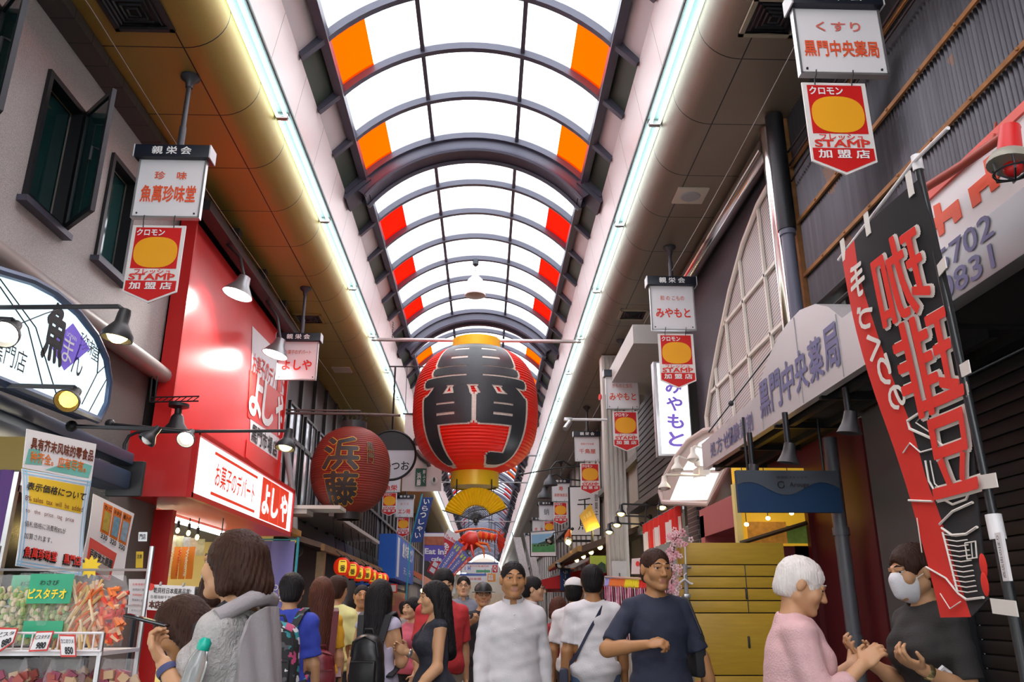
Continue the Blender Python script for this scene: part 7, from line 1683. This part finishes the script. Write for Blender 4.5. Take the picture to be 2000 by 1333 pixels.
def cross_strap(p, label, side=1, hip=True, m=None):
    A = Acc(p, 'shoulder_bag', label, 'bag', p['U'](side * .20, .02, .90))
    mb = MB(); mb.box(A.u(side * .235, .02, .86), (.07, .24, .20), ch=.025); A.build(mb, 'pouch', m or M_strap)
    s = side; ring = [(-s * .10, .02, 1.435), (-s * .05, .115, 1.36), (s * .04, .135, 1.22), (s * .13, .12, 1.06), (s * .215, .03, .95), (s * .15, -.115, 1.06), (s * .02, -.142, 1.22), (-s * .06, -.115, 1.36), (-s * .10, .02, 1.435)]
    pr = []
    for i in range(len(ring) - 1):
        for k in range(4): pr.append(tuple(np.array(ring[i]) * (1 - k / 4) + np.array(ring[i + 1]) * k / 4))
    rows = [[A.u(*q) + V(0, 0, .022) for q in pr + [pr[0]]], [A.u(*q) - V(0, 0, .022) for q in pr + [pr[0]]]]
    mb = MB(); mb.sheet(rows, .006); A.build(mb, 'strap', m or M_strap); return A
def backpack(p, label, m, w=.31, h=.44, z=1.17, d=.15, pattern=None, trim=None):
    A = Acc(p, 'backpack', label, 'backpack', p['U'](0, .14 + d / 2, z - h / 2)); y = .132 + d / 2; tr = trim or M_strap
    F_ = Field(np.array(A.u(-w / 2 - .05, y - d, z - h / 2 - .05)) - .02, np.array(A.u(w / 2 + .05, y + d + .03, z + h / 2 + .05)) + .02, .008)
    for sx in (-1, 1): F_.cap(A.u(sx * (w / 2 - .07), y, z - h / 2 + .07), A.u(sx * (w / 2 - .09), y, z + h / 2 - .10), .075, .07, .03)
    F_.cap(A.u(0, y, z - h / 2 + .07), A.u(0, y, z + h / 2 - .09), .08, .085, .05); F_.folds(.003, 7); P, Q = F_.mesh(); mesh_obj('body', P, Q, [m], A.t)
    mb = MB(); mb.box(A.u(0, y + .075, z - h * .2), (w * .72, .06, h * .42), ch=.025); A.build(mb, 'front_pocket', m)
    mb = MB(); mb.tube([A.u(-w * .33, y + .108, z - h * .02), A.u(0, y + .112, z - h * .01), A.u(w * .33, y + .108, z - h * .02)], .005, 5); A.build(mb, 'zip', tr)
    mb = MB(); mb.tube([A.u(-w * .40, y + .065, z + .03), A.u(-w * .34, y + .075, z + h * .34), A.u(0, y + .07, z + h * .44), A.u(w * .34, y + .075, z + h * .34), A.u(w * .40, y + .065, z + .03)], .006, 5); A.build(mb, 'top_zip', tr)
    mb = MB(); mb.tube([A.u(-.05, y - .02, z + h / 2 - .03), A.u(-.03, y, z + h / 2 + .03), A.u(.03, y, z + h / 2 + .03), A.u(.05, y - .02, z + h / 2 - .03)], .009, 6); A.build(mb, 'grab_loop', tr)
    for s in (-1, 1):
        pts = [(s * .09, y - .04, z + h / 2 - .06), (s * .115, .09, 1.43), (s * .125, .0, 1.455), (s * .125, -.10, 1.38), (s * .135, -.135, 1.22), (s * .175, -.06, 1.06), (s * .16, y - .07, z - h / 2 + .08)]
        rows = [[A.u(*q) - V(.026, 0, 0) for q in pts], [A.u(*q) + V(.026, 0, 0) for q in pts]]; mb = MB(); mb.sheet(rows, .014); A.build(mb, 'strap', m if pattern else tr)
    return A
# --- left foreground: woman with a phone
p1 = person('woman in grey knit top and bobbed dark hair looking at a phone, left foreground', (466, 1038), 3.1, -102,
            (((-.25, .1, -1), (.1, -.7, -.6), .5, (1, 0, 0)), ((.08, -.10, -1), (-.15, -.66, .72), .9, (-.2, .6, .7))), dict(m=M_greyk, sleeve=.8, hem=.80, name='sweater', loose=.020, neck=.012), dict(m=M_dpt), ('bob', 'brown'), 0, True, 1.02, 3, (-8, -4, 0), h=.0055)
j = p1['joints'][1]; hc_ = j[2] + j[3] * .10
A = Acc(p1, 'phone', 'black phone held in the hand of the woman in grey knit', 'phone', hc_ + np.array((0, 0, .02)))
mb = MB(); mb.box(A.v(hc_ + j[3] * .05 + np.array((-.0, 0, .030))), (.075, .15, .010), Matrix(rotm(20, -14, 0)), ch=.004); A.build(mb, 'case', mat('glossy_black_phone', (.012, .012, .014), .12))
mb = MB(); mb.box(A.v(hc_ + j[3] * .05 + np.array((-.0, 0, .0365))), (.066, .138, .002), Matrix(rotm(20, -14, 0))); A.build(mb, 'screen', mat('dark_screen', (.02, .025, .03), .05))
wr_ = j[2]; mb = MB(); mb.lathe([(.034, -.012), (.037, 0), (.034, .012)], Vector(wr_ + p1['sh0']) - Vector(j[3]) * .03, Vector(j[3]), 18); mb_build(mb, 'wrist_band', mat('navy_band', (.05, .06, .16), .6), p1['root'])
cross_strap(p1, 'black cross-body bag on the woman in grey knit', -1)
A = Acc(p1, 'cardigan', 'grey lilac cardigan draped down the back of the woman in grey knit', 'cardigan', p1['U'](0, .17, .9))
rows = [[A.u(-.15 + .30 * k / 16, .105 + .045 * math.sin(PI * k / 16) + .008 * math.sin(k * 1.3 + i * .5) + .004 * i, 1.43 - .12 * abs(k / 8 - 1) ** 3 - .06 * i) for k in range(17)] for i in range(13)]
mb = MB(); mb.sheet(rows, .014); mb.tube([A.u(-.16, .03, 1.40), A.u(-.08, .11, 1.455), A.u(0, .125, 1.465), A.u(.08, .11, 1.455), A.u(.16, .03, 1.40)], .03, 8); A.build(mb, 'cloth', M_greyc)
b_ = at(396, 1268, 2.83); t = thing('water_bottle', 'clear bottle with a teal cap held against the chest of the woman in grey knit', 'bottle', b_)
mb = MB(); mb.lathe([(0, -.20), (.032, -.195), (.033, -.06), (.028, -.03), (.017, -.005), (.017, .0), (0, 0)], b_, V(.25, 0, 1), 18); mb.build('bottle', mat('clear_bottle', (.75, .78, .78), .08, trans=.7), t)
mb = MB(); mb.lathe([(.019, -.004), (.021, .0), (.021, .022), (.012, .034), (0, .035)], b_, V(.25, 0, 1), 18); mb.build('cap', mat('teal_cap', (.01, .45, .33), .35), t)
# --- people by the snack rack
person('person in blue shirt with brown hair, mostly hidden by the woman with the phone', (438, 1110), 4.3, 150, DN(.1, .2, .9), dict(m=cloth('violet_blue_shirt', (.10, .08, .42)), sleeve=.9), dict(m=M_dpt), ('short', 'brown'), 0, True, 1.0, 6)
person('stooping person in black with long dark hair, reaching toward the snack rack', (322, 1208), 3.55, -95, (((-.2, -.6, -.8), (0, -1, -.2), .5, (0, 0, -1)), ((.1, -.7, -.7), (-.1, -1, -.25), .5, (0, 0, -1))), dict(m=M_blk, sleeve=1.85), dict(m=M_dpt), ('long', 'brown'), 2, True, 1.0, 34, (0, 8, 0), height=1.56)
person('shop assistant with black hair seen behind the handwritten price board', (384, 1150), 6.9, -30, DN(), dict(m=M_white, sleeve=1.8), dict(m=M_dpt), ('short', 'black'), 0, True)
# --- middle left group
p4 = person('man in royal blue T-shirt seen from behind, wearing a patterned backpack', (572, 1121), 6.2, 176, DN(.12), dict(m=M_blue, sleeve=.8, loose=.022), dict(m=M_dpt), ('short', 'black'), 0, False, 1.05, head=(12, 0, 0), h=.0065)
M_geo = mat('geometric_backpack_cloth', (.03, .03, .035), .7, 0, 0); N, L, b_n = nodes(M_geo)
vo = N.new('ShaderNodeTexVoronoi'); vo.inputs['Scale'].default_value = 26; vo.distance = 'CHEBYCHEV'; rp = N.new('ShaderNodeValToRGB'); tc = N.new('ShaderNodeTexCoord'); sp = N.new('ShaderNodeSeparateColor')
L.new(tc.outputs['Object'], vo.inputs[0]); L.new(vo.outputs['Color'], sp.inputs[0]); L.new(sp.outputs[0], rp.inputs[0]); rp.color_ramp.interpolation = 'CONSTANT'; e = rp.color_ramp.elements
e[0].color = (.018, .018, .02, 1); e[1].position = .62; e[1].color = (.10, .10, .11, 1)
for pos, cc in ((.72, (.5, .06, .16, 1)), (.82, (.03, .28, .32, 1)), (.92, (.62, .60, .60, 1))): q_ = e.new(pos); q_.color = cc
L.new(rp.outputs[0], b_n.inputs['Base Color'])
backpack(p4, 'black backpack with pink, teal and white geometric print on the man in blue', M_geo, .34, .52, 1.12, .17, True)
p5 = person('woman with very long brown hair in a mustard T-shirt seen from behind', (630, 1129), 7.1, 200, DN(.05, .18, .1), dict(m=M_must, sleeve=.75), dict(m=M_dpt), ('longer', 'auburn'), 0, True, .98, h=.0065)
backpack(p5, 'small dark red leather backpack worn low by the woman in mustard', mat('oxblood_leather', (.20, .022, .03), .32, 0, .12), .25, .30, .99, .12, False, mat('oxblood_trim', (.12, .012, .018), .35))
person('person in pale yellow T-shirt with short brown hair seen from behind', (660, 1126), 8.0, 168, DN(.1, .2, .1), dict(m=M_lem, sleeve=.85, loose=.022), dict(m=M_dpt), ('short', 'brown'), 0, False)
person('man in white T-shirt facing the camera between the yellow shirt and lavender blouse', (708, 1143), 9.2, 12, DN(-.05, .14, .8), dict(m=M_white, sleeve=.8), dict(m=M_khk), ('crop', 'black'), 2)
p8 = person('woman in lavender sleeveless blouse and jeans with tied up black hair', (744, 1134), 6.7, 165, (((-.25, -.1, -1), (.2, -1, .15), .6, (1, 0, 0)), ((.2, .1, -1), (.1, -.2, -1), .3, (-1, 0, 0))), dict(m=M_lav, sleeve=.1, hem=.86), dict(m=M_den), ('long', 'black'), 0, True, h=.0065)
backpack(p8, 'black leather backpack on the woman in the lavender blouse', mat('black_leather', (.015, .015, .016), .35, 0, .1), .28, .40, 1.10, .13)
person('dark haired person in grey far down the street by the red shop front', (790, 1176), 13.5, 185, DN(), dict(m=M_greyc, sleeve=.8), dict(m=M_dpt), ('short', 'black'), 0, True, h=.010)
p9 = person('woman with long black hair in a sleeveless black patterned dress, seen in profile', (848, 1137), 6.4, -72, (((-.2, .15, -1), (.05, -1, .45), .6, (1, 0, 0)), ((.22, -.12, -1), (.1, -.85, -.75), .5, (-1, 0, 0))), dict(m=M_dress, sleeve=0, skirt=.52, vee=.12, name='dress'), None, ('long', 'black'), 0, True, head=(0, 4, 0), h=.006)
j = p9['joints'][0]; mb = MB(); mb.lathe([(.030, -.012), (.033, 0), (.030, .012)], Vector(j[2] + p9['sh0']) - Vector(j[3]) * .02, Vector(j[3]), 14); mb_build(mb, 'wristwatch', ALU, p9['root'])
person('woman in a pink top half hidden behind the black patterned dress', (806, 1168), 9.0, -40, DN(0, .14, .7), dict(m=cloth('pink_top', (.60, .12, .18)), sleeve=.8), dict(m=M_dpt), ('bob', 'black'), 1, True)
p10 = person('man in a red T-shirt and khaki shorts looking down, walking toward the camera', (868, 1107), 7.5, 14, DN(.2, .16, .3), dict(m=M_redt, sleeve=.8, loose=.022), dict(m=M_khk, to=.45), ('short', 'black'), 0, False, 1.05, head=(0, 14, 0), legs=((18, 10), (-14, 12)), h=.0065)
p11 = person('man with glasses in a grey shirt far behind the man in red', (906, 1126), 11.5, 0, DN(), dict(m=cloth('slate_shirt', (.22, .24, .30)), sleeve=.8, collar=True), dict(m=M_dpt), ('crop', 'black'), 1, h=.009)
def glasses(p, m=BLACK):
    mb = MB(); sh = p['sh0']
    for s in (-1, 1):
        mb.tube([Vector(p['HD'](s * .033 + .022 * math.cos(q), -.106 + .006 * abs(math.cos(q)), .004 + .017 * math.sin(q)) + sh) for q in arc(15, 0, 2 * PI)], .0025, 5, cap=False); mb.tube([Vector(p['HD'](s * .055, -.10, .006) + sh), Vector(p['HD'](s * .079, 0, .008) + sh)], .0025, 5)
    mb.tube([Vector(p['HD'](-.011, -.107, .006) + sh), Vector(p['HD'](.011, -.107, .006) + sh)], .0025, 5); mb_build(mb, 'glasses', m, p['root'])
def headwear(p, m, brim=True):
    HG = lambda x, y, z: np.array(p['HD'](x, y, z)) + p['sh0']; S = p['S']; F_ = Field(HG(0, 0, .06) - .17 * S, HG(0, 0, .06) + .17 * S, .006)
    F_.ell(HG(0, .014, .038), np.array((.092, .110, .088)) * S * 1.06, p['HR'], .01); F_.half(HG(0, 0, .035), p['HR'] @ np.array((0, .15, -1)))
    P, Q = F_.mesh(); mesh_obj('cap', P, Q, [m], p['root'])
    if brim:
        mb = MB(); mb.sheet([[Vector(HG(.075 * math.sin(q) * r, -.085 * math.cos(q) * r - .02, .030 - .012 * (r - 1))) for q in arc(9, -1.2, 1.2)] for r in (1.0, 1.35, 1.7)], .005); mb_build(mb, 'cap_brim', m, p['root'])
glasses(p11)
p12 = person('man in a black cap and dark glasses raising a camera toward his face', (944, 1140), 9.0, 4, (((-.45, -.75, -.55), (.55, -.8, .45), .9, (.4, -.2, .8)), ((.45, -.75, -.55), (-.55, -.8, .45), .9, (-.4, -.2, .8))), dict(m=M_blk, sleeve=.8), dict(m=M_dpt), ('crop', 'black'), 0, h=.0065)
headwear(p12, BLACK); glasses(p12)
c_ = (p12['joints'][0][2] + p12['joints'][1][2]) / 2 + np.array((0, -.10, .06)); A = Acc(p12, 'camera', 'small dark camera held up by the man in the black cap', 'camera', c_)
mb = MB(); mb.box(A.v(c_), (.13, .05, .08), ch=.01); A.build(mb, 'camera_body', BLACK); mb = MB(); mb.cyl(A.v(c_ + np.array((0, -.02, 0))), A.v(c_ + np.array((0, -.07, 0))), .03, n=14); A.build(mb, 'lens', DARKMETAL)
p13 = person('man in a loose white shirt with rolled sleeves walking toward the camera', (1002, 1093), 5.9, 2, DN(.12, .16, .25, .5), dict(m=cloth('loose_white_shirt', (.66, .64, .66)), sleeve=1.55, hem=.88, loose=.018, collar=True), dict(m=M_dpt), ('crop', 'black'), 2, False, 1.04, head=(2, 0, 0), legs=((14, 8), (-12, 12)), h=.006)
p14 = person('man with glasses and short black hair in a white shirt, facing right', (1040, 1128), 9.0, 82, DN(0, .12, .4), dict(m=M_white, sleeve=1.8, collar=True), dict(m=M_dpt), ('short', 'black'), 1); glasses(p14)
person('woman with dark red hair and a red and black top seen from behind', (1090, 1158), 8.6, 172, DN(0, .16, .3), dict(m=cloth('crimson_black_top', (.30, .02, .03), var=.9, sc=14), sleeve=.8), dict(m=M_dpt), ('bob', 'auburn'), 0, True, height=1.54)
p16 = person('person in a white cap and white polo shirt seen from behind', (1122, 1131), 8.0, 158, DN(.08, .2, .4), dict(m=M_white, sleeve=.8, loose=.02), dict(m=M_dpt), ('short', 'black'), 2, False, 1.03, h=.0065); headwear(p16, cloth('white_cap_cloth', (.74, .72, .72)))
p17 = person('man in a white T-shirt seen from behind with a dark cross-body strap', (1156, 1105), 6.8, 174, DN(.06, .18, .2), dict(m=cloth('bright_white_tee', (.76, .74, .76)), sleeve=.8, loose=.02, hem=.84), dict(m=M_den), ('short', 'black'), 2, False, 1.04, h=.006)
cross_strap(p17, 'dark blue cross-body bag on the man in the white T-shirt', 1, m=mat('midnight_strap', (.03, .035, .07), .6))
p18 = person('tall man in a dark navy shirt striding forward with one fist raised before him', (1278, 1060), 5.4, 8, (((-.62, -.25, -.75), (.75, -.62, .12), 1.1, (.4, .2, -.6)), ((.35, -.1, -1), (.25, -.1, -1), .5, (-1, 0, 0))), dict(m=M_nvy, sleeve=.85, loose=.016), dict(m=M_dpt), ('crop', 'brown'), 2, False, 1.02, head=(6, 4, 0), legs=((20, 6), (-16, 14)), h=.006)
A = Acc(p18, 'tote_bag', 'black shoulder tote bag with thin handles on the tall man in navy', 'bag', p18['U'](.22, .05, .85))
mb = MB(); mb.box(A.u(.23, .06, 1.10), (.08, .26, .26), ch=.03); A.build(mb, 'pouch', M_blk)
mb = MB(); mb.tube([A.u(.24, -.06, 1.22), A.u(.19, -.02, 1.40), A.u(.17, .02, 1.425), A.u(.19, .08, 1.39), A.u(.24, .17, 1.22)], .009, 6); A.build(mb, 'handle', M_strap)
A = Acc(p18, 'shopping_bag', 'red shopping bag hanging beside the tall man in navy', 'bag', p18['T'](.34, .10, .62))
mb = MB(); mb.box(A.v(p18['T'](.33, .12, .80)), (.10, .26, .30), ch=.02); A.build(mb, 'pouch', cloth('red_bag_cloth', (.55, .01, .03))); mb = MB(); mb.tube([A.v(p18['T'](.33, .04, .94)), A.v(p18['T'](.31, .08, 1.08)), A.v(p18['T'](.31, .14, 1.08)), A.v(p18['T'](.33, .2, .94))], .008, 6); A.build(mb, 'handle', M_strap)
# --- right foreground pair
p19 = person('elderly woman with white hair in a pale pink knit top holding out both hands', (1576, 1088), 3.8, 78, (((-.12, -.25, -.97), (.12, -.75, .65), .6, (.6, .2, -.7)), ((.12, -.2, -.98), (-.1, -.80, .55), .55, (-.6, .2, .7))), dict(m=M_pink, sleeve=1.5, hem=.84, loose=.024, name='sweater'), dict(m=M_dpt), ('short', 'white'), 0, True, 1.1, 8, (0, 16, 0), h=.0055)
p20 = person('person in a charcoal T-shirt and white face mask facing left, with short dark hair', (1772, 1064), 3.85, -80, (((-.12, -.1, -1), (.05, -.85, .50), .6, (.3, .2, .8)), ((.16, .05, -1), (.0, -.90, .42), .7, (-.2, .3, .8))), dict(m=M_char, sleeve=.8, loose=.024), dict(m=M_dpt), ('short', 'brown'), 0, True, 1.05, 4, (0, 4, 0), h=.0055)
F_ = Field(np.array(p20['HD'](0, -.06, -.05)) - .13, np.array(p20['HD'](0, -.06, -.05)) + .13, .005); S = p20['S'] * 1.06; HD = p20['HD']
F_.ell(HD(0, -.028, -.044), np.array((.066, .082, .090)) * S, p20['HR'], .01); F_.cap(HD(0, -.10, -.028), HD(0, -.095, -.085), .022 * S, .018 * S, .03); F_.half(HD(0, 0, -.018), p20['HR'] @ np.array((0, .25, 1))); F_.half(HD(0, -.030, 0), p20['HR'] @ np.array((0, 1, 0)))
P, Q = F_.mesh(); mesh_obj('face_mask', P + p20['sh0'], Q, [cloth('white_mask_cloth', (.74, .74, .78))], p20['root'])
for s in (-1, 1): mb = MB(); mb.tube([Vector(HD(s * .062, -.04, -.03) + p20['sh0']), Vector(HD(s * .083, .02, .0) + p20['sh0'])], .002, 5); mb_build(mb, 'mask_loop', WHITEINK, p20['root'])
j = p20['joints'][1]; mb = MB(); mb.lathe([(.031, -.014), (.035, 0), (.031, .014)], Vector(j[2] + p20['sh0']) - Vector(j[3]) * .03, Vector(j[3]), 16); mb_build(mb, 'wristwatch', mat('gilt_metal', (.7, .55, .25), .25, .9), p20['root'])
q_ = j[1] * .45 + j[2] * .55; A = Acc(p20, 'carrier_bag', 'white plastic carrier bag hung on the forearm of the person in charcoal', 'bag', q_ + np.array((0, 0, -.48)))
B_ = A.v(q_); rows = []
for i in range(7):
    v = i / 6; w = .05 + .12 * min(1, v * 2.2); rows.append([B_ + V(.07 * math.cos(a) * (1 if v > .2 else .4) + .01 * math.sin(3 * a + i), w * math.sin(a), -.06 - .42 * v) for a in arc(13, 0, 2 * PI)])
mb = MB(); mb.sheet(rows, .004); A.build(mb, 'pouch', mat('white_polythene', (.72, .70, .72), .35, 0, .05, 5, .5, 30))
mb = MB(); mb.tube([B_ + V(.0, -.05, -.08), B_ + V(0, -.03, .03), B_ + V(0, .0, .05), B_ + V(0, .03, .03), B_ + V(0, .05, -.08)], .012, 6); A.build(mb, 'handle', mat('white_polythene', (.72, .70, .72), .35))
